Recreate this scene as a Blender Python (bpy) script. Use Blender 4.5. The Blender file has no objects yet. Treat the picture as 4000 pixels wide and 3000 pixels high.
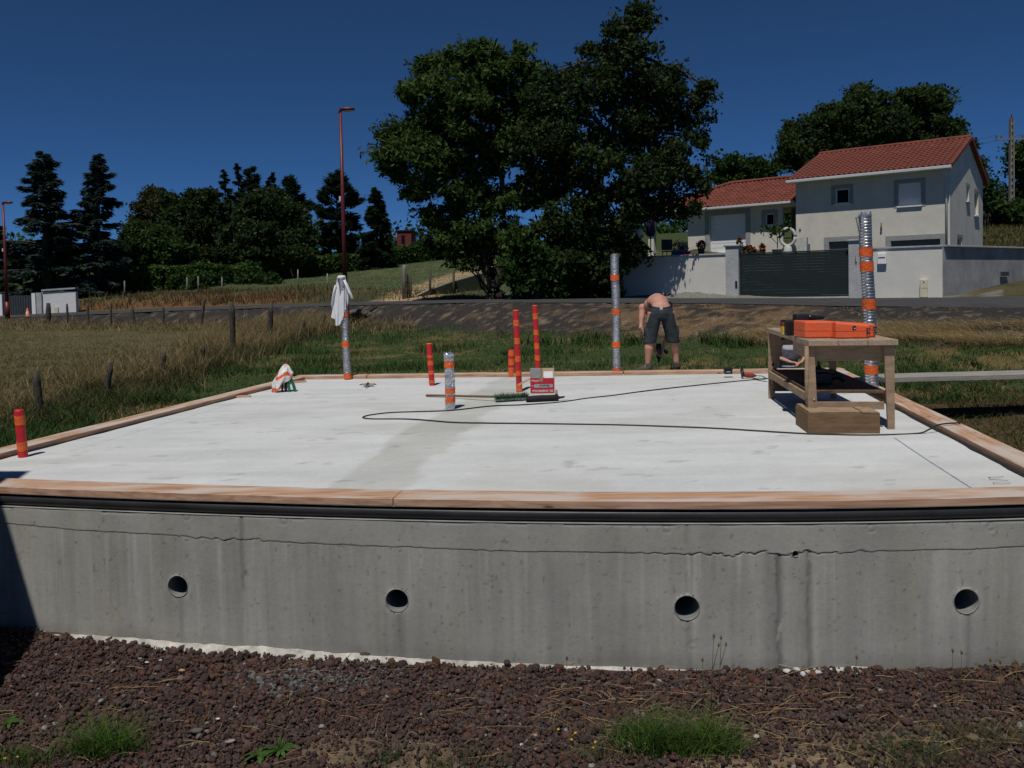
import bpy, math, random
import numpy as np
from mathutils import Vector, Matrix, noise as mnoise
random.seed(7); rng = np.random.default_rng(7)
R_ = math.radians
sc = bpy.context.scene
C = sc.collection
# ------------------------------------------------------------------ camera
F = 1770.0; PITCH = R_(2.0); ROLL = R_(-1.2); CAMZ = 1.3
RM = Matrix.Rotation(math.pi/2-PITCH, 3, 'X') @ Matrix.Rotation(ROLL, 3, 'Z')
cam = bpy.data.objects.new('camera', bpy.data.cameras.new('camera')); C.objects.link(cam)
cam.matrix_world = Matrix.Translation((0, 0, CAMZ)) @ RM.to_4x4()
cam.data.sensor_width = 36; cam.data.lens = F/2212*36
cam.data.shift_y = -(829.5-679.0)/2212
cam.data.clip_end = 4000; cam.data.clip_start = 0.05
sc.camera = cam
# ------------------------------------------------------------------ world, sun, exposure
SUN_EL = R_(64); SUN_AZ = R_(19)     # light travels towards (+sin az, +cos az)
w = bpy.data.worlds.new('World'); sc.world = w; w.use_nodes = True
nt = w.node_tree; nt.nodes.clear()
sky = nt.nodes.new('ShaderNodeTexSky'); sky.sky_type = 'NISHITA'; sky.sun_disc = False
sky.sun_elevation = SUN_EL; sky.sun_rotation = math.pi+SUN_AZ
sky.air_density = 1.0; sky.dust_density = 0.0; sky.ozone_density = 10.0; sky.altitude = 8000
bg = nt.nodes.new('ShaderNodeBackground'); bg.inputs[1].default_value = 0.058
out = nt.nodes.new('ShaderNodeOutputWorld')
tint = nt.nodes.new('ShaderNodeMix'); tint.data_type = 'RGBA'; tint.blend_type = 'MULTIPLY'; tint.inputs[0].default_value = 1; tint.inputs[7].default_value = (.72, .98, 1.0, 1)
nt.links.new(sky.outputs[0], tint.inputs[6]); nt.links.new(tint.outputs[2], bg.inputs[0]); nt.links.new(bg.outputs[0], out.inputs[0])
sl = bpy.data.lights.new('sun', 'SUN'); sl.energy = 3.3; sl.angle = R_(0.53); sl.color = (1.0, 0.965, 0.90)
sun = bpy.data.objects.new('sun', sl); C.objects.link(sun)
LD = Vector((math.sin(SUN_AZ)*math.cos(SUN_EL), math.cos(SUN_AZ)*math.cos(SUN_EL), -math.sin(SUN_EL)))
sun.rotation_euler = LD.to_track_quat('-Z', 'Y').to_euler(); sun.location = (-5, -5, 20)
sc.view_settings.view_transform = 'Standard'; sc.view_settings.look = 'None'
sc.view_settings.exposure = 0.0; sc.view_settings.gamma = 1.0; sc.view_settings.use_curve_mapping = False
sc.render.engine = 'CYCLES'
sc.cycles.max_bounces = 6; sc.cycles.transparent_max_bounces = 8
sc.cycles.use_denoising = True

# ------------------------------------------------------------------ picture -> world helpers (measurements in a 2212 px wide view)
def ray(x, y): return RM @ Vector(((x-1106)/F, -(y-679.0)/F, -1))
def G(x, y, z=0.0):
    d = ray(x, y); return Vector((0, 0, CAMZ)) + d*((z-CAMZ)/d.z)
def U(x, y, Y):
    d = ray(x, y); return Vector((0, 0, CAMZ)) + d*(Y/d.y)

# ------------------------------------------------------------------ numpy noise
def _hash(i, j, s):
    h = (i*374761393 + j*668265263 + s*974634777) & 0xffffffff
    h = ((h ^ (h >> 13))*1274126177) & 0xffffffff
    return ((h ^ (h >> 16)) & 0xffff)/65535.0
def vnoise(x, y, s=0):
    xi = np.floor(x).astype(np.int64); yi = np.floor(y).astype(np.int64)
    fx = x-xi; fy = y-yi; fx = fx*fx*(3-2*fx); fy = fy*fy*(3-2*fy)
    a = _hash(xi, yi, s); b = _hash(xi+1, yi, s); c = _hash(xi, yi+1, s); d = _hash(xi+1, yi+1, s)
    return (a*(1-fx)+b*fx)*(1-fy)+(c*(1-fx)+d*fx)*fy
def fbm(x, y, s=0, o=4):
    t = 0; a = .5; k = 1.0; n = 0
    for q in range(o):
        t = t+a*vnoise(x*k, y*k, s+q*17); n += a; a *= .5; k *= 2.03
    return t/n
def sstep(a, b, x):
    t = np.clip((x-a)/(b-a), 0, 1); return t*t*(3-2*t)

# ------------------------------------------------------------------ materials
MATS = {}
def mat(name, col=(.5, .5, .5), rough=.8, metal=0, var=.15, scale=8, bump=.0, bscale=None, attr=None, stretch=None, trans=0, spec=.3, col2=None, detail=5, sheen=0, coat=0):
    """procedural surface: base colour mottled by noise (or taken from a colour attribute), bump from noise"""
    if name in MATS: return MATS[name]
    m = bpy.data.materials.new(name); m.use_nodes = True
    n = m.node_tree; n.nodes.clear(); L = n.links.new
    o = n.nodes.new('ShaderNodeOutputMaterial'); p = n.nodes.new('ShaderNodeBsdfPrincipled')
    p.inputs['Roughness'].default_value = rough; p.inputs['Metallic'].default_value = metal
    p.inputs['Specular IOR Level'].default_value = spec
    if coat: p.inputs['Coat Weight'].default_value = coat
    tc = n.nodes.new('ShaderNodeTexCoord'); mp = n.nodes.new('ShaderNodeMapping')
    L(tc.outputs['Object'], mp.inputs[0])
    if stretch: mp.inputs['Scale'].default_value = stretch
    nz = n.nodes.new('ShaderNodeTexNoise'); nz.inputs['Scale'].default_value = scale; nz.inputs['Detail'].default_value = detail
    nz.inputs['Roughness'].default_value = .65
    L(mp.outputs[0], nz.inputs['Vector'])
    if attr:
        a = n.nodes.new('ShaderNodeAttribute'); a.attribute_name = attr
        src = a.outputs['Color']
        mx = n.nodes.new('ShaderNodeMix'); mx.data_type = 'RGBA'; mx.blend_type = 'MULTIPLY'; mx.inputs[0].default_value = 1
        rr = n.nodes.new('ShaderNodeMapRange'); rr.inputs[1].default_value = .3; rr.inputs[2].default_value = .7
        rr.inputs[3].default_value = 1-var; rr.inputs[4].default_value = 1+var
        L(nz.outputs[0], rr.inputs[0]); L(src, mx.inputs[6]); L(rr.outputs[0], mx.inputs[7])
        csock = mx.outputs[2]
    else:
        cr = n.nodes.new('ShaderNodeValToRGB')
        c2 = col2 or tuple(max(0, c*(1-2*var)) for c in col)
        c1 = col if col2 else tuple(min(1, c*(1+var)) for c in col)
        cr.color_ramp.elements[0].position = .33; cr.color_ramp.elements[1].position = .67
        cr.color_ramp.elements[0].color = (*c2, 1); cr.color_ramp.elements[1].color = (*c1, 1)
        L(nz.outputs[0], cr.inputs[0]); csock = cr.outputs[0]
    L(csock, p.inputs['Base Color'])
    if bump:
        nb = n.nodes.new('ShaderNodeTexNoise'); nb.inputs['Scale'].default_value = bscale or scale*4; nb.inputs['Detail'].default_value = 6
        L(mp.outputs[0], nb.inputs['Vector'])
        b = n.nodes.new('ShaderNodeBump'); b.inputs['Strength'].default_value = min(1, bump); b.inputs['Distance'].default_value = .02*max(1, bump)
        L(nb.outputs[0], b.inputs['Height']); L(b.outputs[0], p.inputs['Normal'])
    if trans:
        t = n.nodes.new('ShaderNodeBsdfTranslucent'); L(csock, t.inputs[0])
        ms = n.nodes.new('ShaderNodeMixShader'); ms.inputs[0].default_value = trans
        L(p.outputs[0], ms.inputs[1]); L(t.outputs[0], ms.inputs[2]); L(ms.outputs[0], o.inputs[0])
    else: L(p.outputs[0], o.inputs[0])
    MATS[name] = m; return m

# ------------------------------------------------------------------ mesh helpers
def npmesh(name, V, Fc, m, col=None, parent=None, smooth=False):
    """V (n,3), Fc (m,k) constant k, optional per-vertex colours (n,3)"""
    me = bpy.data.meshes.new(name); V = np.asarray(V, np.float32); Fc = np.asarray(Fc, np.int32); k = Fc.shape[1]
    me.vertices.add(len(V)); me.vertices.foreach_set('co', V.ravel())
    me.loops.add(Fc.size); me.loops.foreach_set('vertex_index', Fc.ravel())
    me.polygons.add(len(Fc)); me.polygons.foreach_set('loop_start', np.arange(0, Fc.size, k, dtype=np.int32))
    me.polygons.foreach_set('loop_total', np.full(len(Fc), k, np.int32))
    if smooth: me.polygons.foreach_set('use_smooth', np.ones(len(Fc), bool))
    if col is not None:
        a = me.color_attributes.new('Col', 'FLOAT_COLOR', 'POINT')
        c4 = np.ones((len(V), 4), np.float32); c4[:, :3] = col; a.data.foreach_set('color', c4.ravel())
    me.update(calc_edges=True)
    if m: me.materials.append(m)
    o = bpy.data.objects.new(name, me); C.objects.link(o)
    if parent: o.parent = parent
    return o
class MB:
    """collects boxes, tubes, lathes ... into one mesh"""
    def __init__(s): s.v = []; s.f = []; s.sm = []
    def add(s, vs, fs, M=None, smooth=False):
        b = len(s.v)
        for v in vs:
            v = Vector(v); s.v.append(M @ v if M else v)
        for f in fs: s.f.append([i+b for i in f]); s.sm.append(smooth)
        return s
    def box(s, x0, x1, y0, y1, z0, z1, M=None, c=0):
        """box, edges chamfered by c"""
        if c <= 0:
            vs = [(x, y, z) for z in (z0, z1) for y in (y0, y1) for x in (x0, x1)]
            fs = [(0, 2, 3, 1), (4, 5, 7, 6), (0, 1, 5, 4), (2, 6, 7, 3), (0, 4, 6, 2), (1, 3, 7, 5)]
            return s.add(vs, fs, M)
        import bmesh
        bm = bmesh.new(); bmesh.ops.create_cube(bm, size=1)
        for v in bm.verts: v.co = Vector((x0+(v.co.x+.5)*(x1-x0), y0+(v.co.y+.5)*(y1-y0), z0+(v.co.z+.5)*(z1-z0)))
        bmesh.ops.bevel(bm, geom=bm.edges[:], offset=c, segments=2, affect='EDGES', profile=.5)
        bm.verts.index_update()
        s.add([v.co.copy() for v in bm.verts], [[v.index for v in f.verts] for f in bm.faces], M); bm.free(); return s
    def tube(s, pts, rad, n=8, M=None, cap=True, smooth=True, flat=1.0):
        pts = [Vector(p) for p in pts]; rs = rad if isinstance(rad, (list, tuple)) else [rad]*len(pts)
        up = Vector((0, 0, 1)); vs = []; fs = []
        for i, p in enumerate(pts):
            t = (pts[min(i+1, len(pts)-1)]-pts[max(i-1, 0)]).normalized()
            a = t.cross(up)
            if a.length < .05: a = t.cross(Vector((1, 0, 0)))
            a.normalize(); b = a.cross(t).normalized()
            for k in range(n):
                q = 2*math.pi*k/n; vs.append(p+a*math.cos(q)*rs[i]+b*math.sin(q)*rs[i]*flat)
        for i in range(len(pts)-1):
            for k in range(n):
                k2 = (k+1) % n; fs.append((i*n+k, i*n+k2, (i+1)*n+k2, (i+1)*n+k))
        if cap: fs.append(list(range(n))[::-1]); fs.append([(len(pts)-1)*n+k for k in range(n)])
        return s.add(vs, fs, M, smooth)
    def lathe(s, prof, n=20, M=None, smooth=True, wob=0, cap=False):
        vs = []; fs = []
        for i, (r, z) in enumerate(prof):
            for k in range(n):
                q = 2*math.pi*k/n; rr = r*(1+(random.uniform(-wob, wob) if wob else 0)); vs.append((rr*math.cos(q), rr*math.sin(q), z))
        for i in range(len(prof)-1):
            for k in range(n):
                k2 = (k+1) % n; fs.append((i*n+k, i*n+k2, (i+1)*n+k2, (i+1)*n+k))
        if cap: fs.append(list(range(n))[::-1]); fs.append([(len(prof)-1)*n+k for k in range(n)])
        return s.add(vs, fs, M, smooth)
    def ell(s, c, r, n=12, M=None, rot=None, jit=0):
        vs = []; fs = []; T = Matrix.Translation(Vector(c))
        if rot is not None: T = T @ rot.to_4x4()
        m_ = n//2+1
        for i in range(m_+1):
            th = math.pi*i/m_
            for k in range(n):
                q = 2*math.pi*k/n; j = 1+random.uniform(-jit, jit)
                vs.append(T @ Vector((r[0]*math.sin(th)*math.cos(q)*j, r[1]*math.sin(th)*math.sin(q)*j, r[2]*math.cos(th))))
        for i in range(m_):
            for k in range(n):
                k2 = (k+1) % n; fs.append((i*n+k, (i+1)*n+k, (i+1)*n+k2, i*n+k2))
        return s.add(vs, fs, M, True)
    def prism(s, poly, y0, y1, M=None):
        """polygon in x,z extruded along y"""
        n = len(poly); vs = [(x, y0, z) for x, z in poly]+[(x, y1, z) for x, z in poly]
        fs = [list(range(n)), list(range(n, 2*n))[::-1]]+[(i, i+n, (i+1) % n+n, (i+1) % n) for i in range(n)]
        return s.add(vs, fs, M)
    def build(s, name, m, parent=None, loc=None, rotz=0, fix=True):
        me = bpy.data.meshes.new(name); me.from_pydata([tuple(v) for v in s.v], [], s.f)
        for p, f in zip(me.polygons, s.sm): p.use_smooth = f
        if fix:
            import bmesh
            bm = bmesh.new(); bm.from_mesh(me); bmesh.ops.recalc_face_normals(bm, faces=bm.faces[:]); bm.to_mesh(me); bm.free()
        me.materials.append(m); me.update()
        o = bpy.data.objects.new(name, me); C.objects.link(o)
        if parent: o.parent = parent
        if loc is not None: o.location = loc
        if rotz: o.rotation_euler = (0, 0, rotz)
        return o
def tag(o, label=None, cat=None, group=None, kind=None):
    if label: o['label'] = label
    if cat: o['category'] = cat
    if group: o['group'] = group
    if kind: o['kind'] = kind
    return o
def thing(name, label, cat, loc=(0, 0, 0), rotz=0, group=None):
    o = bpy.data.objects.new(name, None); C.objects.link(o); o.location = loc; o.rotation_euler = (0, 0, rotz)
    o.empty_display_size = .1
    return tag(o, label, cat, group)
def copy_obj(o, parent=None, **kw):
    c = o.copy(); C.objects.link(c); c.parent = parent
    for k, v in kw.items(): setattr(c, k, v)
    return c
def RZ(a): return Matrix.Rotation(a, 4, 'Z')
def RX(a): return Matrix.Rotation(a, 4, 'X')
def RY(a): return Matrix.Rotation(a, 4, 'Y')
def T(*p): return Matrix.Translation(Vector(p))

# ------------------------------------------------------------------ terrain
def hor(x): return 617+(1106-x)*.021
COLS = [-2500, -900, -300, 0, 350, 700, 1000, 1300, 1500, 1800, 2035, 2212, 2500, 3200, 5000]
# per column: bank foot (y,Y), road near (y,Y), road far (y,Y), verge top (y,Y), meadow end (y,Y)
ROW = {
 -2500: ((0, 32, .1), (0, 37, .2), (0, 42, .2), (0, 46, .8), (0, 60, 1.5)),
 -900: ((0, 38, .0), (0, 42, .1), (0, 47, .1), (0, 50, .8), (0, 62, 1.4)),
 -300: ((0, 40, .0), (0, 42.5, .12), (0, 47.5, .15), (0, 50, .6), (0, 60, 1.2)),
 0: ((697, 40), (688, 42), (682, 47), (672, 49), (655, 58)),
 350: ((703, 35.4), (673, 38), (666, 43), (634, 46), (630, 60)),
 700: ((700, 29.7), (662, 32.5), (655, 38), (626, 44), (594, 75)),
 1000: ((713, 23.8), (655, 28), (648.5, 34), (640, 38), (556, 90)),
 1300: ((728, 20), (655, 26), (645, 33), (640, 36), (560, 80)),
 1500: ((735, 18.3), (656, 24), (645, 31.2), (0, 36, 2.5), (0, 60, 4.0)),
 1800: ((735, 16.6), (662, 21.5), (645, 29), (0, 34, .8), (0, 60, 4.5)),
 2035: ((738, 15.5), (665, 20.5), (644, 27.2), (630, 30), (0, 60, 5.0)),
 2212: ((740, 14.9), (669, 20), (640, 25.5), (603, 31.5), (478, 60)),
 2500: ((0, 14.5, .1), (0, 20, .4), (0, 25, .5), (0, 31, 1.4), (0, 60, 5.4)),
 3200: ((0, 14.5, .1), (0, 20, .35), (0, 24, .4), (0, 31, 1.4), (0, 60, 5.4)),
 5000: ((0, 14.5, .1), (0, 20, .3), (0, 24, .4), (0, 31, 1.4), (0, 60, 5.4)),
}
def kz(c, t): return t[2] if len(t) == 3 else CAMZ-(t[0]-hor(c))*t[1]/F
us = []; KY = []; KZ = []
for c in COLS:
    us.append((c-1106)/F)
    side = -.40 if c < 1106 else -.5
    k = [(-1.0, -.95), (5.0, -.93), (6.9, side), (12.5, -.3)]
    for t in ROW[c]: k.append((t[1], kz(c, t)))
    e = k[-1][1]
    k += [(190, e+ (6 if c < 1200 else 9)), (1200, e+8)]
    KY.append([a for a, b in k]); KZ.append([b for a, b in k])
us = np.array(us); KY = np.array(KY); KZ = np.array(KZ); NK = KY.shape[1]
def terr(x, y):
    """height and row coordinate at world x,y (arrays)"""
    x = np.atleast_1d(np.asarray(x, float)); y = np.atleast_1d(np.asarray(y, float))
    u = x/np.maximum(y, .8)
    ky = np.stack([np.interp(u, us, KY[:, i]) for i in range(NK)]); kz_ = np.stack([np.interp(u, us, KZ[:, i]) for i in range(NK)])
    z = kz_[0].copy(); s = np.zeros_like(z)
    for i in range(NK-1):
        m = y >= ky[i]
        t = np.clip((y-ky[i])/(ky[i+1]-ky[i]), 0, 1)
        te = t*t*(3-2*t) if i in (1, 4) else t
        z = np.where(m, kz_[i]+(kz_[i+1]-kz_[i])*te, z); s = np.where(m, i+t, s)
    # unevenness away from road
    am = np.where((s > 4.98) & (s < 6.1), 0, 1)*sstep(6, 9, y)
    z = z+am*((fbm(x*.35, y*.35, 3)-.5)*.22*sstep(8, 30, y)+(fbm(x*1.6, y*1.6, 5)-.5)*.10)
    z = z+(1-sstep(4.2, 4.9, y))*(fbm(x*1.5, y*1.5, 9)-.5)*.05
    # pit at the right of the slab
    d2 = ((x-5.35)/.85)**2+((y-8.3)/1.1)**2
    z = z-.75*np.exp(-d2*1.2)
    bd = np.abs(s-4.5); z = z+np.where(bd < .5, (fbm(x*1.1, y*1.1, 11)-.5)*.16*(1-2*bd), 0)
    return z, s
def th(x, y): return float(terr(x, y)[0][0])
def hit(px, py, lo=3.6, hi=120):
    """where the line of sight meets the terrain"""
    Ys = np.linspace(lo, hi, 2500); d = ray(px, py)
    X = d.x/d.y*Ys; Z = CAMZ+d.z/d.y*Ys
    tz, _ = terr(X, Ys); below = np.nonzero(Z <= tz)[0]
    i = below[0] if len(below) else len(Ys)-1
    return Vector((X[i], Ys[i], tz[i]))
def fence_side(x, y):
    """>0 on the dry field side (left of the wire fence)"""
    # fence line through world points
    return (FL[0]+(y-FL[1])*FL[2])-x
FL = (-6.45, 11.2, 0.01)
def fl_x(y): return np.interp(y, [4, 11.2, 13.3, 16.3, 19, 24, 30], [-7.4, -6.45, -6.6, -7.0, -7.2, -7.4, -7.2])
def ground_col(x, y, z, s):
    n1 = fbm(x*.5, y*.5, 21); n2 = fbm(x*2.2, y*2.2, 23); n3 = fbm(x*7, y*7, 27, 3)
    n = len(x); c = np.zeros((n, 3))
    def mixc(c, col, m): return c*(1-m[:, None])+np.array(col)[None]*m[:, None]
    c[:] = (.04, .06, .02)                                   # lawn
    c = mixc(c, (.14, .10, .045), sstep(.52, .66, n2*.6+n1*.4)*.8)
    # dry field
    m = sstep(-.5, .5, fl_x(y)-x+(n2-.5)*1.5)*sstep(5, 7, y)*(s < 4.2)
    c = mixc(c, (.105, .088, .045), m); c = mixc(c, (.06, .06, .025), m*sstep(.48, .62, n1*.5+n2*.5)*.7)
    # volcanic gravel near
    g = 1-sstep(5.2, 6.2, y)
    c = mixc(c, (.07, .046, .04), g); c = mixc(c, (.19, .14, .09), g*sstep(.48, .62, n2)*(1-sstep(3.6, 4.35, y+(n1-.5)*.8)))
    # right rough ground
    rr = sstep(3.6, 4.3, x)*sstep(5, 6, y)*(1-sstep(10.5, 12.5, y)); c = mixc(c, (.07, .048, .028), rr*.9)
    # bank
    b = sstep(3.85, 4.15, s+(n2-.5)*.5)*(s < 5.02)
    c = mixc(c, (.034, .031, .03), b)
    u = x/np.maximum(y, .8)
    oc = sstep(.05, .17, u)*(1-sstep(.31, .40, u))*sstep(.42, .60, n2*.5+n3*.3+n1*.2+.02)
    oc2 = sstep(.52, .66, n2*.6+n3*.4)*.6*(1-sstep(4.4, 4.9, s))
    c = mixc(c, (.155, .10, .055), b*np.maximum(oc, oc2)*.9); c = mixc(c, (.22, .18, .13), b*sstep(.62, .75, n3)*.5)
    # beyond road
    v = (s > 5.98)*1.0
    c = mixc(c, (.05, .055, .025), v)
    c = mixc(c, (.13, .072, .034), v*(1-sstep(-.38, -.20, u+(n1-.5)*.2))*(1-sstep(6.7, 7.0, s+(n2-.5)*.3)))
    c = mixc(c, (.065, .085, .04), sstep(6.75, 7.1, s)*(u < .2)); c = mixc(c, (.13, .12, .05), sstep(6.9, 7.3, s)*sstep(.5, .62, n2)*.5)
    c = mixc(c, (.2, .19, .17), v*(u > .12)*(s < 6.6)*(u < .6)*.8)
    c = mixc(c, (.045, .06, .022), sstep(7.85, 8.1, s))
    c = mixc(c, (.085, .07, .035), v*sstep(.5, .58, u)*(1-sstep(7.7, 8.2, s))*sstep(.35, .6, n2))
    # sandy path
    pp = [(870, 652), (935, 618), (1000, 596), (1060, 578), (1100, 560)]
    for a, b_ in zip(pp[:-1], pp[1:]):
        A = hit(*a, 30, 95); B = hit(*b_, 30, 95); d = np.array([B.x-A.x, B.y-A.y]); L = (d**2).sum()
        t = np.clip(((x-A.x)*d[0]+(y-A.y)*d[1])/L, 0, 1)
        dd = np.hypot(x-A.x-t*d[0], y-A.y-t*d[1])
        c = mixc(c, (.33, .24, .14), (1-sstep(1.0, 1.9, dd+(n2-.5)*1.2))*v*(x < 3))
    return c
def build_ground():
    uu = np.concatenate([np.linspace(-2.4, -.75, 30), np.linspace(-.74, .74, 280), np.linspace(.75, 2.4, 30)])
    yy = [2.2]
    while yy[-1] < 1200: yy.append(yy[-1]*(1.008 if yy[-1] < 60 else 1.05)+ (.01 if yy[-1] < 60 else 0))
    yy = np.array(yy); UU, YY = np.meshgrid(uu, yy); X = (UU*YY).ravel(); Y = YY.ravel()
    Z, S = terr(X, Y); col = ground_col(X, Y, Z, S)
    # inside the slab footprint keep the soil well under the slab
    ins = (X > -4.4+(Y-5.6)*.2) & (X < 3.35+(Y-4.62)*.174) & (Y > 4.75+.0*X) & (Y < 12.0)
    Z = np.where(ins & (Y > 5.6), -.5, np.where(ins, np.minimum(Z, -.9), Z))
    nu, nv = len(uu), len(yy)
    i = np.arange(nv-1)[:, None]*nu+np.arange(nu-1)[None]
    Fc = np.stack([i, i+1, i+nu+1, i+nu], -1).reshape(-1, 4)
    m = mat('soil', rough=1, attr='Col', var=.35, scale=14, bump=.8, bscale=30, detail=8, spec=.1)
    o = npmesh('ground', np.stack([X, Y, Z], 1), Fc, m, col, smooth=True); tag(o, kind='structure')
    # behind and beside the camera
    b = MB(); b.add([(-60, -60, -.95), (60, -60, -.95), (60, 2.35, -.955), (-60, 2.35, -.955)], [(0, 1, 2, 3)])
    tag(b.build('ground_behind', mat('soil_plain', (.05, .04, .033), 1, var=.3, scale=3), fix=False), kind='structure')
build_ground()
def build_road():
    uu = np.linspace(-1.6, 1.6, 300); t = np.linspace(0, 1, 9)
    V = []
    for a in t:
        yn = np.interp(uu, us, KY[:, 5]); yf = np.interp(uu, us, KY[:, 6]); zn = np.interp(uu, us, KZ[:, 5]); zf = np.interp(uu, us, KZ[:, 6])
        Y = yn+(yf-yn)*a; Z = zn+(zf-zn)*a+.02+.05*np.sin(a*math.pi)
        edge = (fbm(uu*40, uu*0+a*9, 31)-.5)*.35*((a == 0)|(a == 1))
        V.append(np.stack([uu*Y, Y+edge, Z], 1))
    V = np.concatenate(V); n = len(uu); i = np.arange(len(t)-1)[:, None]*n+np.arange(n-1)[None]
    Fc = np.stack([i, i+1, i+n+1, i+n], -1).reshape(-1, 4)
    m = mat('asphalt', (.062, .060, .062), .95, var=.18, scale=1.2, bump=.3, bscale=60, col2=(.042, .041, .043))
    tag(npmesh('road', V, Fc, m, smooth=True), kind='structure')
build_road()

# ------------------------------------------------------------------ concrete foundation
FP = [(-4.5, 5.62)]+[(G(x, y).x, G(x, y).y) for x, y in [(0, 1065), (385, 1081), (774, 1092.5), (1130, 1099), (1493, 1100.6), (1821, 1097), (2212, 1089)]]+[(3.40, 4.625)]
FP = np.array(FP)
_pf = np.polyfit(FP[:, 0], FP[:, 1], 3)
def fy(x): return np.polyval(_pf, x)
XL, XR = -4.5, 3.40
BLo, BRo = (-3.165, 12.08), (4.62, 11.545)
def front_wall():
    root = thing('concrete_foundation', 'raised concrete slab on a grey cast wall with four round duct holes', 'foundation')
    # --- slab top
    n, m_ = 220, 200
    a = np.linspace(0, 1, n); b = np.linspace(0, 1, m_); A, B = np.meshgrid(a, b)
    fx = XL+(XR-XL)*A; fyv = fy(fx); bx = BLo[0]+(BRo[0]-BLo[0])*A; by = BLo[1]+(BRo[1]-BLo[1])*A
    X = (fx+(bx-fx)*B).ravel(); Y = (fyv+(by-fyv)*B).ravel(); Z = (fbm(X*1.2, Y*1.2, 41)-.5)*.006
    base = np.array([.552, .560, .560])[None]*np.ones((len(X), 1))
    s1 = fbm(X*.9, Y*5.0, 43, 5); s2 = fbm(X*3, Y*3, 45, 4); s3 = fbm(X*12, Y*12, 46, 3)
    f = 1+.13*(s1-.5)*2+.05*(s2-.5)*2+.05*(s3-.5)*2
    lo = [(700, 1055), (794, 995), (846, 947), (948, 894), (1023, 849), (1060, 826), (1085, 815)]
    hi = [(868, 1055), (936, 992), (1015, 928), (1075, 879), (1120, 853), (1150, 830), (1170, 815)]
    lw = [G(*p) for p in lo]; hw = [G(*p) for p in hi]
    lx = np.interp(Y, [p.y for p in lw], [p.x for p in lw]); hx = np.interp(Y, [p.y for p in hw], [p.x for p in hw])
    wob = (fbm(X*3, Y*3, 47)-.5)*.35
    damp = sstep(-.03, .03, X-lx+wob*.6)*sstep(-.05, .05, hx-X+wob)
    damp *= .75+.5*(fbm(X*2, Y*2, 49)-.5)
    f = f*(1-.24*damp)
    f = f*(1-.22*sstep(.765, .80, fbm(X*5, Y*10, 51, 3)))*(1+.05*(fbm(X*.5, Y*16, 55, 4)-.5))         # small dirt marks
    d2 = sstep(.55, .7, fbm(X*.8+3, Y*1.3, 53)); f = f*(1-.06*d2)
    col = base*f[:, None]; col[:, 2] *= 1-.06*np.clip(damp+d2*.4, 0, 1)
    i = np.arange(m_-1)[:, None]*n+np.arange(n-1)[None]
    Fc = np.stack([i, i+1, i+n+1, i+n], -1).reshape(-1, 4)
    npmesh('slab_top', np.stack([X, Y, Z], 1), Fc, mat('slab_concrete', rough=.92, attr='Col', var=.05, scale=26, bump=.15, bscale=90, spec=.2), col, root, True)
    # --- front wall grid with duct holes
    holes = [(385, 1266, .066), (858, 1297, .068), (1484, 1313, .071), (2087, 1299, .071), (1718, 1196, .018)]
    hw = []
    for px, py, r in holes:
        Yg = 4.8
        for _ in range(6): p = U(px, py, Yg); Yg = float(fy(p.x))
        p = U(px, py, Yg); hw.append((p.x, p.z, r))
    dx = .0098; nx = int((XR-XL)/dx); xs = np.linspace(XL, XR, nx); zs = np.concatenate([np.linspace(-1.12, -.315, 84), np.linspace(-.310, -.185, 38), np.linspace(-.178, -.083, 12)])
    XX, ZZ = np.meshgrid(xs, zs); X = XX.ravel(); Z = ZZ.ravel()
    seam = np.interp(X, [-3.4, -2.1, -.95, .05, 1.0, 1.86, 2.9], [-.20, -.225, -.245, -.25, -.262, -.25, -.235])
    rough_amt = .22+1.2*np.exp(-((X+1.75)/.35)**2)+1.3*np.exp(-((X-1.35)/.55)**2)
    sw = seam+(fbm(X*20, X*0, 61, 6)-.5)*.036*rough_amt+(vnoise(X*48, X*0, 64)-.5)*.016*np.clip(rough_amt-.3, 0, 1.3)+(fbm(X*1.1, X*0, 60)-.5)*.02
    upper = (Z > sw)*1.0
    relief = (fbm(X*3, Z*3, 63)-.5)*.004+(fbm(X*30, Z*30, 65, 3)-.5)*.0008
    off = -relief-.003*upper                                       # upper lift stands proud
    crack = np.exp(-((Z-sw)/.0036)**2)*(.15+.85*vnoise(X*30, X*0, 3))*sstep(.25, .6, fbm(X*2.3, X*0, 62)+.12*rough_amt)*rough_amt; off += .0055*np.clip(crack, 0, 1.2)
    joints = [(1682, -.022, 1.0), (1747, .018, .8), (1485, .0, .35), (522, .0, .7)]
    jl = 0; jcol = 0
    for px, _, amt in joints:
        p = U(px, 1250, 4.7); p = U(px, 1250, float(fy(p.x))); jx = p.x
        d = X-jx+(fbm(Z*9, Z*0, int(px))-.5)*.02
        below = (Z < sw) if px not in (1485, 522) else (Z < 0)
        pale_ = np.exp(-((X-jx-.045)/.02)**2)*(Z < sw)*.10*amt; dark_ = np.exp(-((X-jx+.03)/.03)**2)*(Z < sw)*.14*amt; jcol = jcol+pale_-dark_
        off += .009*amt*np.exp(-(d/.009)**2)*below; jl = jl+amt*np.exp(-(d/.018)**2)*below
    ledge = np.exp(-((Z+.088-.012*(fbm(X*6, X*0, 67)-.5))/.004)**2); off += .004*ledge*(vnoise(X*5, X*0, 8) > .35)
    # tie marks
    tie = 0
    for px, py in [(220, 1102), (400, 1118), (612, 1126), (1440, 1142), (1882, 1141), (2139, 1138), (1496, 1396)]:
        p = U(px, py, 4.8); p = U(px, py, float(fy(p.x))); rr = np.hypot(X-p.x, Z-p.z)
        tie = tie+np.exp(-((rr-.022)/.005)**2); off += .004*np.exp(-((rr-.022)/.004)**2)
    Yw = fy(X)+off
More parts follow.
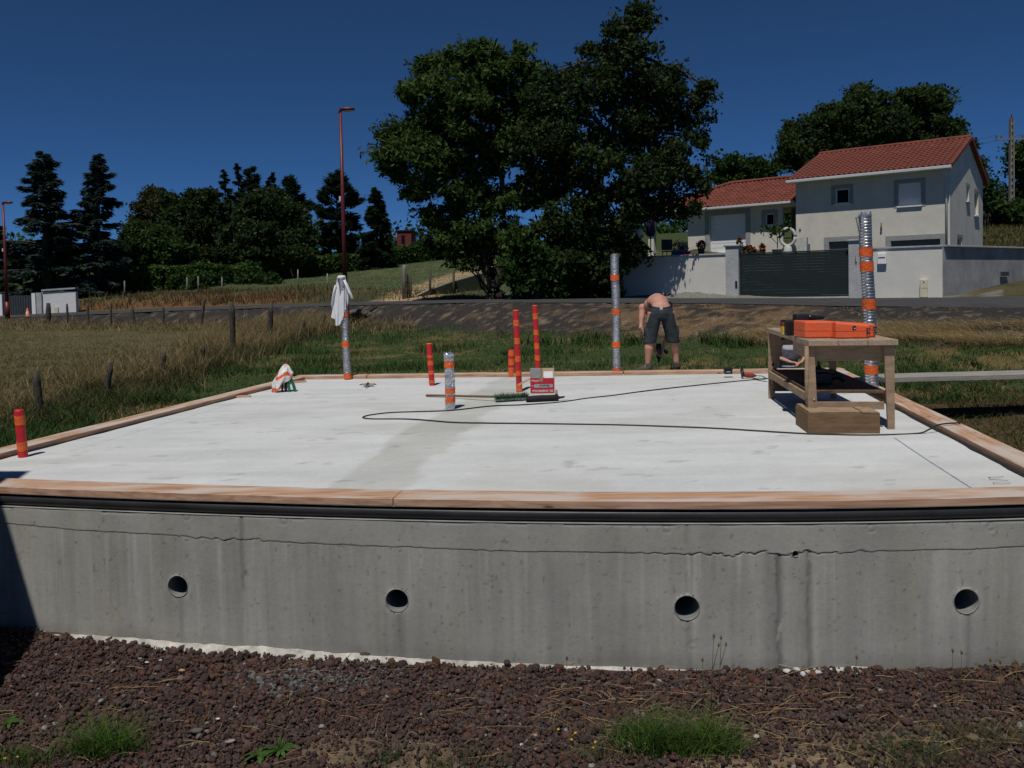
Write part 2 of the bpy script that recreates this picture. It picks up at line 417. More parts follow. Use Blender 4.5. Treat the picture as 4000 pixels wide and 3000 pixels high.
    # colour: vertical runs, stains
    run = fbm(X*26, Z*1.6, 71, 4); run2 = fbm(X*9, Z*.8, 73, 4); blot = fbm(X*2, Z*2, 75, 4)
    topdn = np.clip((Z-sw)/-.9, 0, 1)
    f = 1+(run-.5)*.34*(1-.5*topdn)*(Z < sw)+(run2-.5)*.24+(blot-.5)*.36+(fbm(X*.7, Z*1.2, 74)-.5)*.3
    f = f+jcol
    pale = sstep(.62, .70, fbm(X*40, Z*1.0, 77, 3))*(Z < sw)*(1-topdn)*.16; f += pale
    f *= 1-.30*np.clip(crack, 0, 1)-.42*np.clip(jl, 0, 1)*(fbm(X*20, Z*6, 79) > .42)-.10*np.clip(tie, 0, 1)
    f *= 1-.30*sstep(.80, .84, fbm(X*40, Z*40, 81, 2))             # blow holes
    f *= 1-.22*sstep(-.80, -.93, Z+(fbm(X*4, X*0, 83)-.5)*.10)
    for hx_, hz_, r in hw[:4]:
        rr = np.hypot(X-hx_, Z-hz_)
        f += .10*np.exp(-((rr-r-.015)/.014)**2)
        st = np.exp(-((X-hx_-.012)/.016)**2)*(Z < hz_-r)*(.5+.5*vnoise(X*60, Z*2, 5)); f *= 1-.26*st
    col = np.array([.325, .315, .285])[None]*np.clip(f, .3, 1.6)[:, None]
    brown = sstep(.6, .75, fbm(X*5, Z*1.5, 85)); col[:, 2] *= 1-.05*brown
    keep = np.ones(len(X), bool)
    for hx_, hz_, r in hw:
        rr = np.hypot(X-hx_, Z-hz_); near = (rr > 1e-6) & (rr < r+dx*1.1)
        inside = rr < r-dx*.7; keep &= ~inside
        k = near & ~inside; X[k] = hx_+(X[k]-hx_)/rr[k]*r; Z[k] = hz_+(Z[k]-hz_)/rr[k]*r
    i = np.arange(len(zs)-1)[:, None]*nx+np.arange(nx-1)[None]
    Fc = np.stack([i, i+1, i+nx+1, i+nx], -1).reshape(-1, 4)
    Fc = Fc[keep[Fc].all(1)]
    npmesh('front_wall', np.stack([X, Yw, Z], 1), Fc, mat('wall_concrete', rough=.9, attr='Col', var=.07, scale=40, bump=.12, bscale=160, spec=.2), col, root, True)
    inner = mat('duct_grey', (.20, .20, .19), .7, var=.1, scale=20)
    for q, (hx_, hz_, r) in enumerate(hw):
        y0 = float(fy(hx_)); s = MB()
        nn = 32; vs = []; fs = []
        for yy, r_ in ((y0+.004, r*1.02), (y0+.012, r*.97), (y0+1.3, r*.97)):
            for k in range(nn): t = 2*math.pi*k/nn; vs.append((hx_+r_*math.cos(t), yy, hz_+r_*math.sin(t)))
        for j in range(2):
            for k in range(nn): fs.append((j*nn+k, (j+1)*nn+k, (j+1)*nn+(k+1) % nn, j*nn+(k+1) % nn))
        co = MB(); vc = []
        for r_, dy in ((r*.985, .004), (r*.99, -.004), (r*1.05, -.003), (r*1.12, .006)):
            for k in range(nn): t = 2*math.pi*k/nn; jr = 1+random.uniform(-.012, .012)*(r_ > r); vc.append((hx_+r_*jr*math.cos(t), float(fy(hx_+r_*math.cos(t)))+dy, hz_+r_*jr*math.sin(t)))
        co.add(vc, [(j*nn+k, (j+1)*nn+k, (j+1)*nn+(k+1) % nn, j*nn+(k+1) % nn) for j in range(3) for k in range(nn)], smooth=True).build('duct_collar', mat('collar_concrete', (.27, .265, .245), .9, var=.14, scale=30, bump=.3), root, fix=False)
        s.add(vs, fs, smooth=True); s.add([vs[2*nn+k] for k in range(nn)], [list(range(nn))])
        s.build('duct_sleeve', inner, root)
    # ledge carrying the black pipe and the slab edge behind it
    xs = np.linspace(XL, XR, 60); mb = MB(); vs = []
    for x in xs: y = float(fy(x)); vs += [(x, y-.006, -.083), (x, y+.10, -.083), (x, y+.10, -.001)]
    mb.add(vs, [(3*i, 3*i+1, 3*i+4, 3*i+3) for i in range(59)]+[(3*i+1, 3*i+2, 3*i+5, 3*i+4) for i in range(59)]).build('slab_edge', mat('side_concrete', (.30, .30, .28), .9, var=.15, scale=5, bump=.2), root, fix=False)
    # side and back walls
    cm = mat('side_concrete', (.30, .30, .28), .9, var=.15, scale=5, bump=.2)
    for nm, p, q in (('side_wall', (XL, float(fy(XL))), BLo), ('side_wall', (XR, float(fy(XR))), BRo), ('back_wall', BLo, BRo)):
        s = MB(); s.add([(p[0], p[1], -1.15), (q[0], q[1], -1.15), (q[0], q[1], -.008), (p[0], p[1], -.008)], [(0, 1, 2, 3)]); s.build(nm, cm, root, fix=False)
    # lime-white footing lip
    xs = np.linspace(XL, XR, 500); V = []; 
    amp = np.interp(xs, [-4.5, -3.2, -1.6, -.4, .8, 1.4, 1.9, 2.3, 3.4], [.04, .045, .055, .035, .025, .01, .04, .0, .0])
    for j, (o_, z_) in enumerate(((-.0, 1.0), (-.35, .92), (-.9, .55), (-1.25, -.4))):
        rr_ = .75+.5*fbm(xs*9, xs*0+j, 91)
        V.append(np.stack([xs, fy(xs)+o_*amp*rr_*1.3-.003, -.93+amp*z_*rr_*1.0-.02], 1))
    V = np.concatenate(V); i = np.arange(3)[:, None]*500+np.arange(499)[None]
    Fc = np.stack([i, i+500, i+501, i+1], -1).reshape(-1, 4)
    npmesh('footing', V, Fc, mat('lime', (.60, .58, .53), .9, var=.2, scale=9, bump=1.0, bscale=26, col2=(.26, .24, .21)), None, root, True)
front_wall()

# ------------------------------------------------------------------ timber sole plates
wood_new = mat('new_timber', (.60, .40, .29), .75, var=.14, scale=3.0, stretch=(1.2, 14, 14), bump=.15, bscale=30, col2=(.47, .27, .165), spec=.25)
def timber_mat(name, ang):
    """fresh pink-orange timber with grain along it, knots and pale cement dust on top"""
    m = bpy.data.materials.new(name); m.use_nodes = True; n = m.node_tree; L = n.links.new
    p = n.nodes['Principled BSDF']; p.inputs['Roughness'].default_value = .75; p.inputs['Specular IOR Level'].default_value = .25
    tc = n.nodes.new('ShaderNodeTexCoord'); mp = n.nodes.new('ShaderNodeMapping'); mp.inputs['Rotation'].default_value = (0, 0, -ang)
    L(tc.outputs['Object'], mp.inputs[0])
    m2 = n.nodes.new('ShaderNodeMapping'); m2.inputs['Scale'].default_value = (1.0, 16, 16); L(mp.outputs[0], m2.inputs[0])
    g = n.nodes.new('ShaderNodeTexNoise'); g.inputs['Scale'].default_value = 2.2; g.inputs['Detail'].default_value = 6; g.inputs['Distortion'].default_value = .6; L(m2.outputs[0], g.inputs[0])
    cr = n.nodes.new('ShaderNodeValToRGB'); e = cr.color_ramp.elements; e[0].position = .35; e[0].color = (.34, .19, .12, 1); e[1].position = .62; e[1].color = (.53, .335, .225, 1)
    L(g.outputs[0], cr.inputs[0])
    m3 = n.nodes.new('ShaderNodeMapping'); m3.inputs['Scale'].default_value = (1.3, 5, 5); L(mp.outputs[0], m3.inputs[0])
    k = n.nodes.new('ShaderNodeTexVoronoi'); k.inputs['Scale'].default_value = 1.9; L(m3.outputs[0], k.inputs[0])
    kr = n.nodes.new('ShaderNodeMapRange'); kr.inputs[1].default_value = .05; kr.inputs[2].default_value = .12; L(k.outputs[0], kr.inputs[0])
    mk = n.nodes.new('ShaderNodeMix'); mk.data_type = 'RGBA'; mk.inputs[6].default_value = (.16, .07, .035, 1); L(kr.outputs[0], mk.inputs[0]); L(cr.outputs[0], mk.inputs[7])
    # cement dust on upward faces
    ge = n.nodes.new('ShaderNodeNewGeometry'); sp = n.nodes.new('ShaderNodeSeparateXYZ'); L(ge.outputs['True Normal'], sp.inputs[0])
    m4 = n.nodes.new('ShaderNodeMapping'); m4.inputs['Scale'].default_value = (1, 3, 1); L(mp.outputs[0], m4.inputs[0])
    d = n.nodes.new('ShaderNodeTexNoise'); d.inputs['Scale'].default_value = 1.7; d.inputs['Detail'].default_value = 7; L(m4.outputs[0], d.inputs[0])
    dr = n.nodes.new('ShaderNodeMapRange'); dr.inputs[1].default_value = .43; dr.inputs[2].default_value = .58; L(d.outputs[0], dr.inputs[0])
    mu = n.nodes.new('ShaderNodeMath'); mu.operation = 'MULTIPLY'; L(dr.outputs[0], mu.inputs[0]); L(sp.outputs[2], mu.inputs[1]); mu.use_clamp = True
    mm = n.nodes.new('ShaderNodeMath'); mm.operation = 'MULTIPLY'; mm.inputs[1].default_value = .8; L(mu.outputs[0], mm.inputs[0])
    tp = n.nodes.new('ShaderNodeMix'); tp.data_type = 'RGBA'; tp.inputs[7].default_value = (.52, .47, .42, 1); L(mm.outputs[0], tp.inputs[0]); L(mk.outputs[2], tp.inputs[6])
    L(tp.outputs[2], p.inputs['Base Color'])
    return m
def plank(pl, width, z0, z1, m, label, inward, name='sole_plate'):
    """timber following polyline pl (outer edge), width towards inward side"""
    mb = MB(); vs = []
    pl = [Vector((a, b, 0)) for a, b in pl]
    for i, p in enumerate(pl):
        t = (pl[min(i+1, len(pl)-1)]-pl[max(i-1, 0)]).normalized(); nrm = Vector((-t.y, t.x, 0))*inward
        jz = random.uniform(-.0012, .0012)
        c = .004
        for o_, z in ((0, z0), (0, z1-c), (c, z1), (width-c, z1), (width, z1-c), (width, z0)):
            vs.append(p+nrm*o_+Vector((0, 0, z+jz*(z > z0))))
    n = 6; fs = []
    for i in range(len(pl)-1):
        for k in range(n): fs.append((i*n+k, i*n+(k+1) % n, (i+1)*n+(k+1) % n, (i+1)*n+k))
    fs += [list(range(n)), [(len(pl)-1)*n+k for k in range(n)][::-1]]
    mb.add(vs, fs)
    return tag(mb.build(name, m), label, 'timber', 'timbers laid along the edge of the slab')
tmx = timber_mat('timber_front', 0); tml = timber_mat('timber_left', R_(78)); tmr = timber_mat('timber_right', R_(80))
jx = G(848, 1096).x
def frontpl(x0, x1, n=14, o=0): return [(x, float(fy(x))+o) for x in np.linspace(x0, x1, n)]
plank(frontpl(XL+.0, jx-.003), .215, .003, .048, tmx, 'orange pink timber along the front slab edge, left of the joint', 1)
plank(frontpl(jx+.003, XR), .215, .003, .048, tmx, 'longer orange timber along the front slab edge, right of the joint', 1)
def lerp2(a, b, t): return (a[0]+(b[0]-a[0])*t, a[1]+(b[1]-a[1])*t)
Lf = (XL, float(fy(XL))); Rf = (XR, float(fy(XR)))
def side(p, q, a, b, n=8): return [lerp2(p, q, a+(b-a)*i/(n-1)) for i in range(n)]
plank(side(Lf, BLo, .036, .60), .20, .003, .048, tml, 'dusty timber along the left slab edge, near half', -1)
plank(side(Lf, BLo, .602, .966), .20, .003, .048, tml, 'timber along the left slab edge ending behind the plastic bag', -1)
plank(side(Rf, BRo, .036, .52), .20, .003, .048, tmr, 'pink timber along the right slab edge running to the near corner', 1)
plank(side(Rf, BRo, .522, .966), .20, .003, .048, tmr, 'pale timber along the right slab edge behind the workbench', 1)
xa = G(1347, 808).x
def bk(a, b): return [lerp2(BLo, BRo, t) for t in np.linspace(a, b, 6)]
ta = (xa-BLo[0])/(BRo[0]-BLo[0])
tc_ = (G(800, 815).x-BLo[0])/(BRo[0]-BLo[0])
plank(bk(0, tc_-.002), .20, .003, .048, tmx, 'short timber on the back slab edge beside the foil duct under the shirt', -1)
plank(bk(tc_, ta-.002), .20, .003, .048, tmx, 'timber on the back slab edge behind the red and orange pipes', -1)
plank(bk(ta, 1), .20, .003, .048, tmx, 'timber on the back slab edge under the bending man', -1)
# bituminous strip inside right timber; the left strip paints the timber's shaded inner face
for (p, q, s_) in ((Rf, BRo, -1), (Lf, BLo, 1)):
    mb = MB()
    d = (Vector(q)-Vector(p)).normalized(); nx_, ny_ = -d.y, d.x
    a0 = .19; a1 = .235 if s_ < 0 else .212
    P = []
    for t in np.linspace(.04, .96, 40):
        c_ = Vector(p).lerp(Vector(q), t); e = a1+random.uniform(-.006, .008)
        sg = 1 if s_ < 0 else -1
        P.append(((c_.x+nx_*sg*a0, c_.y+ny_*sg*a0, .0045), (c_.x+nx_*sg*e, c_.y+ny_*sg*e, .0055)))
    vs = [v for pr_ in P for v in pr_]; mb.add(vs, [(2*i, 2*i+1, 2*i+3, 2*i+2) for i in range(len(P)-1)])
    tag(mb.build('damp_proof_strip', mat('bitumen_shade', (.025, .027, .032), .5, var=.2, scale=30), fix=False), 'dark strip, membrane at right and painted shade at left, under the %s side timber' % ('right' if s_ < 0 else 'left'), 'membrane')
# black drain pipe clamped under the front timber
pp = [(x, float(fy(x))+.041, -.0435) for x in np.linspace(XL-.1, XR+.05, 60)]
tag(MB().tube(pp, .0385, 20).build('black_pipe', mat('black_plastic', (.012, .012, .013), .42, var=.3, scale=2.5, stretch=(1, 1, 1), col2=(.030, .029, .028), bump=.1, spec=.5)), 'long black plastic pipe fixed along the top of the concrete wall', 'pipe')

# ------------------------------------------------------------------ things on the slab
orange = mat('orange_tape', (.80, .125, .02), .5, var=.10, scale=11, bump=.6, bscale=30, spec=.35, col2=(.62, .12, .035))
red = mat('red_plastic', (.60, .02, .025), .45, var=.10, scale=8, bump=.35, bscale=26, spec=.35, col2=(.44, .02, .03))
def mpx(Y): return F/Y                      # measured pixels per metre at depth Y
def pipe(base, top_x, h, r, bands, label, topband=True, nm='stub_pipe'):
    p = G(*base); lean = (top_x-base[0])/mpx(p.y)
    t = thing(nm, label, 'pipe', p, 0, 'taped pipe ends standing up from the slab')
    sh = Matrix.Identity(4); sh[0][2] = lean/h
    prof = [(r, -.01)]+[(r*(1+random.uniform(-.012, .012)), z) for z in np.linspace(.01, h-.02, 14)]+[(r*.97, h-.006), (r*.8, h), (0.001, h+.002)]
    MB().lathe(prof, 22, M=sh).build('wrapping', red, t)
    for a, b in bands:
        zz = np.linspace(a, b, 5); o = .0035
        # ragged tape: slanted lower edge
        mb = MB(); n = 22; vs = []; fs = []; sl_ = random.uniform(-.012, .012)
        for i, z in enumerate([a-.0005, a, (a+b)/2, b, b+.0005]):
            rr_ = r+(.0018+.0006*(i % 2) if 0 < i < 4 else .0002)
            for k in range(n):
                q = 2*math.pi*k/n; vs.append((rr_*math.cos(q), rr_*math.sin(q), z+sl_*math.cos(q+1.3)))
        for i in range(4):
            for k in range(n): fs.append((i*n+k, i*n+(k+1) % n, (i+1)*n+(k+1) % n, (i+1)*n+k))
        mb.add(vs, fs, sh, False).build('tape_band', orange, t)
    if topband:
        MB().lathe([(r*.9, h-.004), (r*1.02, h-.012), (r*1.02, h-.002), (r*.75, h+.004), (.001, h+.005)], 22, M=sh).build('tape_cap', orange, t)
    return t
pipe((50, 987), 45, .385, .036, [(.06, .13), (.26, .335)], 'short red and orange taped pipe at the left front corner of the slab', False)
pipe((933.4, 833), 929, .56, .037, [(.03, .07), (.14, .19), (.27, .33), (.38, .41)], 'knee-high red and orange pipe left of the short foil duct')
pipe((1104.5, 813.5), 1106, .385, .045, [(.015, .13), (.17, .26), (.29, .37)], 'stubby orange and red pipe on the back edge behind the tall red pipe', False)
pipe((1122, 846), 1117.5, 1.0, .036, [(.01, .10), (.19, .25), (.37, .44), (.59, .665), (.80, .875)], 'tall red and orange pipe leaning beside the red cardboard box')
pipe((1163.5, 826), 1158.6, 1.03, .035, [(.05, .12), (.30, .37), (.45, .53), (.64, .71), (.84, .92)], 'tallest red and orange pipe standing behind the cardboard box')

foil = mat('foil', (.60, .60, .61), .36, metal=.88, var=.2, scale=10, bump=.5, bscale=22, spec=.6)
foil2 = mat('foil_smooth', (.66, .66, .67), .30, metal=.86, var=.15, scale=8, bump=.8, bscale=14, spec=.6)
def duct(base, h, r, bands, label, rib=.034, crinkle=False, topx=None, ragged=False):
    p = G(*base); t = thing('foil_duct', label, 'duct', p, 0, 'silver foil ducts standing up from the slab')
    lean = 0 if topx is None else (topx-base[0])/mpx(p.y)
    sh = Matrix.Identity(4); sh[0][2] = lean/h
    prof = []; z = -.01
    while z < h:
        prof += [(r*.885, z), (r*.985, z+rib*.25), (r*.985, z+rib*.62), (r*.885, z+rib*.90)] if not crinkle else [(r*random.uniform(.90, 1.03), z)]
        z += rib
    prof = [q for q in prof if q[1] < h]
    mb = MB(); n = 28; vs = []; fs = []
    ph = random.uniform(0, 6)
    for i, (rr_, z) in enumerate(prof):
        dx_ = .006*math.sin(z*5+ph); dy_ = .006*math.cos(z*4+ph)
        for k in range(n):
            q = 2*math.pi*k/n; j = 1+random.uniform(-.018, .018)+(random.uniform(-.05, .05) if crinkle else 0)
            zz = z+(rib*k/n if not crinkle else random.uniform(-.01, .01))
            if i == len(prof)-1 and ragged: zz += random.uniform(0, .05)
            vs.append((rr_*j*math.cos(q)+dx_, rr_*j*math.sin(q)+dy_, zz))
    for i in range(len(prof)-1):
        for k in range(n): fs.append((i*n+k, i*n+(k+1) % n, (i+1)*n+(k+1) % n, (i+1)*n+k))
    mb.add(vs, fs, sh, not crinkle).build('duct_sleeve', foil2 if crinkle else foil, t, fix=False)
    for a, b in bands:
        mb = MB(); vs = []; fs = []; N = 5
        for i in range(N):
            z = a+(b-a)*i/(N-1)
            for k in range(n):
                q = 2*math.pi*k/n; rr_ = r*1.035+random.uniform(-.0015, .0015); vs.append((rr_*math.cos(q)+.006*math.sin(z*5+ph), rr_*math.sin(q)+.006*math.cos(z*4+ph), z+.005*math.sin(q)))
        for i in range(N-1):
            for k in range(n): fs.append((i*n+k, i*n+(k+1) % n, (i+1)*n+(k+1) % n, (i+1)*n+k))
        mb.add(vs, fs, sh, True).build('tape_band', orange, t, fix=False)
    if ragged:
        mb = MB(); vs = []; fs = []
        for j in range(9):
            z = h-.17+.022*j
            for k in range(5):
                q = math.pi*1.02+ (k-2)*.16; rr_ = r*1.02+.018*(j/8)*(1+.3*math.sin(k)); vs.append((rr_*math.cos(q)-.01*(j/8)**2, rr_*math.sin(q), z+.008*math.sin(k*2)))
        for j in range(8):
            for k in range(4): fs.append((j*5+k, j*5+k+1, (j+1)*5+k+1, (j+1)*5+k))
        mb.add(vs, fs, sh, True).build('torn_flap', foil2, t, fix=False)
    return t
def bz(ybase, Y, *ys): 
    k = mpx(Y); return [((ybase-b)/k, (ybase-a)/k) for a, b in ys]
duct((752, 819.5), 1.44, .055, [(.0+.015, .095), (.47, .555), (.90, .965)], 'foil duct at the back left corner with a white shirt hung over it', topx=744)
duct((1333, 808.5), 1.70, .0615, bz(808.5, 11.74, (593, 605.5), (666, 679), (737, 749.6), (795, 807.5)), 'chest-high foil duct at the back edge left of the bending man', topx=1332)
duct((1885, 845), 1.995, .0725, bz(845, 9.39, (533, 553), (563.5, 584), (644, 667), (787, 806)), 'tallest foil duct with a torn top, standing behind the workbench', topx=1870, ragged=True)
duct((972, 884), .62, .053, bz(884, 8.68, (778, 793), (836, 848), (853, 868)), 'short crinkled foil duct in the middle of the slab beside the broom handle', rib=.02, crinkle=True)
# ------------------------------------------------------------------ white shirt over the duct
def cloth_shirt():
    p = G(744, 819.5); top = 1.50
    n = 72; m_ = 30; vs = []; fs = []
    for i in range(m_+1):
        t = i/m_
        for k in range(n):
            q = 2*math.pi*k/n
            # hem lower on the left front (q ~ 200 deg .. 260)
            hem = .60+.10*math.cos(q-R_(250))+.04*math.sin(3*q+1)-.18*max(0, math.cos(q-R_(20)))
            r = .055+.010*math.sin(t*3)+t*(.055+.030*max(0, -math.cos(q))**1.5)*min(1, t*1.6+.2)
            fold = (.010+.026*t)*math.sin(6*q+1.8*math.sin(t*3)+.6)*(.6+.4*math.sin(2*q))+.012*t*math.sin(14*q+2+t*2)
            r = max(.058, r+fold*min(1, t*2.5))
            if i == 0: r = .004
            elif i == 1: r = .045
            z = top-hem*max(0, t-.03)*1.0-(.0 if i > 1 else 0)
            vs.append((max(.9, 1)*r*math.cos(q)*(1-.16*t)-.022*t, r*math.sin(q)*.8-.0, z))
    for i in range(m_):
        for k in range(n): fs.append((i*n+k, (i+1)*n+k, (i+1)*n+(k+1) % n, i*n+(k+1) % n))
    mb = MB().add(vs, fs, None, True)
    root = thing('shirt', 'white t-shirt draped over the top of the back left foil duct', 'shirt', p)
    cm = mat('white_cotton', (.78, .78, .82), .9, var=.04, scale=30, bump=.15, bscale=60, trans=.12)
    b = mb.build('shirt_body', cm, root, fix=False)
    # sleeve at the right, hanging down and flattened
    s = MB(); s.tube([(.045, -.03, top-.07), (.085, -.04, top-.16), (.12, -.045, top-.25), (.145, -.04, top-.31), (.15, -.035, top-.335)], [.030, .042, .050, .048, .03], 14, flat=.45)
    s.build('sleeve', cm, root)
    s = MB(); s.tube([(-.085, -.03, top-.14), (-.115, -.03, top-.28), (-.14, -.02, top-.42), (-.145, -.02, top-.46)], [.03, .036, .030, .018], 14, flat=.4)
    s.build('sleeve', cm, root)
cloth_shirt()

# ------------------------------------------------------------------ plastic bag over conduits
def bag():
    p = G(618, 846)
    root = thing('plastic_bag', 'white plastic bag with orange print pulled over the conduit ends', 'bag', p)
    n = 40; m_ = 22; vs = []; fs = []
    cols = []
    for i in range(m_+1):
        t = i/m_
        for k in range(n):
            q = 2*math.pi*k/n
            th_ = t*math.pi*.60
            r = .128*math.sin(min(th_, math.pi*.5))**.75*(1+.07*math.sin(5*q+4*t)+.05*math.sin(9*q-7*t))
            z = .30-.02+.0-(.27 if t > 0 else .27)*t
            # front-left side hangs to the slab, right side lifted over the hoses
            lift = .16*max(0, math.cos(q-R_(-15)))*t
            z = .345-.335*t+lift+.012*math.sin(6*q+3*t)+.01*math.sin(11*t+2*q)
            vs.append((r*1.0*math.cos(q)-.05*t, r*.9*math.sin(q), z))
            st = math.sin(z*38+q*1.3+2*math.sin(q*2)); cols.append((.75, .13, .04) if (st > .62 and math.cos(q+1.2) > -.6) or (t > .84 and math.cos(q-3.6) > .1) else (.78, .78, .76))
    for i in range(m_):
        for k in range(n): fs.append((i*n+k, (i+1)*n+k, (i+1)*n+(k+1) % n, i*n+(k+1) % n))
    npmesh('bag_skin', [tuple(v) for v in vs], fs, mat('bag_plastic', rough=.38, attr='Col', var=.03, scale=20, bump=.5, bscale=18, trans=.15, spec=.5), np.array(cols), root, True)
    def hose(pts, r, m, nm, label):
        P = []
        pts = [Vector(a) for a in pts]
        for i in range(len(pts)-1):
            for j in range(12): P.append(pts[i].lerp(pts[i+1], j/12))
        P.append(pts[-1])
        P = [sum((P[max(0, min(len(P)-1, i+d))] for d in range(-6, 7)), Vector())/13 for i in range(len(P))]
        o = MB().tube(P, [r*(1 if i % 2 else .86) for i in range(len(P))], 10).build(nm, m, None, loc=p)
        tag(o, label, 'conduit', 'conduit ends rising from the slab')
    green = mat('green_conduit', (.01, .16, .075), .45, var=.1, scale=20); grey = mat('grey_conduit', (.035, .035, .037), .5, var=.2, scale=20)
    hose([(.125, -.03, -.01), (.11, -.03, .08), (.07, -.02, .17), (.0, 0, .24)], .021, green, 'conduit', 'right-hand bright green ribbed conduit bending into the plastic bag')
    hose([(.062, -.055, -.01), (.055, -.055, .07), (.03, -.04, .15), (-.01, 0, .22)], .018, green, 'conduit', 'left-hand bright green ribbed conduit bending into the plastic bag')
    hose([(-.035, -.05, -.01), (-.033, -.05, .1), (-.02, -.02, .2)], .013, grey, 'conduit', 'thin dark conduit at the left under the plastic bag')
    hose([(.005, -.03, -.01), (.005, -.03, .1), (0, 0, .2)], .016, grey, 'conduit', 'dark conduit in the middle under the plastic bag')
bag()

# small folding tool lying on the slab
def small_tool():
    p = G(795, 836); t = thing('hand_tool', 'small black and yellow hand tool with two arms lying on the slab', 'tool', p)
    bl = mat('tool_black', (.015, .015, .017), .4, var=.2, scale=30, spec=.5); ye = mat('tool_yellow', (.62, .45, .06), .4, var=.1, scale=30)
    m = MB(); m.tube([(-.112, .0, .03), (-.09, 0, .036), (-.02, 0, .04), (.02, 0, .04), (.09, 0, .036), (.112, 0, .03)], [.006, .014, .016, .016, .014, .006], 10, flat=.6); m.build('arm_bar', bl, t)
    for a in (-1, 1):
        MB().box(a*.028 if a > 0 else -.082, .082 if a > 0 else -.028, -.020, .012, .036, .0515, c=.003).build('arm_pad', ye, t)
    MB().tube([(0, .05, .03), (0, 0, .05), (.0, -.06, .04), (-.004, -.15, .010)], [.012, .014, .010, .006], 8).build('handle', bl, t)
    MB().tube([(-.06, .02, .012), (.07, .02, .012)], .007, 6).build('support_bar', bl, t)
small_tool()

def offcut(px, py, w_, d_, h_, rz, label):
    p = G(px, py); o = MB().box(-w_/2, w_/2, -d_/2, d_/2, 0.001, h_).build('wood_offcut', wood_new, loc=p, rotz=rz); tag(o, label, 'offcut')
offcut(522, 858.5, .21, .06, .022, .15, 'thin light wooden offcut lying inside the left slab edge')
offcut(646, 827, .20, .03, .03, .35, 'small orange-brown stick of wood beside the plastic bag')

# ------------------------------------------------------------------ broom
def broom():
    a = G(921, 857); b = G(1074, 868); c = G(1140, 864)
    t = thing('broom', 'long wooden broom lying on the slab with green bristles', 'broom', b)
    o = Vector(b)
    MB().tube([a-o+Vector((0, 0, .016)), b-o+Vector((0.02, 0.02, .055))], .0135, 10).build('handle', mat('broom_wood', (.20, .12, .065), .7, var=.25, scale=8, stretch=(1, 12, 12)), t)
    # head: bar from b to c
    d = (c-b); L_ = d.length; ang = math.atan2(d.y, d.x)
    M = T(0, 0, .0) @ RZ(ang)
    MB().box(-.02, L_, -.025, .03, .035, .065, M, .006).build('broom_head', mat('broom_wood2', (.17, .11, .07), .7, var=.25, scale=10), t)
    V = []; Fc = []; col = []
    for i in range(2600):
        x = rng.uniform(-.02, L_); y = rng.uniform(-.03, .03); ln = rng.uniform(.05, .085)
        ax = rng.normal(0, .25); ay = -abs(rng.normal(.5, .5)) if y < 0 else rng.normal(.3, .5)
        z0 = .045; dv = Vector((ax, ay, rng.uniform(-.5, .55))).normalized()
        q0 = M @ Vector((x, y, z0)); q1 = M @ (Vector((x, y, z0))+dv*ln); q1.z = max(.002, q1.z)
        k = len(V); V += [tuple(q0+Vector((.0018, 0, 0))), tuple(q0-Vector((.0018, 0, 0))), tuple(q1)]; Fc.append((k, k+1, k+2))
        cc = (.03, .20, .12) if rng.random() < .6 else (.14, .11, .07); col += [cc]*3
    npmesh('bristles', V, Fc, mat('bristle', rough=.6, attr='Col', var=.1), np.array(col), t)['kind'] = 'stuff'
broom()
a = G(1137, 869); b = G(1206, 866); c2 = Vector((0, 0, .036))
o = MB().tube([a+c2, a.lerp(b, .25)+c2, a.lerp(b, .5)+c2, a.lerp(b, .95)+c2, b+c2], [.033, .036, .036, .036, .030], 18)
o.tube([b+c2-Vector((.02, 0, 0)), b+c2+Vector((.03, -.01, .004)), b+c2+Vector((.07, -.02, .012))], [.02, .012, .01], 8)
tag(o.build('foam_roll', mat('black_foam', (.016, .016, .018), .75, var=.2, scale=14, bump=.3)), 'black foam pipe insulation lying in front of the cardboard box', 'foam tube')

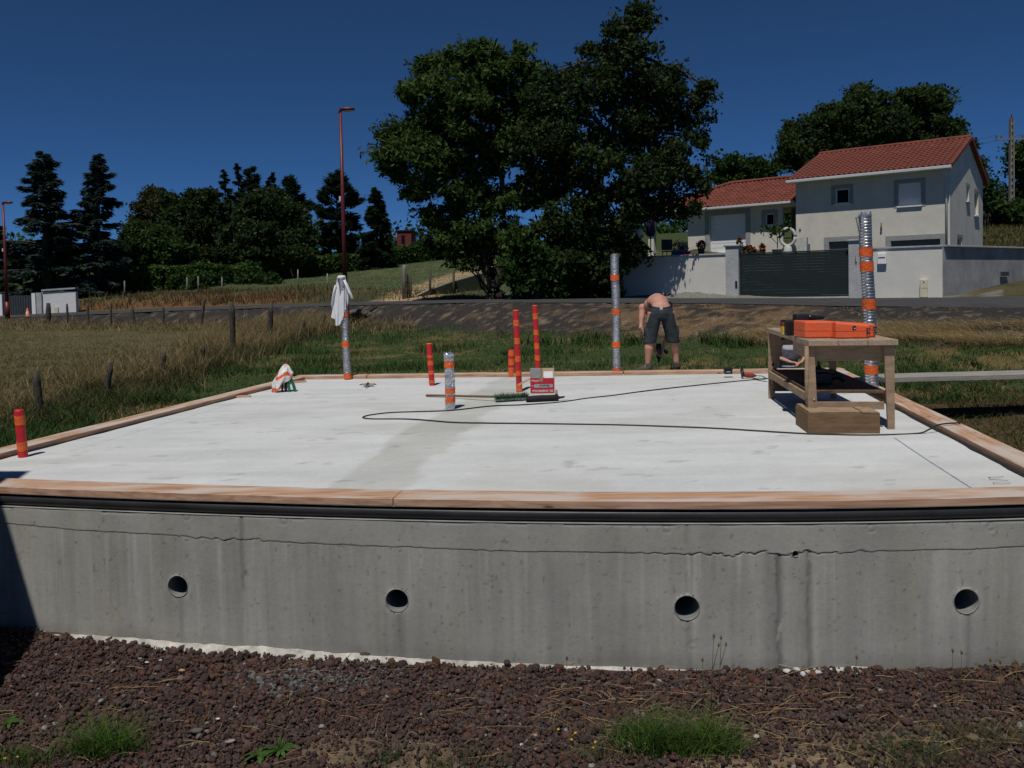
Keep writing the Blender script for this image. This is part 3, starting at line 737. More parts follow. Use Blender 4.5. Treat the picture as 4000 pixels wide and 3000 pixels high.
# ------------------------------------------------------------------ red cardboard box
def carton():
    p = G(1172.5, 853.5); Wd = .292; D = .20; H = .205
    t = thing('cardboard_box', 'open red and white cardboard box of sealant tubes with grey flaps up', 'box', (p.x, p.y, 0), R_(-3))
    redc = mat('carton_red', (.46, .022, .035), .55, var=.08, scale=12); wh = mat('carton_white', (.62, .62, .62), .6, var=.06, scale=10); gr = mat('carton_grey', (.40, .40, .40), .7, var=.10, scale=10)
    br = mat('carton_brown', (.36, .25, .16), .7, var=.12, scale=12)
    m = MB()
    for x0, x1, y0, y1 in ((-Wd/2, Wd/2, 0, .004), (-Wd/2, Wd/2, D-.004, D), (-Wd/2, -Wd/2+.004, .004, D-.004), (Wd/2-.004, Wd/2, .004, D-.004)): m.box(x0, x1, y0, y1, .001, H)
    m.box(-Wd/2+.004, Wd/2-.004, .004, D-.004, .001, .005); m.build('carton_body', wh, t)
    MB().box(-Wd/2+.001, Wd/2-.008, -.0012, -.0002, .022, H-.003).build('printed_panel', redc, t)
    # flaps
    MB().box(-.143, -.020, -.004, .0, 0, .12, T(0, .0, H) @ RX(R_(12))).build('flap', gr, t)
    MB().box(-.03, .004, -.0075, -.0045, -.045, .118, T(0, 0, H) @ RX(R_(6))).build('packing_tape', br, t)
    MB().box(.012, .122, 0, .004, 0, .085, T(0, .03, H-.005) @ RX(R_(-30))).build('paper_slip', wh, t)
    MB().box(0, .004, 0, .15, 0, .13, T(Wd/2-.004, .02, H) @ RY(R_(-6))).build('flap', gr, t)
    MB().box(-.155, .0, -.012, .012, 0, .0015, T(-Wd/2, .0, H-.01) @ RZ(R_(10)) @ RY(R_(-25)) @ RX(R_(55))).build('packing_tape', br, t)
    MB().box(-.14, 0.14, .0, .004, 0, .11, T(0, D-.004, H) @ RX(R_(-35))).build('flap', br, t)
    MB().box(Wd/2+.002, Wd/2+.03, .0, .05, .015, .055).build('side_tab', br, t)
    # print: cartridge picture, lettering upside down
    m = MB(); M = T(.022, -.0015, .112)
    m.prism([(-.125, -.006), (-.12, -.0215), (.094, -.0215), (.098, -.018), (.098, .016), (.094, .019), (-.12, .019), (-.125, .006)], -.0012, -.0002, M); m.build('printed_cartridge', mat('print_grey', (.36, .36, .38), .5, var=.15, scale=18, stretch=(.5, 1, 6)), t)
    m = MB(); m.prism([(-.155, -.004), (-.155, .004), (-.125, .004), (-.125, -.004)], -.0010, -.0002, M); m.build('printed_nozzle', gr, t)
    m = MB(); pts = [(-.13, 0, .158), (-.125, 0, .172), (-.11, 0, .175), (-.085, 0, .165), (-.06, 0, .168), (-.035, 0, .176)]
    m.tube([(a_, -.0014, c_) for a_, _, c_ in pts], [.010, .012, .010, .011, .012, .008], 8, flat=1); 
    for i, v in enumerate(m.v): m.v[i] = Vector((v.x, -.0014+(v.y+.0014)*.04, v.z))
    m.build('printed_bead', mat('print_pink', (.62, .25, .26), .5, var=.1), t)
    def txt(s, size, x, z, m_, flip, nm='lettering', ext=.0004, bold=0):
        cu = bpy.data.curves.new(nm, 'FONT'); cu.body = s; cu.size = size; cu.align_x = 'CENTER'; cu.align_y = 'CENTER'; cu.extrude = ext; cu.offset = bold
        cu.materials.append(m_); o = bpy.data.objects.new(nm, cu); C.objects.link(o); o.parent = t
        dg = bpy.context.evaluated_depsgraph_get(); dg.update(); me = bpy.data.meshes.new_from_object(o.evaluated_get(dg)); bpy.data.objects.remove(o)
        o = bpy.data.objects.new(nm, me); C.objects.link(o); o.parent = t; o.matrix_local = T(x, -.0032, z) @ RX(R_(90)) @ RZ(math.pi if flip else 0); o['kind'] = 'stuff'
        return o
    txt('DL CHEMICALS', .036, .0, .052, wh, True, bold=.0008)
    txt('Paracryl', .036, .022, .112, mat('print_black', (.01, .01, .012), .5), True, bold=.0008)
carton()

# ------------------------------------------------------------------ power cord looping over the slab
def cord():
    pts = [(1708, 826), (1690, 822), (1662, 818.6), (1620, 822), (1530, 830.6), (1407, 844), (1327, 854.8), (1272, 861), (1206, 870), (1130, 875.5), (1060, 878.4), (970, 888), (854, 892), (805, 897), (787, 901), (786, 904.5), (809, 906.4), (888, 907), (978, 913.7), (1060, 915.5), (1180, 916.8), (1327, 919.2), (1450, 923), (1542, 926.6), (1640, 932.5), (1740, 938.5), (1768, 939.5), (1850, 941.5), (1908, 941)]
    P = [G(x, y)+Vector((0, 0, .007)) for x, y in pts]
    e = Vector(P[-1]); P += [e+Vector((.30, .03, .0)), e+Vector((.42, .06, .03)), e+Vector((.50, .09, .056)), e+Vector((.66, .15, .056)), e+Vector((.74, .18, .02)), e+Vector((.80, .2, -.3)), e+Vector((.9, .3, -.62))]
    # catmull-rom
    Q = []
    for i in range(len(P)-1):
        p0, p1, p2, p3 = P[max(0, i-1)], P[i], P[i+1], P[min(len(P)-1, i+2)]
        for j in range(8):
            t = j/8; Q.append(.5*((2*p1)+(p2-p0)*t+(2*p0-5*p1+4*p2-p3)*t*t+(3*p1-p0-3*p2+p3)*t**3)+Vector((random.uniform(-.0015, .0015), random.uniform(-.003, .003), 0)))
    Q.append(P[-1])
    tag(MB().tube(Q, .0068, 7).build('extension_lead', mat('cord_rubber', (.022, .026, .024), .6, var=.2, scale=20)), 'long dark power cord lying in a loop across the slab', 'cord')
cord()

# ------------------------------------------------------------------ angle grinder, battery box
def grinder():
    p = G(1608, 817.5); t = thing('angle_grinder', 'red angle grinder standing on its black disc guard on the slab', 'grinder', p, R_(-5))
    bl = mat('tool_black', (.015, .015, .017)); rd = mat('tool_red', (.30, .045, .035), .45, var=.2, scale=25)
    Mx = RY(R_(90))
    MB().lathe([(.001, -.004), (.058, -.004), (.058, .004), (.001, .004)], 24, M=T(-.03, 0, .062) @ Mx).build('disc', mat('disc_grey', (.06, .05, .05), .7), t)
    m = MB(); vs = []; fs = []
    for i in range(15):
        q = R_(20+i*14)
        for x, r in ((-.045, .064), (-.015, .064), (-.015, .056), (-.045, .056)): vs.append((x, r*math.cos(q), .064+r*math.sin(q)))
    for i in range(14):
        for k in range(4): fs.append((i*4+k, i*4+(k+1) % 4, (i+1)*4+(k+1) % 4, (i+1)*4+k))
    m.add(vs, fs, None, True).build('guard', bl, t)
    m = MB(); m.tube([(-.03, 0, .06), (-.028, 0, .14), (-.036, 0, .20)], [.012, .011, .009], 8); m.build('side_handle', bl, t)
    MB().tube([(-.01, 0, .055), (.015, 0, .05), (.06, 0, .042), (.115, 0, .038), (.14, 0, .036)], [.028, .034, .033, .028, .016], 14).build('body', rd, t)
    MB().tube([(.13, 0, .036), (.155, 0, .034)], [.018, .012], 10).build('rear_cap', bl, t)
    P = [p+Vector((.155, 0, .034)), p+Vector((.20, .0, .03)), G(1640, 812.5)+Vector((0, 0, .012)), G(1658, 817)+Vector((0, 0, .006)), G(1650, 822)+Vector((0, 0, .006)), G(1632, 818.5)+Vector((0, 0, .006)), G(1622, 816.5)+Vector((0, 0, .006)), G(1640, 824)+Vector((0, 0, .006)), G(1668, 826)+Vector((0, 0, .006))]
    P2 = [P[i].lerp(P[i+1], j/5) for i in range(len(P)-1) for j in range(5)]
    P2 = [sum((P2[max(0, min(len(P2)-1, i+d))] for d in range(-3, 4)), Vector())/7-p for i in range(len(P2))]
    MB().tube([RZ(R_(5)) @ v for v in P2], .0045, 6).build('cable', bl, t)
grinder()
p = G(1574.5, 808.5, .048); t = thing('battery_pack', 'black battery box sitting on the back timber right of the bending man', 'battery', (p.x, p.y+.04, .049))
MB().box(-.052, .052, -.035, .04, 0, .062, c=.006).build('casing', mat('tool_black', (.015, .015, .017)), t)
MB().box(-.058, .058, -.04, .045, .0625, .085, c=.005).build('top_rail', mat('tool_black', (.015, .015, .017)), t)
MB().box(-.03, .022, -.0365, -.0352, .028, .036).build('label_stripe', mat('label_white', (.6, .6, .6), .5), t)

# ------------------------------------------------------------------ workbench
BO = Vector((2.545, 7.03, 0)); BA = math.atan2(2.02, .27)-math.pi/2   # rotation of the bench about z
old = mat('bench_wood', (.38, .265, .17), .85, var=.22, scale=4, stretch=(1.5, 1.5, 5), bump=.3, bscale=30, col2=(.24, .165, .11))
oldx = mat('bench_wood_long', (.43, .33, .24), .85, var=.2, scale=4, stretch=(9, 1.2, 9), bump=.3, bscale=30, col2=(.27, .19, .13))
darkw = mat('shelf_board', (.11, .07, .045), .85, var=.3, scale=14, bump=.5, bscale=60)
def bench():
    t = thing('workbench', 'rough wooden workbench with a lower shelf on the slab', 'workbench', BO, BA)
    W_ = .735; Ln = 2.06; H = .775
    # top: three boards
    for i in range(3):
        x0 = i*W_/3+.001; MB().box(x0, x0+W_/3-.003, random.uniform(-.004, .004), Ln+random.uniform(-.01, .01), H-.048, H, c=.004).build('top_board', oldx, t)
    # apron
    MB().box(.05, W_-.035, .085, .108, H-.185, H-.050, c=.003).build('apron', old, t)
    MB().box(.05, W_-.035, Ln-.12, Ln-.095, H-.185, H-.050, c=.003).build('apron', old, t)
    MB().box(.028, .048, .11, .80, H-.17, H-.050, c=.003).build('apron', old, t)
    # front legs (splayed boards) and braces
    def leg(x0, x1, y, wtop, wbot, th_=.028):
        m = MB(); m.prism([(x0, H-.05), (x0+wtop, H-.05), (x1+wbot, 0), (x1, 0)], y, y+th_); return m
    leg(.0, -.0, .045, .055, .085).build('leg', old, t)
    leg(W_-.105, W_-.075, .045, .085, .055).build('leg', old, t)
    m = MB(); m.tube([(-.012, .02, H-.05), (-.005, .06, .38), (.02, .11, .01)], .018, 6, flat=1.6); m.build('brace', old, t)
    leg(.0, .0, Ln-.10, .05, .07).build('leg', old, t)
    leg(W_-.105, W_-.08, Ln-.10, .085, .06).build('leg', old, t)
    # wide slanting board on the far left leg
    m = MB(); m.prism([(.115, H-.05), (.185, H-.05), (.075, .30), (.005, .30)], Ln-.135, Ln-.105); m.build('brace', old, t)
    # side rails and shelf
    MB().box(-.004, .022, .12, Ln-.14, .235, .305, c=.003).build('side_rail', old, t)
    MB().box(W_-.075, W_-.05, .12, Ln-.14, .235, .305, c=.003).build('side_rail', old, t)
    for i in range(2):
        MB().box(.024+i*.32, .024+i*.32+.317, .09, Ln-.14, .308, .326).build('shelf_board', darkw, t)
    MB().box(.06, W_-.09, .094, .118, .165, .232, c=.003).build('cross_rail', old, t)
    MB().box(.03, W_-.06, Ln-.17, Ln-.145, .09, .32).build('end_board', darkw, t)
    # knots / bolt heads
    m = MB()
    for x, z in ((.145, .66), (.04, .38)): m.lathe([(.001, .002), (.014, .0015), (.016, 0)], 10, M=T(x+.0, Ln-.137, z) @ RX(R_(90)))
    m.build('knot', mat('knot_dark', (.05, .03, .02), .8), t)
    MB().lathe([(.001, .008), (.008, .006), (.009, 0)], 10, M=T(.052, .044, .26) @ RX(R_(90))).build('bolt', mat('steel', (.45, .45, .45), .35, metal=1, var=.1), t)
    return t
bench()
def on_bench(x, y, z): return Vector((*(BO+RZ(BA).to_3x3() @ Vector((x, y, 0))).xy, z))
HB = .775
def case():
    o_ = on_bench(0, 0, HB); t = thing('tool_case', 'scuffed bright orange plastic tool case lying on the workbench', 'case', (o_.x, o_.y, HB+.001), 0)
    og = mat('case_orange', (.80, .12, .035), .5, var=.12, scale=7, bump=.2, bscale=30, spec=.35, col2=(.70, .135, .06)); bl = mat('tool_black', (.015, .015, .017))
    import bmesh
    def shell(plan, z0, z1, zl, nm):
        """plan polygon (x,y) extruded, with height zl(x) for the upper rim, corners rounded"""
        bm = bmesh.new(); vb = [bm.verts.new((x, y, z0)) for x, y in plan]; vt = [bm.verts.new((x, y, zl(x) if zl else z1)) for x, y in plan]
        bm.faces.new(vb[::-1]); bm.faces.new(vt)
        for i in range(len(plan)): j = (i+1) % len(plan); bm.faces.new((vb[i], vb[j], vt[j], vt[i]))
        ed = [e for e in bm.edges if abs(e.verts[0].co.z-e.verts[1].co.z) > .01]
        bmesh.ops.bevel(bm, geom=ed, offset=.022, segments=3, affect='EDGES', profile=.5)
        rim = [e for e in bm.edges if all((v.co.z > (z0+z1)/2) == (zl is not None) for v in e.verts) and abs(e.verts[0].co.z-e.verts[1].co.z) < .05 and len([f for f in e.link_faces if abs(f.normal.z) > .6]) == 1]
        bm.normal_update()
        bmesh.ops.bevel(bm, geom=rim, offset=.012, segments=2, affect='EDGES', profile=.5)
        me = bpy.data.meshes.new(nm); bm.to_mesh(me); bm.free(); me.materials.append(og)
        o = bpy.data.objects.new(nm, me); C.objects.link(o); o.parent = t; return o
    # plan in world axes relative to bench corner; x from the left of the case
    x0 = .06; K = .83; plan = [(x0+K*a_, b_) for a_, b_ in [(0, .25), (.27, .22), (.275, .13), (.62, .10), (.63, .20), (.745, .215), (.745, .50), (.40, .52), (.30, .56), (0, .56)]]
    zt = lambda x: .148 if x < x0+.18 else (.146 if x < x0+.36 else (.142 if x < x0+.42 else .118))
    zt2 = lambda x: np.interp(x, [x0, x0+K*.33, x0+K*.42, x0+K*.745], [.152, .148, .122, .116])
    shell(plan, 0.002, .062, None, 'lower_shell'); shell(plan, .066, .15, lambda x: float(zt2(x)), 'upper_shell')
    pl2 = [(x+(.004 if x < x0+.3 else -.004), y+(.004 if y < .3 else -.004)) for x, y in plan]
    shell(pl2, .058, .07, None, 'seam_band')
    MB().box(x0+K*.44, x0+K*.478, .110, .128, .075, .112, c=.004).build('latch', bl, t)
    MB().box(x0+K*.453, x0+K*.468, .1075, .1098, .084, .094).build('latch_label', mat('label_white', (.6, .6, .6)), t)
    m = MB(); m.tube([(x0+K*.585, .118, .085), (x0+K*.583, .088, .085), (x0+K*.608, .086, .085), (x0+K*.612, .118, .085)], .006, 6); m.tube([(x0+K*.585, .118, .045), (x0+K*.583, .088, .045), (x0+K*.608, .086, .045), (x0+K*.612, .118, .045)], .006, 6); m.build('latch', bl, t)
    m = MB(); m.tube([(x0+K*.715, .222, .09), (x0+K*.713, .2, .09), (x0+K*.735, .2, .09), (x0+K*.735, .222, .09)], .006, 6); m.tube([(x0+K*.715, .222, .045), (x0+K*.713, .2, .045), (x0+K*.735, .2, .045), (x0+K*.735, .222, .045)], .006, 6); m.build('latch', bl, t)
case()
def nailer():
    o_ = on_bench(.05, .72, HB); t = thing('nail_gun', 'black power tool with a conical nozzle lying behind the orange case', 'power tool', (o_.x, o_.y, HB+.001))
    bl = mat('tool_black2', (.018, .018, .020), .38, var=.25, scale=20, spec=.5); gr = mat('tool_grey', (.06, .062, .066), .45, var=.15, scale=20)
    MB().box(-.125, .0, -.05, .10, 0, .145, c=.012).build('motor_housing', bl, t)
    MB().box(-.142, -.127, -.03, .03, .01, .085, c=.003).build('trigger_guard', mat('tool_yellow', (.62, .45, .06)), t)
    MB().box(-.138, -.122, -.02, .02, .09, .125, c=.003).build('switch', mat('tool_red', (.30, .045, .035)), t)
    MB().box(.004, .10, -.07, .12, .0, .12, c=.01).build('lower_body', bl, t)
    MB().box(-.02, .105, -.05, .07, .118, .20, c=.014).build('upper_body', bl, t)
    MB().tube([(.10, 0, .165), (.135, 0, .165), (.145, 0, .165), (.25, 0, .162), (.262, 0, .162)], [.032, .034, .026, .016, .008], 16).build('nozzle', bl, t)
    MB().box(.105, .50, -.03, .10, .085, .115, c=.006).build('magazine', gr, t)
    MB().box(.455, .51, -.04, .11, .06, .118, c=.008).build('magazine_end', bl, t)
    MB().box(.11, .44, -.025, .09, .0, .08, c=.01).build('base_housing', bl, t)
    m = MB()
    for x in (-.036, -.018): m.box(x, x+.007, -.0525, -.0502, .03, .055, RY(R_(0)))
    m.build('label_stripe', mat('label_white', (.6, .6, .6)), t)
nailer()
def compressor():
    o_ = on_bench(.22, .55, .327); t = thing('shelf_tool', 'dark power tool lying on the lower shelf of the workbench', 'power tool', o_, BA)
    bl = mat('tool_black2', (.018, .018, .020)); rd = mat('tool_red', (.30, .045, .035))
    MB().box(-.10, .10, -.05, .16, 0, .12, c=.02).build('motor_housing', bl, t)
    MB().tube([(.09, 0, .07), (.15, .02, .08), (.19, .02, .06), (.21, .0, .03)], [.035, .032, .028, .02], 12).build('grip', bl, t)
    MB().box(-.11, .06, -.08, .1, .12, .145, c=.006).build('base_plate', bl, t)
    MB().tube([(.0, .06, .13), (.0, .06, .26), (.02, .06, .30)], [.035, .03, .02], 10).build('handle', mat('bench_grey', (.10, .08, .06), .7), t)
    MB().box(-.03, .02, -.053, -.0505, .05, .06).build('trim_strip', rd, t)
compressor()
def step_box():
    p = G(1745.6, 937); q = G(1901.5, 937); d = q-p
    t = thing('step_box', 'low brown wooden box step in front of the workbench', 'box', (p.x, p.y, .001), math.atan2(d.y, d.x))
    m_ = mat('step_wood', (.22, .135, .070), .85, var=.3, scale=5, stretch=(.8, 6, 7), bump=.35, bscale=40, col2=(.12, .072, .036)); W_ = d.length
    MB().box(.0, W_, 0, .02, 0, .172, c=.003).build('front_board', m_, t)
    MB().box(.0, W_, .44, .46, 0, .172, c=.003).build('back_board', m_, t)
    MB().box(.001, .019, .021, .439, 0, .171).build('side_board', m_, t)
    MB().box(W_-.019, W_-.001, .021, .439, 0, .171).build('side_board', m_, t)
    for x0, x1, z in ((.0, .11, .174), (.0+.06, W_-.09, .179), (W_-.145, W_-.075, .186), (W_-.072, W_-.005, .176)):
        pass
    MB().box(.012, .085, .0, .47, .1735, .187, T(0, 0, 0), .003).build('tread_board', old, t)
    MB().box(.088, W_-.15, .012, .45, .1735, .184, c=.003).build('tread_board', old, t)
    MB().box(W_-.146, W_-.08, -.004, .47, .1735, .190, c=.003).build('tread_board', old, t)
    MB().box(W_-.077, W_-.006, .004, .46, .1735, .182, c=.003).build('tread_board', old, t)
step_box()

# right-hand scaffold plank bridging the pit
a = U(1906, 822, 9.95); b = U(2215, 813, 9.95)
A = Vector((4.42, 9.72, 0)); B = Vector((6.55, 9.80, 0)); d = B-A
o = MB().box(0, d.length, 0, .42, .052, .112, c=.004).build('grey_plank', mat('grey_plank', (.30, .28, .25), .9, var=.15, scale=3, stretch=(1, 10, 10), bump=.3), loc=(A.x, A.y, 0), rotz=math.atan2(d.y, d.x))
tag(o, 'weathered grey plank running off the right slab edge over the pit', 'plank')
# chalk lines and nails
def chalk(pts, label, w_=.006):
    P = [G(*q)+Vector((0, 0, .0065)) for q in pts]; d = (P[-1]-P[0]).normalized(); nrm = Vector((-d.y, d.x, 0))*w_/2
    vs = []
    for q in P: vs += [q-nrm, q+nrm]
    tag(MB().add(vs, [(2*i, 2*i+1, 2*i+3, 2*i+2) for i in range(len(P)-1)]).build('chalk_line', mat('blue_chalk', (.40, .47, .58), .95, var=.25, scale=60), fix=False), label, 'chalk line')
chalk([(520, 868), (420, 897), (300, 932), (150, 975)], 'faint blue chalk line on the slab parallel to the left edge', .004)
chalk([(1931, 946), (1985, 982), (2040, 1018), (2100, 1056)], 'thin blue chalk line on the slab towards the right front corner', .007)
def nail(px, py, a, label):
    p = G(px, py)+Vector((0, 0, .010)); o = MB(); o.tube([(-.05, 0, 0), (.045, 0, 0), (.05, .0, 0)], [.0016, .0016, .0016], 6); o.tube([(-.05, 0, 0), (-.051, 0, 0)], .006, 6)
    if a > 9: pass
    t = o.build('nail', mat('steel_dark', (.22, .21, .20), .5, metal=.5), loc=p, rotz=a); tag(t, label, 'nail', 'loose nails on the slab')
nail(2152, 1034, .15, 'dark nail lying on the slab near the right front corner, farther from the camera')
nail(2158, 1040, -.4, 'dark nail crossing another near the right front corner of the slab')
nail(2165, 1047, -.12, 'dark nail lying closest to the right front corner timber')
for q_, (px, py) in enumerate([(640, 1002), (1265, 965), (1180, 984), (575, 905), (1560, 905)]):
    pass

# ================================================================== houses, walls, gate
HA = R_(38)                                         # the house front turns away by this angle
ax = Vector((math.cos(HA), -math.sin(HA), 0)); bx_ = Vector((math.sin(HA), math.cos(HA), 0))
render_w = mat('render_cream', (.66, .625, .55), .95, var=.07, scale=1.1, bump=.45, bscale=34, spec=.1, col2=(.55, .52, .46))
band_g = mat('band_grey', (.30, .30, .30), .9, var=.08, scale=6, bump=.4, bscale=20)
white_p = mat('white_pvc', (.78, .78, .78), .4, var=.03, scale=10)
glass_d = mat('dark_glass', (.010, .011, .014), .12, var=.1, scale=2, spec=.25)
gutter_m = mat('gutter', (.55, .56, .57), .4, var=.05, scale=6)
def house():
    O = U(1720, 545, 40); O = Vector((O.x, O.y, 0))
    root = thing('house', 'cream rendered two-storey house with red tiled roofs and white garage doors', 'house', O, -HA)
    def find(px, f):     # parameter so that the projection reaches px
        lo, hi = 0, 30
        for _ in range(40):
            m_ = (lo+hi)/2; q = RM.transposed() @ (f(m_)-Vector((0, 0, CAMZ))); x = 1106+F*q.x/-q.z
            if x < px: lo = m_
            else: hi = m_
        return m_
    W_ = find(2052, lambda s: O+ax*s+Vector((0, 0, 4))); D_ = find(2123, lambda s: O+ax*W_+bx_*s+Vector((0, 0, 4)))
    D_ = min(max(D_, 6.5), 9.5)
    def S(px, py):      # pixel -> (s, z) on the main front
        d = ray(px, py); o = Vector((0, 0, CAMZ)); n = bx_; t = (O-o).dot(n)/d.dot(n); P = o+d*t; return (P-O).dot(ax), P.z
    z0 = .4; ze = 6.2
    Yr = (O+ax*W_+bx_*D_/2).y; Yl = (O+bx_*D_/2).y; zr = (CAMZ+294.8*Yr/F+CAMZ+272*Yl/F)/2-.12
    def wallpanel(name, M, w_, z_lo, z_hi, openings, gable=None):
        """front-type wall in local x,z at y=0 facing -y with rectangular openings; M maps to house space"""
        xs = sorted(set([0, w_]+[v for o in openings for v in o[:2]])); zs = sorted(set([z_lo, z_hi]+[v for o in openings for v in o[2:4]]))
        mb = MB()
        for i in range(len(xs)-1):
            for j in range(len(zs)-1):
                cx, cz = (xs[i]+xs[i+1])/2, (zs[j]+zs[j+1])/2
                if any(o[0] < cx < o[1] and o[2] < cz < o[3] for o in openings): continue
                mb.add([(xs[i], 0, zs[j]), (xs[i+1], 0, zs[j]), (xs[i+1], 0, zs[j+1]), (xs[i], 0, zs[j+1])], [(0, 1, 2, 3)], M)
        for o in openings:   # reveals
            a, b, c, d = o[:4]; dp = .22
            mb.add([(a, 0, c), (a, dp, c), (a, dp, d), (a, 0, d)], [(0, 1, 2, 3)], M); mb.add([(b, 0, c), (b, dp, c), (b, dp, d), (b, 0, d)], [(3, 2, 1, 0)], M)
            mb.add([(a, 0, d), (b, 0, d), (b, dp, d), (a, dp, d)], [(0, 3, 2, 1)], M); mb.add([(a, 0, c), (b, 0, c), (b, dp, c), (a, dp, c)], [(0, 1, 2, 3)], M)
        if gable: mb.add([(0, 0, z_hi), (w_, 0, z_hi), (w_/2, 0, gable)], [(0, 1, 2)], M)
        return mb.build(name, render_w, root, fix=False)
    def surround(a, b, c, d, M, t=.16, sill=True, bottom=True):
        mb = MB(); y0, y1 = -.018, -.003
        mb.box(a-t, b+t, y0, y1, d+.003, d+t, M); mb.box(a-t, a-.003, y0, y1, c-(.05 if sill else 0), d, M); mb.box(b+.003, b+t, y0, y1, c-(.05 if sill else 0), d, M)
        mb.build('surround', band_g, root)
        if sill: MB().box(a-.06, b+.06, -.10, .12, c-.055, c-.003, M).build('sill', white_p, root)
    def window(a, b, c, d, M, kind='glass', slats=0):
        w_ = MB(); f = .06; y = .10
        for q in ((a, a+f, c, d), (b-f, b, c, d), (a+f, b-f, c, c+f), (a+f, b-f, d-f, d)): w_.box(q[0], q[1], y, y+.05, q[2], q[3], M)
        fr = w_.build('window', white_p, root)
        if kind == 'glass': MB().box(a+f, b-f, y+.015, y+.03, c+f, d-f, M).build('pane', glass_d, fr)
        else:
            n = slats
            for i in range(n):
                z = c+f+(d-c-2*f)*i/n; o = MB().box(a+f, b-f, y+.005, y+.03, z+.004, z+(d-c-2*f)/n-.003, M).build('slat', white_p, fr)
        return fr
    def garage(a, b, c, d, M, n, m_):
        g = MB().box(a, b, .17, .20, c, d, M).build('garage_door', m_, root)
        for i in range(n): MB().box(a+.01, b-.01, .145, .168, c+(d-c)*i/n+.012, c+(d-c)*(i+1)/n-.008, M).build('door_panel', m_, g)
    I = Matrix.Identity(4)
    # main front
    s1a, z1b = S(1804.5, 441); s1b, z1t = S(1834, 406)
    s2a, z2b = S(1941, 446); s2b, z2t = S(1989, 393)
    g1a, g1t = S(1790, 522.5); g1b, _ = S(1872, 520)
    g2a, g2t = S(1924, 520.5); g2b, _ = S(2031, 514)
    ops = [(s1a, s1b, z1b, z1t), (s2a, s2b, z2b, z2t), (g1a, g1b, .7, g1t), (g2a, g2b, .7, g2t)]
    wallpanel('wall', I, W_, z0, ze, ops)
    surround(*ops[0], I, .19); surround(*ops[1], I, .19); surround(*ops[2], I, .22, False); surround(*ops[3], I, .22, False)
    window(*ops[0], I); window(*ops[1], I, 'shutter', 12)
    gm = mat('garage_grey', (.16, .165, .17), .5, var=.05, scale=6)
    garage(*ops[2], I, 4, gm); garage(*ops[3], I, 4, gm)
    # right gable
    MR = T(W_, 0, 0) @ RZ(R_(90))
    def SR(px, py):
        d = ray(px, py); o = Vector((0, 0, CAMZ)); P0 = O+ax*W_; t = (P0-o).dot(ax)/d.dot(ax); P = o+d*t; return (P-P0).dot(bx_), P.z
    r1 = (*[SR(2087, 399)[0], SR(2093.5, 399)[0]], SR(2090, 435)[1], SR(2090, 402)[1])
    r2 = (*[SR(2104.5, 412)[0], SR(2113.5, 412)[0]], SR(2108, 466)[1], SR(2108, 414)[1])
    r3 = (*[SR(2067.5, 512)[0], SR(2078, 512)[0]], SR(2072, 526)[1]-.3, SR(2072, 513)[1])
    wallpanel('wall', MR, D_, z0, ze, [r1, r2, r3], zr)
    for r in (r1, r2): surround(*r, MR, .14); window(*r, MR)
    surround(*r3, MR, .14, False); window(*r3, MR)
    wallpanel('wall', T(0, D_, 0) @ RZ(R_(-90)), D_, z0, ze, [], zr)
    wallpanel('wall', T(W_, D_, 0) @ RZ(R_(180)), W_, z0, ze, [])
    # roof planes with tiles
    tile_m = mat('roof_tile', (.215, .062, .040), .85, var=.2, scale=1.6, bump=.2, bscale=12, col2=(.125, .040, .030), spec=.25)
    tile_me = None; cnt = [0]; rest = MB()
    def tilegeo(w_, l_):
        vs = []; fs = []; n = 6
        for j, (y, zz) in enumerate(((0, .040), (l_*1.08, .012))):
            for k in range(n+1):
                t = k/n; vs.append((t*w_, y, zz+(.045*math.sin(t*math.pi/.62) if t < .62 else -.006*math.sin((t-.62)/.38*math.pi))))
        for k in range(n): fs.append((k, k+1, n+2+k, n+1+k))
        b = len(vs)
        for k in range(n+1): v = vs[k]; vs.append((v[0], v[1], v[2]-.03))
        for k in range(n): fs.append((b+k, b+k+1, k+1, k))
        return vs, fs
    TW, TL = .235, .36
    tv, tf = tilegeo(TW, TL)
    tproto = MB().add(tv, tf).build('tile', tile_m, root, fix=False)
    def slope(M, w_, l_, roofname, first, clipf=None):
        """M: local frame with x along the eave, y up the slope, z normal"""
        rb = MB().box(0, w_, 0, l_, -.07, -.01, M).build(roofname, mat('roof_under', (.20, .06, .035), .9, var=.2, scale=4), root)
        nx_ = int(round(w_/TW)); ny_ = int(l_/TL)
        for j in range(ny_+1):
            for i in range(nx_):
                if clipf and clipf((i+.5)*TW, (j+.5)*TL): continue
                zz = random.uniform(-.004, .004); MM = M @ T(i*w_/nx_, min(j*TL, l_-TL), .0+zz) @ RZ(random.uniform(-.012, .012))
                if first and cnt[0] < 300 and not (cnt[0] == 0):
                    c = copy_obj(tproto, root); c.matrix_local = MM; cnt[0] += 1
                elif first and cnt[0] == 0: tproto.matrix_local = MM; cnt[0] += 1
                else: rest.add(tv, tf, MM)
        return rb
    pa = math.atan2(zr-ze, D_/2); ov = .55
    ol = ov/math.cos(pa); L_ = D_/2/math.cos(pa)+ol
    MF = T(-.25, -ov, ze-ov*math.tan(pa)+.10) @ RX(pa); slope(MF, W_+.42, L_, 'roof', True)
    MBk = T(W_+.17, D_+ov, ze-ov*math.tan(pa)+.10) @ RZ(math.pi) @ RX(pa); slope(MBk, W_+.42, L_, 'roof', False)
    m = MB(); m.tube([(x, D_/2, zr+.14+random.uniform(-.006, .006)) for x in np.linspace(-.25, W_+.17, 34)], .10, 10, cap=True).build('ridge', tile_m, root)
    # verge tiles right side
    mb = MB()
    for sg, M in ((1, MF), (0, MBk)): 
        xx = W_+.42-.02 if sg else -.02
        mb.box(xx-.02, xx+.05, 0, L_, -.10, .07, M)
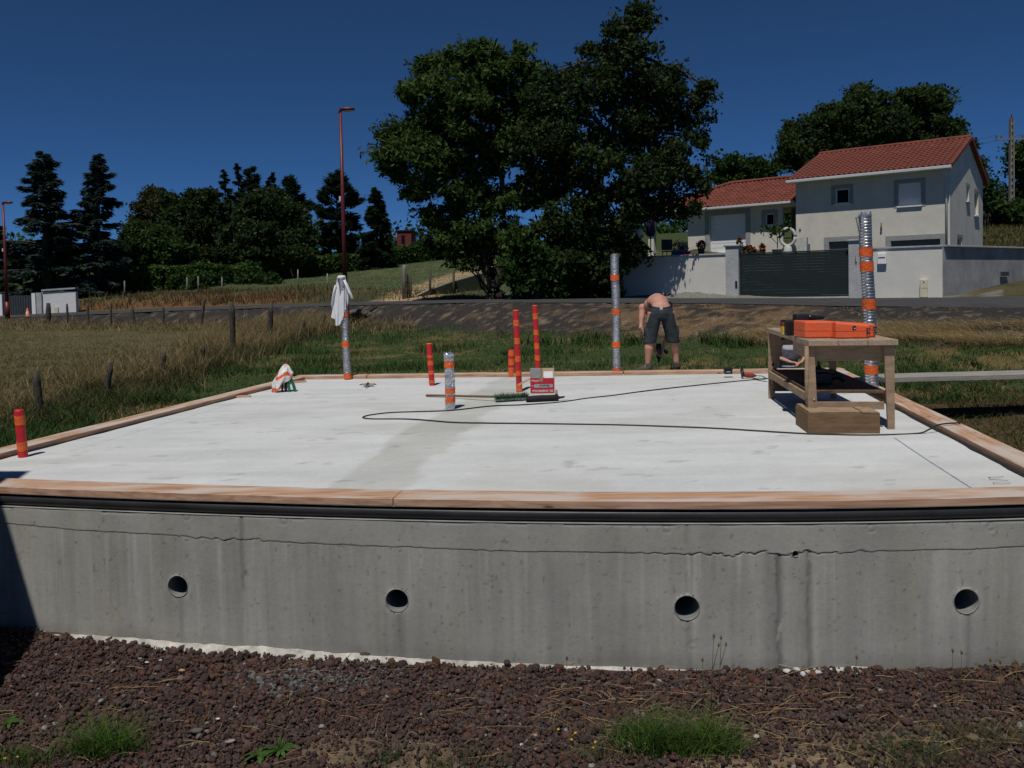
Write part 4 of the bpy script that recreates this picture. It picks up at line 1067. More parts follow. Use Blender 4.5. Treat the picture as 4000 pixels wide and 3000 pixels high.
    mb.build('verge', tile_m, root)
    # soffit, gutter, downpipe
    ez = ze-ov*math.tan(pa)
    MB().box(-.25, W_+.17, -ov-.0, -.005, ez-.03, ez-.005).build('soffit', white_p, root)
    MB().box(-.25, W_+.17, -ov-.14, -ov-.02, ez-.05, ez+.085, c=.02).build('gutter', gutter_m, root)
    MB().tube([(W_-.12, -ov-.05, ez-.03), (W_-.12, -.10, ez-.35), (W_-.12, -.07, ez-.45), (W_-.12, -.07, 1.0)], .048, 10).build('downpipe', gutter_m, root)
    s_, z_ = S(1904, 491); MB().tube([(s_, -.03, z_+.2), (s_, -.06, z_), (s_, -.06, z_-.12)], [.02, .03, .05], 8).build('wall_lamp', mat('tool_black', (.015, .015, .017)), root)
    # ---------------- wing (left, lower)
    wy = 1.1; OW = Vector((0, wy, 0))
    def SW(px, py):
        d = ray(px, py); o = Vector((0, 0, CAMZ)); Q = O+bx_*wy; t = (Q-o).dot(bx_)/d.dot(bx_); P = o+d*t; return (P-O).dot(ax), P.z
    xl, _ = SW(1486, 500); zw = SW(1700, 431)[1]; zf = 2.3; z_terr = SW(1600, 545)[1]
    xporch = SW(1400, 500)[0]
    ga, gb = SW(1532.5, 500)[0], SW(1610.5, 500)[0]; gt = SW(1570, 463.5)[1]; gbm = SW(1570, 545)[1]
    wa, wb = SW(1653, 480)[0], SW(1672, 480)[0]; wt = SW(1662, 461)[1]; wbm = SW(1662, 487)[1]
    ra = SW(1690.5, 480)[0]; rt = SW(1700, 447)[1]
    MW = T(xl, wy, 0)
    sh = lambda *o: tuple([o[0]-xl, o[1]-xl, o[2], o[3]])
    o1 = sh(ga, gb, gbm, gt); o2 = sh(wa, wb, wbm, wt); o3 = sh(ra, -.02, z_terr-.2, rt)
    wallpanel('wall', MW, -xl-.02, zf-.6, zw, [o1, o2, o3])
    surround(*o1, MW, .26, False); surround(*o2, MW, .19)
    garage(*o1, MW, 8, white_p); window(*o2, MW)
    # recessed entrance
    MB().box(ra, -.02, wy+.23, wy+1.3, rt, rt+.1).build('porch_ceiling', white_p, root)
    MB().box(ra, -.02, wy+1.3, wy+1.4, zf, rt).build('porch_wall', mat('porch_grey', (.22, .21, .20), .9, var=.1, scale=4), root)
    MB().box(ra+.25, -.25, wy+1.22, wy+1.29, z_terr, rt-.25).build('door', mat('door_dark', (.05, .04, .035), .5, var=.1, scale=4), root)
    # wing side and covered terrace with arch at its left
    wd = 7.0
    wallpanel('wall', T(xl, wy+wd, 0) @ RZ(R_(-90)), wd, zf-.6, zw, [(wd-2.6, wd-1.5, z_terr, z_terr+2.1)])
    MB().box(xl-.02, xl+.03, wy+1.6, wy+2.5, z_terr, z_terr+2.05).build('door', mat('door_dark', (.05, .04, .035)), root)
    aw = xl-xporch
    mb = MB(); n = 16; arch = []
    for i in range(n+1):
        t = i/n; x = xporch+.35+(aw-.35)*t; z = z_terr+2.05+.42*math.sin(math.pi*t)**.7 if 0 < i < n else z_terr+2.0
        arch.append((x, z))
    poly = [(xporch, zw-.1), (xporch, z_terr-1), (xporch+.35, z_terr-1)]+arch+[(xl-.003, arch[-1][1]), (xl-.003, zw-.1)]
    for i in range(n): mb.add([(arch[i][0], wy+.0, arch[i][1]), (arch[i+1][0], wy, arch[i+1][1]), (arch[i+1][0], wy, zw-.1), (arch[i][0], wy, zw-.1)], [(0, 1, 2, 3)])
    for i in range(n): mb.add([(arch[i][0], wy+.0, arch[i][1]), (arch[i+1][0], wy, arch[i+1][1]), (arch[i+1][0], wy+.3, arch[i+1][1]), (arch[i][0], wy+.3, arch[i][1])], [(0, 1, 2, 3)])
    mb.box(xporch, xporch+.345, wy, wy+.3, z_terr-1, zw-.1)
    mb.build('terrace_arch', render_w, root)
    MB().box(xl-aw, xl-.03, wy+3.6, wy+3.75, z_terr-1, z_terr+.9).build('terrace_parapet', render_w, root)
    # wing roof : front slope with a hip at the left
    zrw = SW(1640, 385)[1]; dpt = wd/2; zrw = zw+dpt*math.tan(R_(22)); pw = R_(22); ovw = .5
    xr0 = xporch-.5; wl = -xr0-.26; Lw = (dpt+ovw)/math.cos(pw)
    Mw = T(xr0, wy-ovw, zw-ovw*math.tan(pw)+.08) @ RX(pw)
    hipx = dpt+ovw
    # underside board as hip polygon
    mb = MB(); 
    for (p_) in ((( 0, 0), (wl, 0), (wl, Lw), (hipx, Lw)),):
        mb.add([(x, y, -.05) for x, y in p_], [(0, 1, 2, 3)], Mw)
    mb.add([(0, 0, -.05)], [], Mw)
    A_ = Mw @ Vector((0, 0, -.05)); B_ = Mw @ Vector((hipx, Lw, -.05)); Cc = Vector((A_.x, wy+wd+ovw, A_.z)); Dd = Vector((Mw @ Vector((wl, 0, -.05)))); Ee = Vector((Dd.x, Cc.y, A_.z)); Ff = Mw @ Vector((wl, Lw, -.05))
    mb.add([A_, B_, Cc], [(0, 1, 2)]); mb.add([Cc, B_, Ff, Ee], [(0, 1, 2, 3)])
    mb.build('roof', mat('roof_under', (.20, .06, .035)), root, fix=False)
    nx_ = int(round(wl/TW))
    for j in range(int(Lw/TL)+1):
        for i in range(nx_):
            yj = min(j*TL, Lw-TL)
            if (i+.2)*TW < yj*hipx/Lw: continue
            MM = Mw @ T(i*wl/nx_, yj, random.uniform(-.004, .004)-.02) @ RZ(random.uniform(-.012, .012)); rest.add(tv, tf, MM)
    rest.build('roof_tiles', tile_m, root, fix=False)['kind'] = 'stuff'
    mb = MB(); mb.tube([Mw @ Vector((0, 0, .05)), Mw @ Vector((hipx, Lw, .06)), Mw @ Vector((wl, Lw, .06))], .09, 8); mb.build('ridge', tile_m, root)
    ezw = zw-ovw*math.tan(pw)
    MB().box(xr0, -.26, wy-ovw-.12, wy-ovw, ezw-.05, ezw+.07, c=.02).build('gutter', gutter_m, root)
    MB().box(xr0, -.26, wy-ovw, wy-.005, ezw-.03, ezw-.005).build('soffit', white_p, root)
    MB().box(xporch, -.03, wy+.31, wy+wd-.1, zw-.12, zw-.04).build('ceiling_slab', white_p, root)
    return O, W_, D_, z_terr
HO, HW, HD, ZT = house()

# garden walls, pillars, gate on the street line
WA = U(1335, 644, 33.3); WB = U(2036, 643, 27.5); WA = Vector((WA.x, WA.y, 0)); WB = Vector((WB.x, WB.y, 0))
wd_ = (WB-WA).normalized(); wang = math.atan2(wd_.y, wd_.x); wn = Vector((-wd_.y, wd_.x, 0))
def WS(px, py):
    d = ray(px, py); o = Vector((0, 0, CAMZ)); t = (WA-o).dot(wn)/d.dot(wn); P = o+d*t; return (P-WA).dot(wd_), P.z
gw = mat('garden_render', (.64, .62, .57), .95, var=.10, scale=1.0, bump=.5, bscale=32, spec=.1, col2=(.56, .55, .51))
cop = mat('coping', (.36, .36, .36), .85, var=.12, scale=5, bump=.2)
ZC = 2.30
def gwall(a, b, label, cat='wall', nm='garden_wall', zb=.2):
    t = thing(nm, label, cat, (*WA.xy, 0), wang)
    MB().box(a, b, 0, .22, zb, ZC).build('wall_body', gw, t); MB().box(a, b, -.045, .265, ZC+.001, ZC+.065, c=.01).build('coping', cop, t); return t
p1a, p1b, p1t = WS(1569, 600)[0], WS(1597, 600)[0], WS(1580, 529)[1]
p2a, p2b, p2t = WS(1834, 600)[0], WS(1866, 600)[0], WS(1850, 517)[1]
WL = (WB-WA).length
gwall(.0, p1a-.004, 'rendered garden wall with tree shadow, between big tree and left gate pillar')
t = gwall(p2b+.004, WL, 'rendered garden wall right of the gate with a white letterbox')
# its return running away uphill belongs to the same wall
rl = 13.0
rd = (Vector((*U(2212, 600, 31.4).xy, 0))-WB).normalized(); rang = math.atan2(rd.y, rd.x)
Mr = RZ(-wang) @ T(*(WB-WA)) @ RZ(rang)
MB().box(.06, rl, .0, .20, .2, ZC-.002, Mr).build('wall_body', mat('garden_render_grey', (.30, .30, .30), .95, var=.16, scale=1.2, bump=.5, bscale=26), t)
MB().box(.10, rl, -.12, .24, ZC+.001, ZC+.063, Mr, c=.01).build('coping', cop, t)
def pillar(a, b, zt, label):
    t = thing('gate_pillar', label, 'pillar', (*WA.xy, 0), wang)
    MB().box(a, b, -.10, .32, .3, zt, c=.006).build('shaft', mat('pillar_grey', (.40, .405, .41), .9, var=.08, scale=3, bump=.5, bscale=18), t)
    MB().box(a-.06, b+.06, -.16, .38, zt+.001, zt+.07, c=.02).build('cap', cop, t); return t
t1 = pillar(p1a, p1b, p1t-.07, 'grey gate pillar on the left side of the dark sliding gate')
MB().box(p1b-.13, p1b-.05, -.125, -.102, 1.05, 1.3, c=.004).build('intercom', mat('tool_black', (.015, .015, .017)), t1)
t2 = pillar(p2a, p2b, p2t-.07, 'grey gate pillar on the right side of the gate with a black house sign')
M2 = T((p2a+p2b)/2-.02, -.104, 1.92)
MB().tube([(0, 0, .16), (.0, -.005, .0), (.0, 0, -.10), (.03, 0, -.12), (.05, 0, -.06), (.02, 0, -.02)], .012, 6, M=M2).build('house_sign', mat('tool_black', (.015, .015, .017)), t2)
def gate():
    ga, gb = p1b+.01, p2a-.01; zt = WS(1700, 543)[1]; zb = WS(1700, 641)[1]
    t = thing('sliding_gate', 'dark green grey sliding gate of horizontal boards between two pillars', 'gate', (*WA.xy, 0), wang)
    gm = mat('gate_paint', (.016, .026, .027), .6, var=.06, scale=3, spec=.2)
    mb = MB(); mb.box(ga, ga+.05, .06, .12, zb, zt); mb.box(gb-.05, gb, .06, .12, zb, zt); mb.box(ga+.051, gb-.051, .06, .12, zt-.05, zt); mb.box(ga+.051, gb-.051, .06, .12, zb, zb+.05); mb.build('frame', gm, t)
    n = 15; h = (zt-zb-.11)/n
    for i in range(n): MB().box(ga+.055, gb-.055, .075, .10, zb+.055+i*h, zb+.055+(i+1)*h-.002).build('slat', gm, t)
    MB().box(ga, gb, .0, .18, zb-.06, zb-.012).build('ground_rail', mat('pale_concrete', (.5, .49, .46), .9, var=.1, scale=6), t)
gate()
a, z = WS(1898, 560); b, _ = WS(1914, 560); _, zt = WS(1900, 546.5); _, zb = WS(1900, 571)
t = thing('letterbox', 'white letterbox mounted on the wall behind the tallest foil duct', 'letterbox', (*(WA+wd_*(a+b)/2).xy, zb), wang)
MB().box(-(b-a)/2-.03, (b-a)/2+.02, -.14, -.003, 0, zt-zb, c=.02).build('box_body', white_p, t); MB().box(-(b-a)/2, (b-a)/2-.02, -.15, -.142, (zt-zb)*.55, (zt-zb)*.62).build('slot', mat('tool_black', (.015, .015, .017)), t)
a, _ = WS(1988, 620); b, _ = WS(2004.5, 620); _, zt = WS(1996, 602); _, zb = WS(1996, 641)
t = thing('meter_box', 'cream utility meter box at the foot of the garden wall', 'meter box', (*(WA+wd_*(a+b)/2).xy, zb-.02), wang)
cr_ = mat('cream_plastic', (.62, .58, .42), .6, var=.06, scale=6)
MB().box(-(b-a)/2, (b-a)/2, -.16, -.003, 0, zt-zb, c=.012).build('cabinet', cr_, t); MB().box(-(b-a)/2+.02, (b-a)/2-.02, -.168, -.162, .32, zt-zb-.03).build('door', cr_, t); MB().box(-.02, .02, -.175, -.169, .5, .54).build('lock', mat('tool_black', (.015, .015, .017)), t)
pv = WB+rd*4.6+Vector((rd.y, -rd.x, 0))*.05; t = MB().box(0, .05, -.3, .3, 0, .16).build('wall_vent', mat('vent_dark', (.05, .05, .05), .6, var=.1), loc=(pv.x, pv.y, th(pv.x+.3, pv.y)+.28), rotz=rang-math.pi/2); tag(t, 'small dark vent low on the side garden wall', 'vent')

# ---- things on the terrace behind the left garden wall
def at_wall(px, back, z):    # point behind the wall line on the ray px
    d = ray(px, 550); o = Vector((0, 0, CAMZ)); q = WA+wn*back; t = (q-o).dot(wn)/d.dot(wn); P = o+d*t; return Vector((P.x, P.y, z))
def zat(P, py): 
    y = P.y; return CAMZ+(hor(1106)-py+.021*( (F*P.x/P.y)))*y/F
def leafball(name, c, r, n, size, cols, parent=None, seed=0, sx=1.0, m=None):
    rr = np.random.default_rng(seed+5); P = rr.normal(0, 1, (n, 3)); P /= np.linalg.norm(P, axis=1)[:, None]; P *= (rr.uniform(.35, 1, n)**.6)[:, None]*np.array(r)[None]
    return leaves(name, P+np.array(c)[None], size, cols, rr, parent, m)
leaf_mat = None
def leaves(name, P, size, cols, rr, parent=None, m=None, asp=1.6, up=.25):
    """one small quad per point, random attitude"""
    n = len(P); a = rr.normal(0, 1, (n, 3)); a /= np.linalg.norm(a, axis=1)[:, None]; b = rr.normal(0, 1, (n, 3)); b[:, 2] += up*2
    b -= (a*b).sum(1)[:, None]*a; b /= np.linalg.norm(b, axis=1)[:, None]
    s = size*rr.uniform(.6, 1.3, n)[:, None]; A = a*s*asp*.5; B = b*s*.5
    nrm = np.cross(a, b); tip = nrm*s*.12
    V = np.stack([P-A, P-B*.9+tip, P+A, P+B*.9+tip], 1).reshape(-1, 3); Fc = np.arange(4*n).reshape(n, 4)
    cols = np.array(cols); ci = rr.integers(0, len(cols), n); col = np.repeat(cols[ci]*rr.uniform(.75, 1.25, (n, 1)), 4, 0)
    return npmesh(name, V, Fc, m or mat('leaf', rough=.5, attr='Col', var=.05, trans=.34, spec=.06), col, parent)
GRN = [(.035, .06, .018), (.05, .08, .022), (.028, .05, .016)]
def pot(px, back, zpot, r, h, m_, label, plant=None, nm='flower_pot'):
    P = at_wall(px, back, zpot); t = thing(nm, label, 'flower pot', P)
    MB().lathe([(r*.7, 0), (r, h), (r*1.08, h), (r*1.08, h+.03), (r*.95, h+.03), (r*.9, h-.02), (.001, h-.02)], 16).build('pot', m_, t)
    if plant: leafball('foliage', (0, 0, h+plant[0]*.8), (plant[0],)*3, plant[1], .06, plant[2], t, int(px))
    return t
blue = mat('blue_pot', (.02, .25, .5), .4, var=.05); pink = mat('pink_pot', (.75, .03, .22), .4, var=.05); dpot = mat('dark_pot', (.03, .03, .035), .6, var=.1); wpot = mat('stone_white', (.5, .49, .46), .8, var=.1)
zt_ = ZC-.12
pot(1465, 2.0, zt_, .26, .38, blue, 'bright blue flower pot on the terrace above the garden wall', (.28, 160, GRN+[(.2, .03, .02)]))
pot(1479, 2.0, zt_, .24, .36, pink, 'bright pink flower pot on the terrace above the garden wall', (.2, 60, GRN))
pot(1515, .45, ZC-.02, .14, .30, dpot, 'dark pot with red flowers on the wall in front of the garage door', (.19, 220, GRN+[(.4, .03, .02)]*1))
pot(1679, 1.2, ZC-.10, .20, .26, wpot, 'pale pot holding a small standard tree beside the entrance')
P = at_wall(1679, 1.2, ZC+.1); t = thing('small_tree', 'small potted tree with sparse round leaves beside the entrance', 'tree', P)
MB().tube([(0, 0, 0), (.02, 0, .4), (-.03, 0, .8)], .018, 6).build('trunk', mat('bark', (.07, .055, .04), .95, var=.3, scale=8, bump=.8), t)
MB().tube([(.0, 0, .3), (-.2, 0, .5), (-.33, 0, .75)], .012, 5).build('trunk', MATS['bark'], t)
leaves('crown', np.random.default_rng(3).normal(0, 1, (110, 3))*np.array([.28, .15, .12])+np.array([-.05, 0, .82]), .12, GRN, np.random.default_rng(4), t)
P = at_wall(1612, 1.0, ZC-.35); tag(leafball('flowering_shrub', P+Vector((0, 0, .35)), (.55, .4, .38), 700, .09, GRN+[(.35, .03, .03)], None, 8), 'low shrub with red flowers just right of the left gate pillar', 'shrub')
P = at_wall(1598, 1.0, ZC-.0); tag(leafball('flowering_plant', P+Vector((0, 0, .42)), (.12, .12, .32), 120, .08, [(.30, .03, .02), (.04, .06, .02)], None, 9), 'upright red flower spike beside the left gate pillar', 'flower')
P = at_wall(1647, 1.0, ZC-.15); tag(leafball('flowering_plant', P+Vector((0, 0, .35)), (.12, .12, .24), 110, .08, [(.40, .04, .01), (.04, .06, .02)], None, 10), 'small orange red flowering plant in front of the little window', 'flower')
# sloping pale garden steps and round stone ornament behind the gate
P = at_wall(1700, 2.5, ZC-.5); t = thing('garden_steps', 'pale stone steps with sloping cheek wall behind the gate', 'steps', P, wang)
MB().prism([(-1.7, .32), (-.2, .75), (.55, 1.15), (.75, 1.15), (.75, -.2), (-1.7, -.2)], 0, .25).build('cheek_wall', wpot, t)
for i in range(5): MB().box(-1.4+i*.38, -1.4+i*.38+.5, .26, 1.5, -.2, .38+i*.14).build('step', wpot, t)
P = at_wall(1702, 2.2, ZC+.25); t = thing('stone_ornament', 'round white stone ornament ring standing above the gate', 'ornament', P, wang)
pts = [(.0+.28*math.cos(q), 0, .42+.34*math.sin(q)) for q in np.linspace(0, 2*math.pi, 22)]; MB().tube(pts, .065, 8).build('ring', wpot, t); MB().lathe([(.18, -.3), (.14, .05), (.08, .1)], 12).build('foot', wpot, t)
# closed parasol, chair, white post
P = at_wall(1406, 3.0, zt_); t = thing('closed_parasol', 'closed dark purple parasol standing on the terrace', 'parasol', P)
MB().lathe([(.02, 2.75), (.09, 2.5), (.22, 1.35), (.16, 1.15), (.03, 1.12)], 12).build('canopy', mat('purple_cloth', (.045, .02, .07), .8, var=.1), t); MB().tube([(0, 0, -.1), (0, 0, 1.2)], .025, 8).build('pole', dpot, t)
P = at_wall(1446, 2.5, zt_); t = thing('garden_chair', 'dark metal garden chair on the terrace left of the blue pot', 'chair', P, .3)
MB().box(-.25, .25, -.22, .22, .42, .46).build('seat', dpot, t); MB().box(-.25, .25, .2, .23, .5, .95).build('backrest', dpot, t)
for x in (-.23, .2):
    for y in (-.2, .18): MB().box(x, x+.03, y, y+.03, 0, .42).build('leg', dpot, t)
P = at_wall(1380, 1.5, zt_-.4); t = MB().lathe([(.20, 0), (.20, .15), (.13, .2), (.12, 1.55), (.19, 1.6), (.19, 1.75), (.001, 1.76)], 14).build('garden_post', white_p, loc=P); tag(t, 'white round post at the left end of the garden wall under the tree', 'post')

# ================================================================== trees
bark = mat('bark', (.07, .055, .04), .95, var=.3, scale=8, bump=.8)
OAK = [(.026, .048, .015), (.036, .060, .018), (.020, .036, .012), (.052, .062, .022)]
LOC = [(.055, .092, .022), (.072, .110, .028), (.042, .072, .020)]
BRD = [(.032, .066, .016), (.048, .088, .022), (.024, .046, .013)]
CED = [(.042, .070, .060), (.060, .088, .076), (.030, .050, .042)]
PIN = [(.022, .040, .020), (.032, .052, .026), (.016, .030, .016)]
WAL = [(.040, .068, .020), (.055, .08, .026), (.030, .050, .016)]
def gz(x, y): return th(x, y)
def limb(mb, a, b, r0, r1, rr, n=6, sag=.0):
    P = []
    for i in range(n+1):
        t = i/n; q = a.lerp(b, t)+Vector((rr.normal(0, 1), rr.normal(0, 1), rr.normal(0, .6)))*(b-a).length*.035*math.sin(math.pi*t); q.z += sag*math.sin(math.pi*t); P.append(q)
    mb.tube(P, [r0+(r1-r0)*i/n for i in range(n+1)], 7, cap=False); return P
def tree(nm, label, Y, blobs, trunks, leaf, dens, cols, group=None, seed=1, clump=.42, rtrunk=.22, asp=1.6, squash=.75, zoff=0, gap=.0):
    """blobs: (px, py, r_px[, depth offset m]) measured in the photo; trunks: list of (px base, [px,py] waypoints)"""
    rr = np.random.default_rng(seed); k = F/Y
    bx0 = trunks[0][0]; base = U(bx0, 600, Y); base = Vector((base.x, Y, gz(base.x, Y)-.1))
    t = thing(nm, label, 'tree', base, 0, group)
    B = []
    for b in blobs:
        dz = b[3] if len(b) > 3 else rr.uniform(-.5, .5)*b[2]/k
        c = U(b[0], b[1], Y+dz); B.append((c-base, b[2]*(Y+dz)/F))
    P = []
    for c, r in B:
        nc = max(5, int(10*(r/clump)**2*.55))
        d = rr.normal(0, 1, (nc, 3)); d /= np.linalg.norm(d, axis=1)[:, None]
        cc = d*(rr.uniform(.25, 1.0, nc)**.5)[:, None]*r*np.array([1, 1, squash])+np.array(c)
        nl = int(dens*(clump/.42)**2)
        for q in cc:
            if rr.random() < gap: continue
            cr = clump*rr.uniform(.6, 1.25); e = np.clip(rr.normal(0, .52, (nl, 3)), -1.05, 1.05); dr = np.array(rr.normal(0, .35, 3))
            P.append(q+(e+dr*np.abs(e[:, :1]))*cr*np.array([1, 1, .68]))
    P = np.concatenate(P); leaves('crown', P, leaf, cols, rr, t, asp=asp)
    mb = MB()
    for ti, (tb, ways, rt) in enumerate([(q[0], q[1], q[2] if len(q) > 2 else rtrunk) for q in trunks]):
        a = U(tb, 600, Y); a = Vector((a.x, Y, base.z))-base; pts = [a]+[U(x, y, Y)-base for x, y in ways]; r = rt
        for i in range(len(pts)-1):
            limb(mb, pts[i], pts[i+1], r, r*.72, rr); r *= .72
        if ti == 0 or len(trunks) > 1:
            for c, r_ in B:
                if rr.random() < .85:
                    src = min(pts[1:], key=lambda q: (q-c).length); Q = limb(mb, src, c, r*.8, .02, rr, 6, .2)
                    for _ in range(3):
                        d = Vector(rr.normal(0, 1, 3)).normalized()*r_*.8; limb(mb, Q[3], c+d, r*.35, .008, rr, 4)
    mb.build('trunk', bark, t, fix=False)
    return t
# the two big trees beside the street
tree('locust_tree', 'tall feathery green tree left of the dark oak, by the path', 33,
     [(960, 210, 75), (1060, 150, 58), (905, 290, 62), (1010, 250, 75), (870, 330, 48), (1100, 230, 75), (850, 370, 36), (950, 350, 62), (1040, 340, 66), (905, 405, 40), (1000, 420, 55), (960, 470, 42), (1060, 430, 50), (985, 520, 40), (1130, 320, 60), (930, 150, 34), (1050, 105, 22), (995, 135, 40), (1110, 130, 32), (1145, 160, 34), (1150, 250, 50), (890, 200, 30), (835, 300, 22), (1150, 420, 50), (1030, 500, 45), (1100, 520, 50), (1010, 560, 34)],
     [(1060, [(1048, 560), (1055, 470), (1030, 380), (1010, 250)], .17), (1078, [(1085, 540), (1090, 440), (1070, 330), (1060, 200)], .24)], .098, 115, LOC, seed=11, clump=.44, asp=2.8, gap=.14, group=None)
tree('oak_tree', 'tallest dark oak tree overhanging the garden wall beside the house', 31.5,
     [(1345, 75, 40), (1385, 45, 30), (1375, 20, 12), (1330, 55, 20), (1350, 150, 70), (1285, 190, 60), (1420, 200, 60), (1230, 230, 60), (1475, 250, 50), (1350, 280, 85), (1200, 300, 62), (1470, 340, 62), (1510, 215, 28), (1525, 185, 12), (1270, 360, 80), (1400, 390, 75), (1505, 400, 34), (1185, 390, 55), (1330, 460, 70), (1230, 470, 66), (1440, 440, 40), (1290, 550, 60), (1180, 500, 48), (1350, 540, 50), (1225, 560, 60), (1520, 300, 18), (1300, 105, 22), (1235, 160, 20), (1190, 230, 34), (1460, 160, 16), (1270, 110, 8), (1400, 110, 22), (1490, 460, 24), (1160, 215, 40), (1190, 165, 24), (1150, 300, 46), (1215, 190, 30)],
     [(1275, [(1285, 540), (1290, 420), (1320, 300), (1350, 120)], .36)], .115, 96, OAK, seed=12, clump=.40, asp=1.5, gap=.16)
def shrub(nm, label, Y, blobs, leaf, dens, cols, seed, group=None, clump=.3, asp=1.4, cat='shrub'):
    rr = np.random.default_rng(seed); c0 = U(blobs[0][0], 600, Y); base = Vector((c0.x, Y, gz(c0.x, Y)-.05)); t = thing(nm, label, cat, base, 0, group)
    P = []; mb = MB()
    for b in blobs:
        dz = b[3] if len(b) > 3 else 0; c = U(b[0], b[1], Y+dz)-base; r = b[2]*(Y+dz)/F; nc = max(4, int(9*(r/clump)**2*.6))
        d = rr.normal(0, 1, (nc, 3)); d /= np.linalg.norm(d, axis=1)[:, None]; cc = d*(rr.uniform(.2, 1, nc)**.5)[:, None]*r+np.array(c)
        for q in cc:
            nl = dens; e = rr.normal(0, 1, (nl, 3)); e /= np.linalg.norm(e, axis=1)[:, None]; P.append(q+e*(rr.uniform(.2, 1, nl)**.5)[:, None]*clump*rr.uniform(.6, 1.2))
        limb(mb, Vector((rr.uniform(-.2, .2), rr.uniform(-.1, .1), 0)), c, .05, .012, rr, 5)
    P = np.concatenate(P); P[:, 2] = np.maximum(P[:, 2], .03)
    leaves('foliage', P, leaf, cols, rr, t, asp=asp); mb.build('stem', bark, t, fix=False); return t
shrub('hazel_shrub', 'bushy broad-leaved shrub at the foot of the big trees beside the street', 30.5, [(1120, 520, 36), (1105, 580, 40), (1150, 600, 40), (1150, 545, 34), (1190, 590, 42), (1200, 630, 26), (1130, 628, 26)], .15, 30, BRD, 21)
shrub('dark_shrub', 'dark leafy thicket under the oak, ending at the garden wall', 31.5, [(1240, 600, 46), (1295, 590, 50), (1250, 550, 46), (1320, 620, 28), (1225, 635, 22), (1300, 540, 44), (1275, 632, 24), (1335, 570, 26)], .14, 34, OAK, 22)
shrub('dark_shrub', 'dark low growth behind the trunks of the feathery tree', 36, [(1075, 590, 26), (1000, 540, 30), (960, 505, 30), (1040, 550, 34), (940, 525, 18), (1100, 560, 30)], .15, 30, OAK, 23)
# right-hand side trees behind the house
G1 = 'trees behind the house'
tree('leafy_tree', 'open crowned tree behind the left part of the big house roof', 58, [(1730, 290, 38), (1700, 320, 28), (1765, 310, 40), (1790, 260, 40), (1800, 310, 40), (1820, 250, 30), (1690, 345, 18), (1745, 350, 30)], [(1760, [(1755, 420), (1750, 330)])], .17, 74, WAL, G1, 31, .6)
tree('leafy_tree', 'tall rounded tree standing behind the middle of the red roof', 60, [(1870, 225, 42), (1880, 270, 50), (1850, 290, 40), (1920, 260, 46), (1905, 300, 44), (1860, 205, 20)], [(1885, [(1885, 420), (1890, 320)])], .17, 74, WAL, G1, 32, .6)
tree('leafy_tree', 'widest round-topped tree behind the right part of the red roof', 61, [(1975, 225, 45), (2010, 240, 44), (1950, 260, 44), (2000, 290, 50), (2045, 275, 30), (1985, 200, 18), (2025, 205, 16)], [(1985, [(1985, 420), (1990, 320)])], .17, 74, WAL, G1, 33, .6)
tree('leafy_tree', 'low tree peeping past the right gable of the house', 60, [(2075, 320, 30), (2095, 350, 26), (2110, 375, 22), (2075, 295, 14)], [(2080, [(2080, 420), (2080, 350)])], .17, 74, WAL, G1, 34, .5)
tree('leafy_tree', 'mid-height tree behind the lower roof beside the dark oak', 56, [(1570, 350, 26), (1600, 365, 26), (1560, 380, 26), (1620, 385, 22), (1590, 395, 24)], [(1585, [(1585, 440), (1580, 380)])], .17, 70, BRD, G1, 35, .5)
tree('leafy_tree', 'sparse tree behind the lower roof close to the tall house wall', 56, [(1645, 355, 22), (1640, 385, 26), (1668, 370, 14), (1610, 400, 14), (1655, 395, 20)], [(1645, [(1645, 440), (1645, 390)])], .17, 70, BRD, G1, 36, .5)
tree('leafy_tree', 'dark tree cut by the picture edge right of the utility pole', 62, [(2222, 320, 30), (2215, 370, 30), (2240, 345, 50), (2215, 410, 26), (2250, 420, 50)], [(2232, [(2232, 430), (2235, 350)])], .18, 70, BRD, G1, 37, .6)
for i, (x, y, r) in enumerate([(2142, 440, 26), (2170, 450, 24), (2200, 455, 24), (2135, 410, 16)]):
    shrub('hillside_shrub', ['dark shrub on the hillside next to the house gable', 'green shrub on the hillside below the utility pole', 'green shrub on the hillside at the right picture edge', 'taller dark shrub right behind the house gable'][i], 58-i, [(x, y, r), (x+8, y+14, r*.8), (x-10, y+10, r*.8), (x, y+26, r*.9)], .2, 40, BRD, 50+i, 'shrubs on the hillside', .5)
# left side broadleaf group
G2 = 'trees beyond the meadow hedge'
tree('leafy_tree', 'yellowish green tree top at the left end of the broad-leaved group', 80, [(336, 425, 24), (325, 450, 30), (350, 450, 26), (310, 490, 34), (345, 500, 34)], [(335, [(335, 560), (335, 470)])], .20, 70, [(.07, .07, .022), (.05, .055, .02)], G2, 41, .6)
tree('leafy_tree', 'big dark rounded tree in the middle of the broad-leaved group', 74, [(434, 430, 34), (405, 460, 42), (455, 460, 44), (425, 500, 50), (380, 500, 40), (470, 510, 44), (440, 545, 46), (400, 545, 40), (370, 430, 20)], [(430, [(430, 580), (432, 500)])], .20, 78, OAK, G2, 42, .65)
tree('leafy_tree', 'bright green lower tree in front of the dark rounded one', 66, [(350, 520, 36), (320, 540, 34), (380, 545, 40), (290, 560, 30), (350, 570, 34), (275, 520, 24), (300, 500, 22), (405, 575, 28), (265, 560, 24)], [(340, [(340, 600), (345, 550)])], .19, 80, BRD, G2, 43, .6)
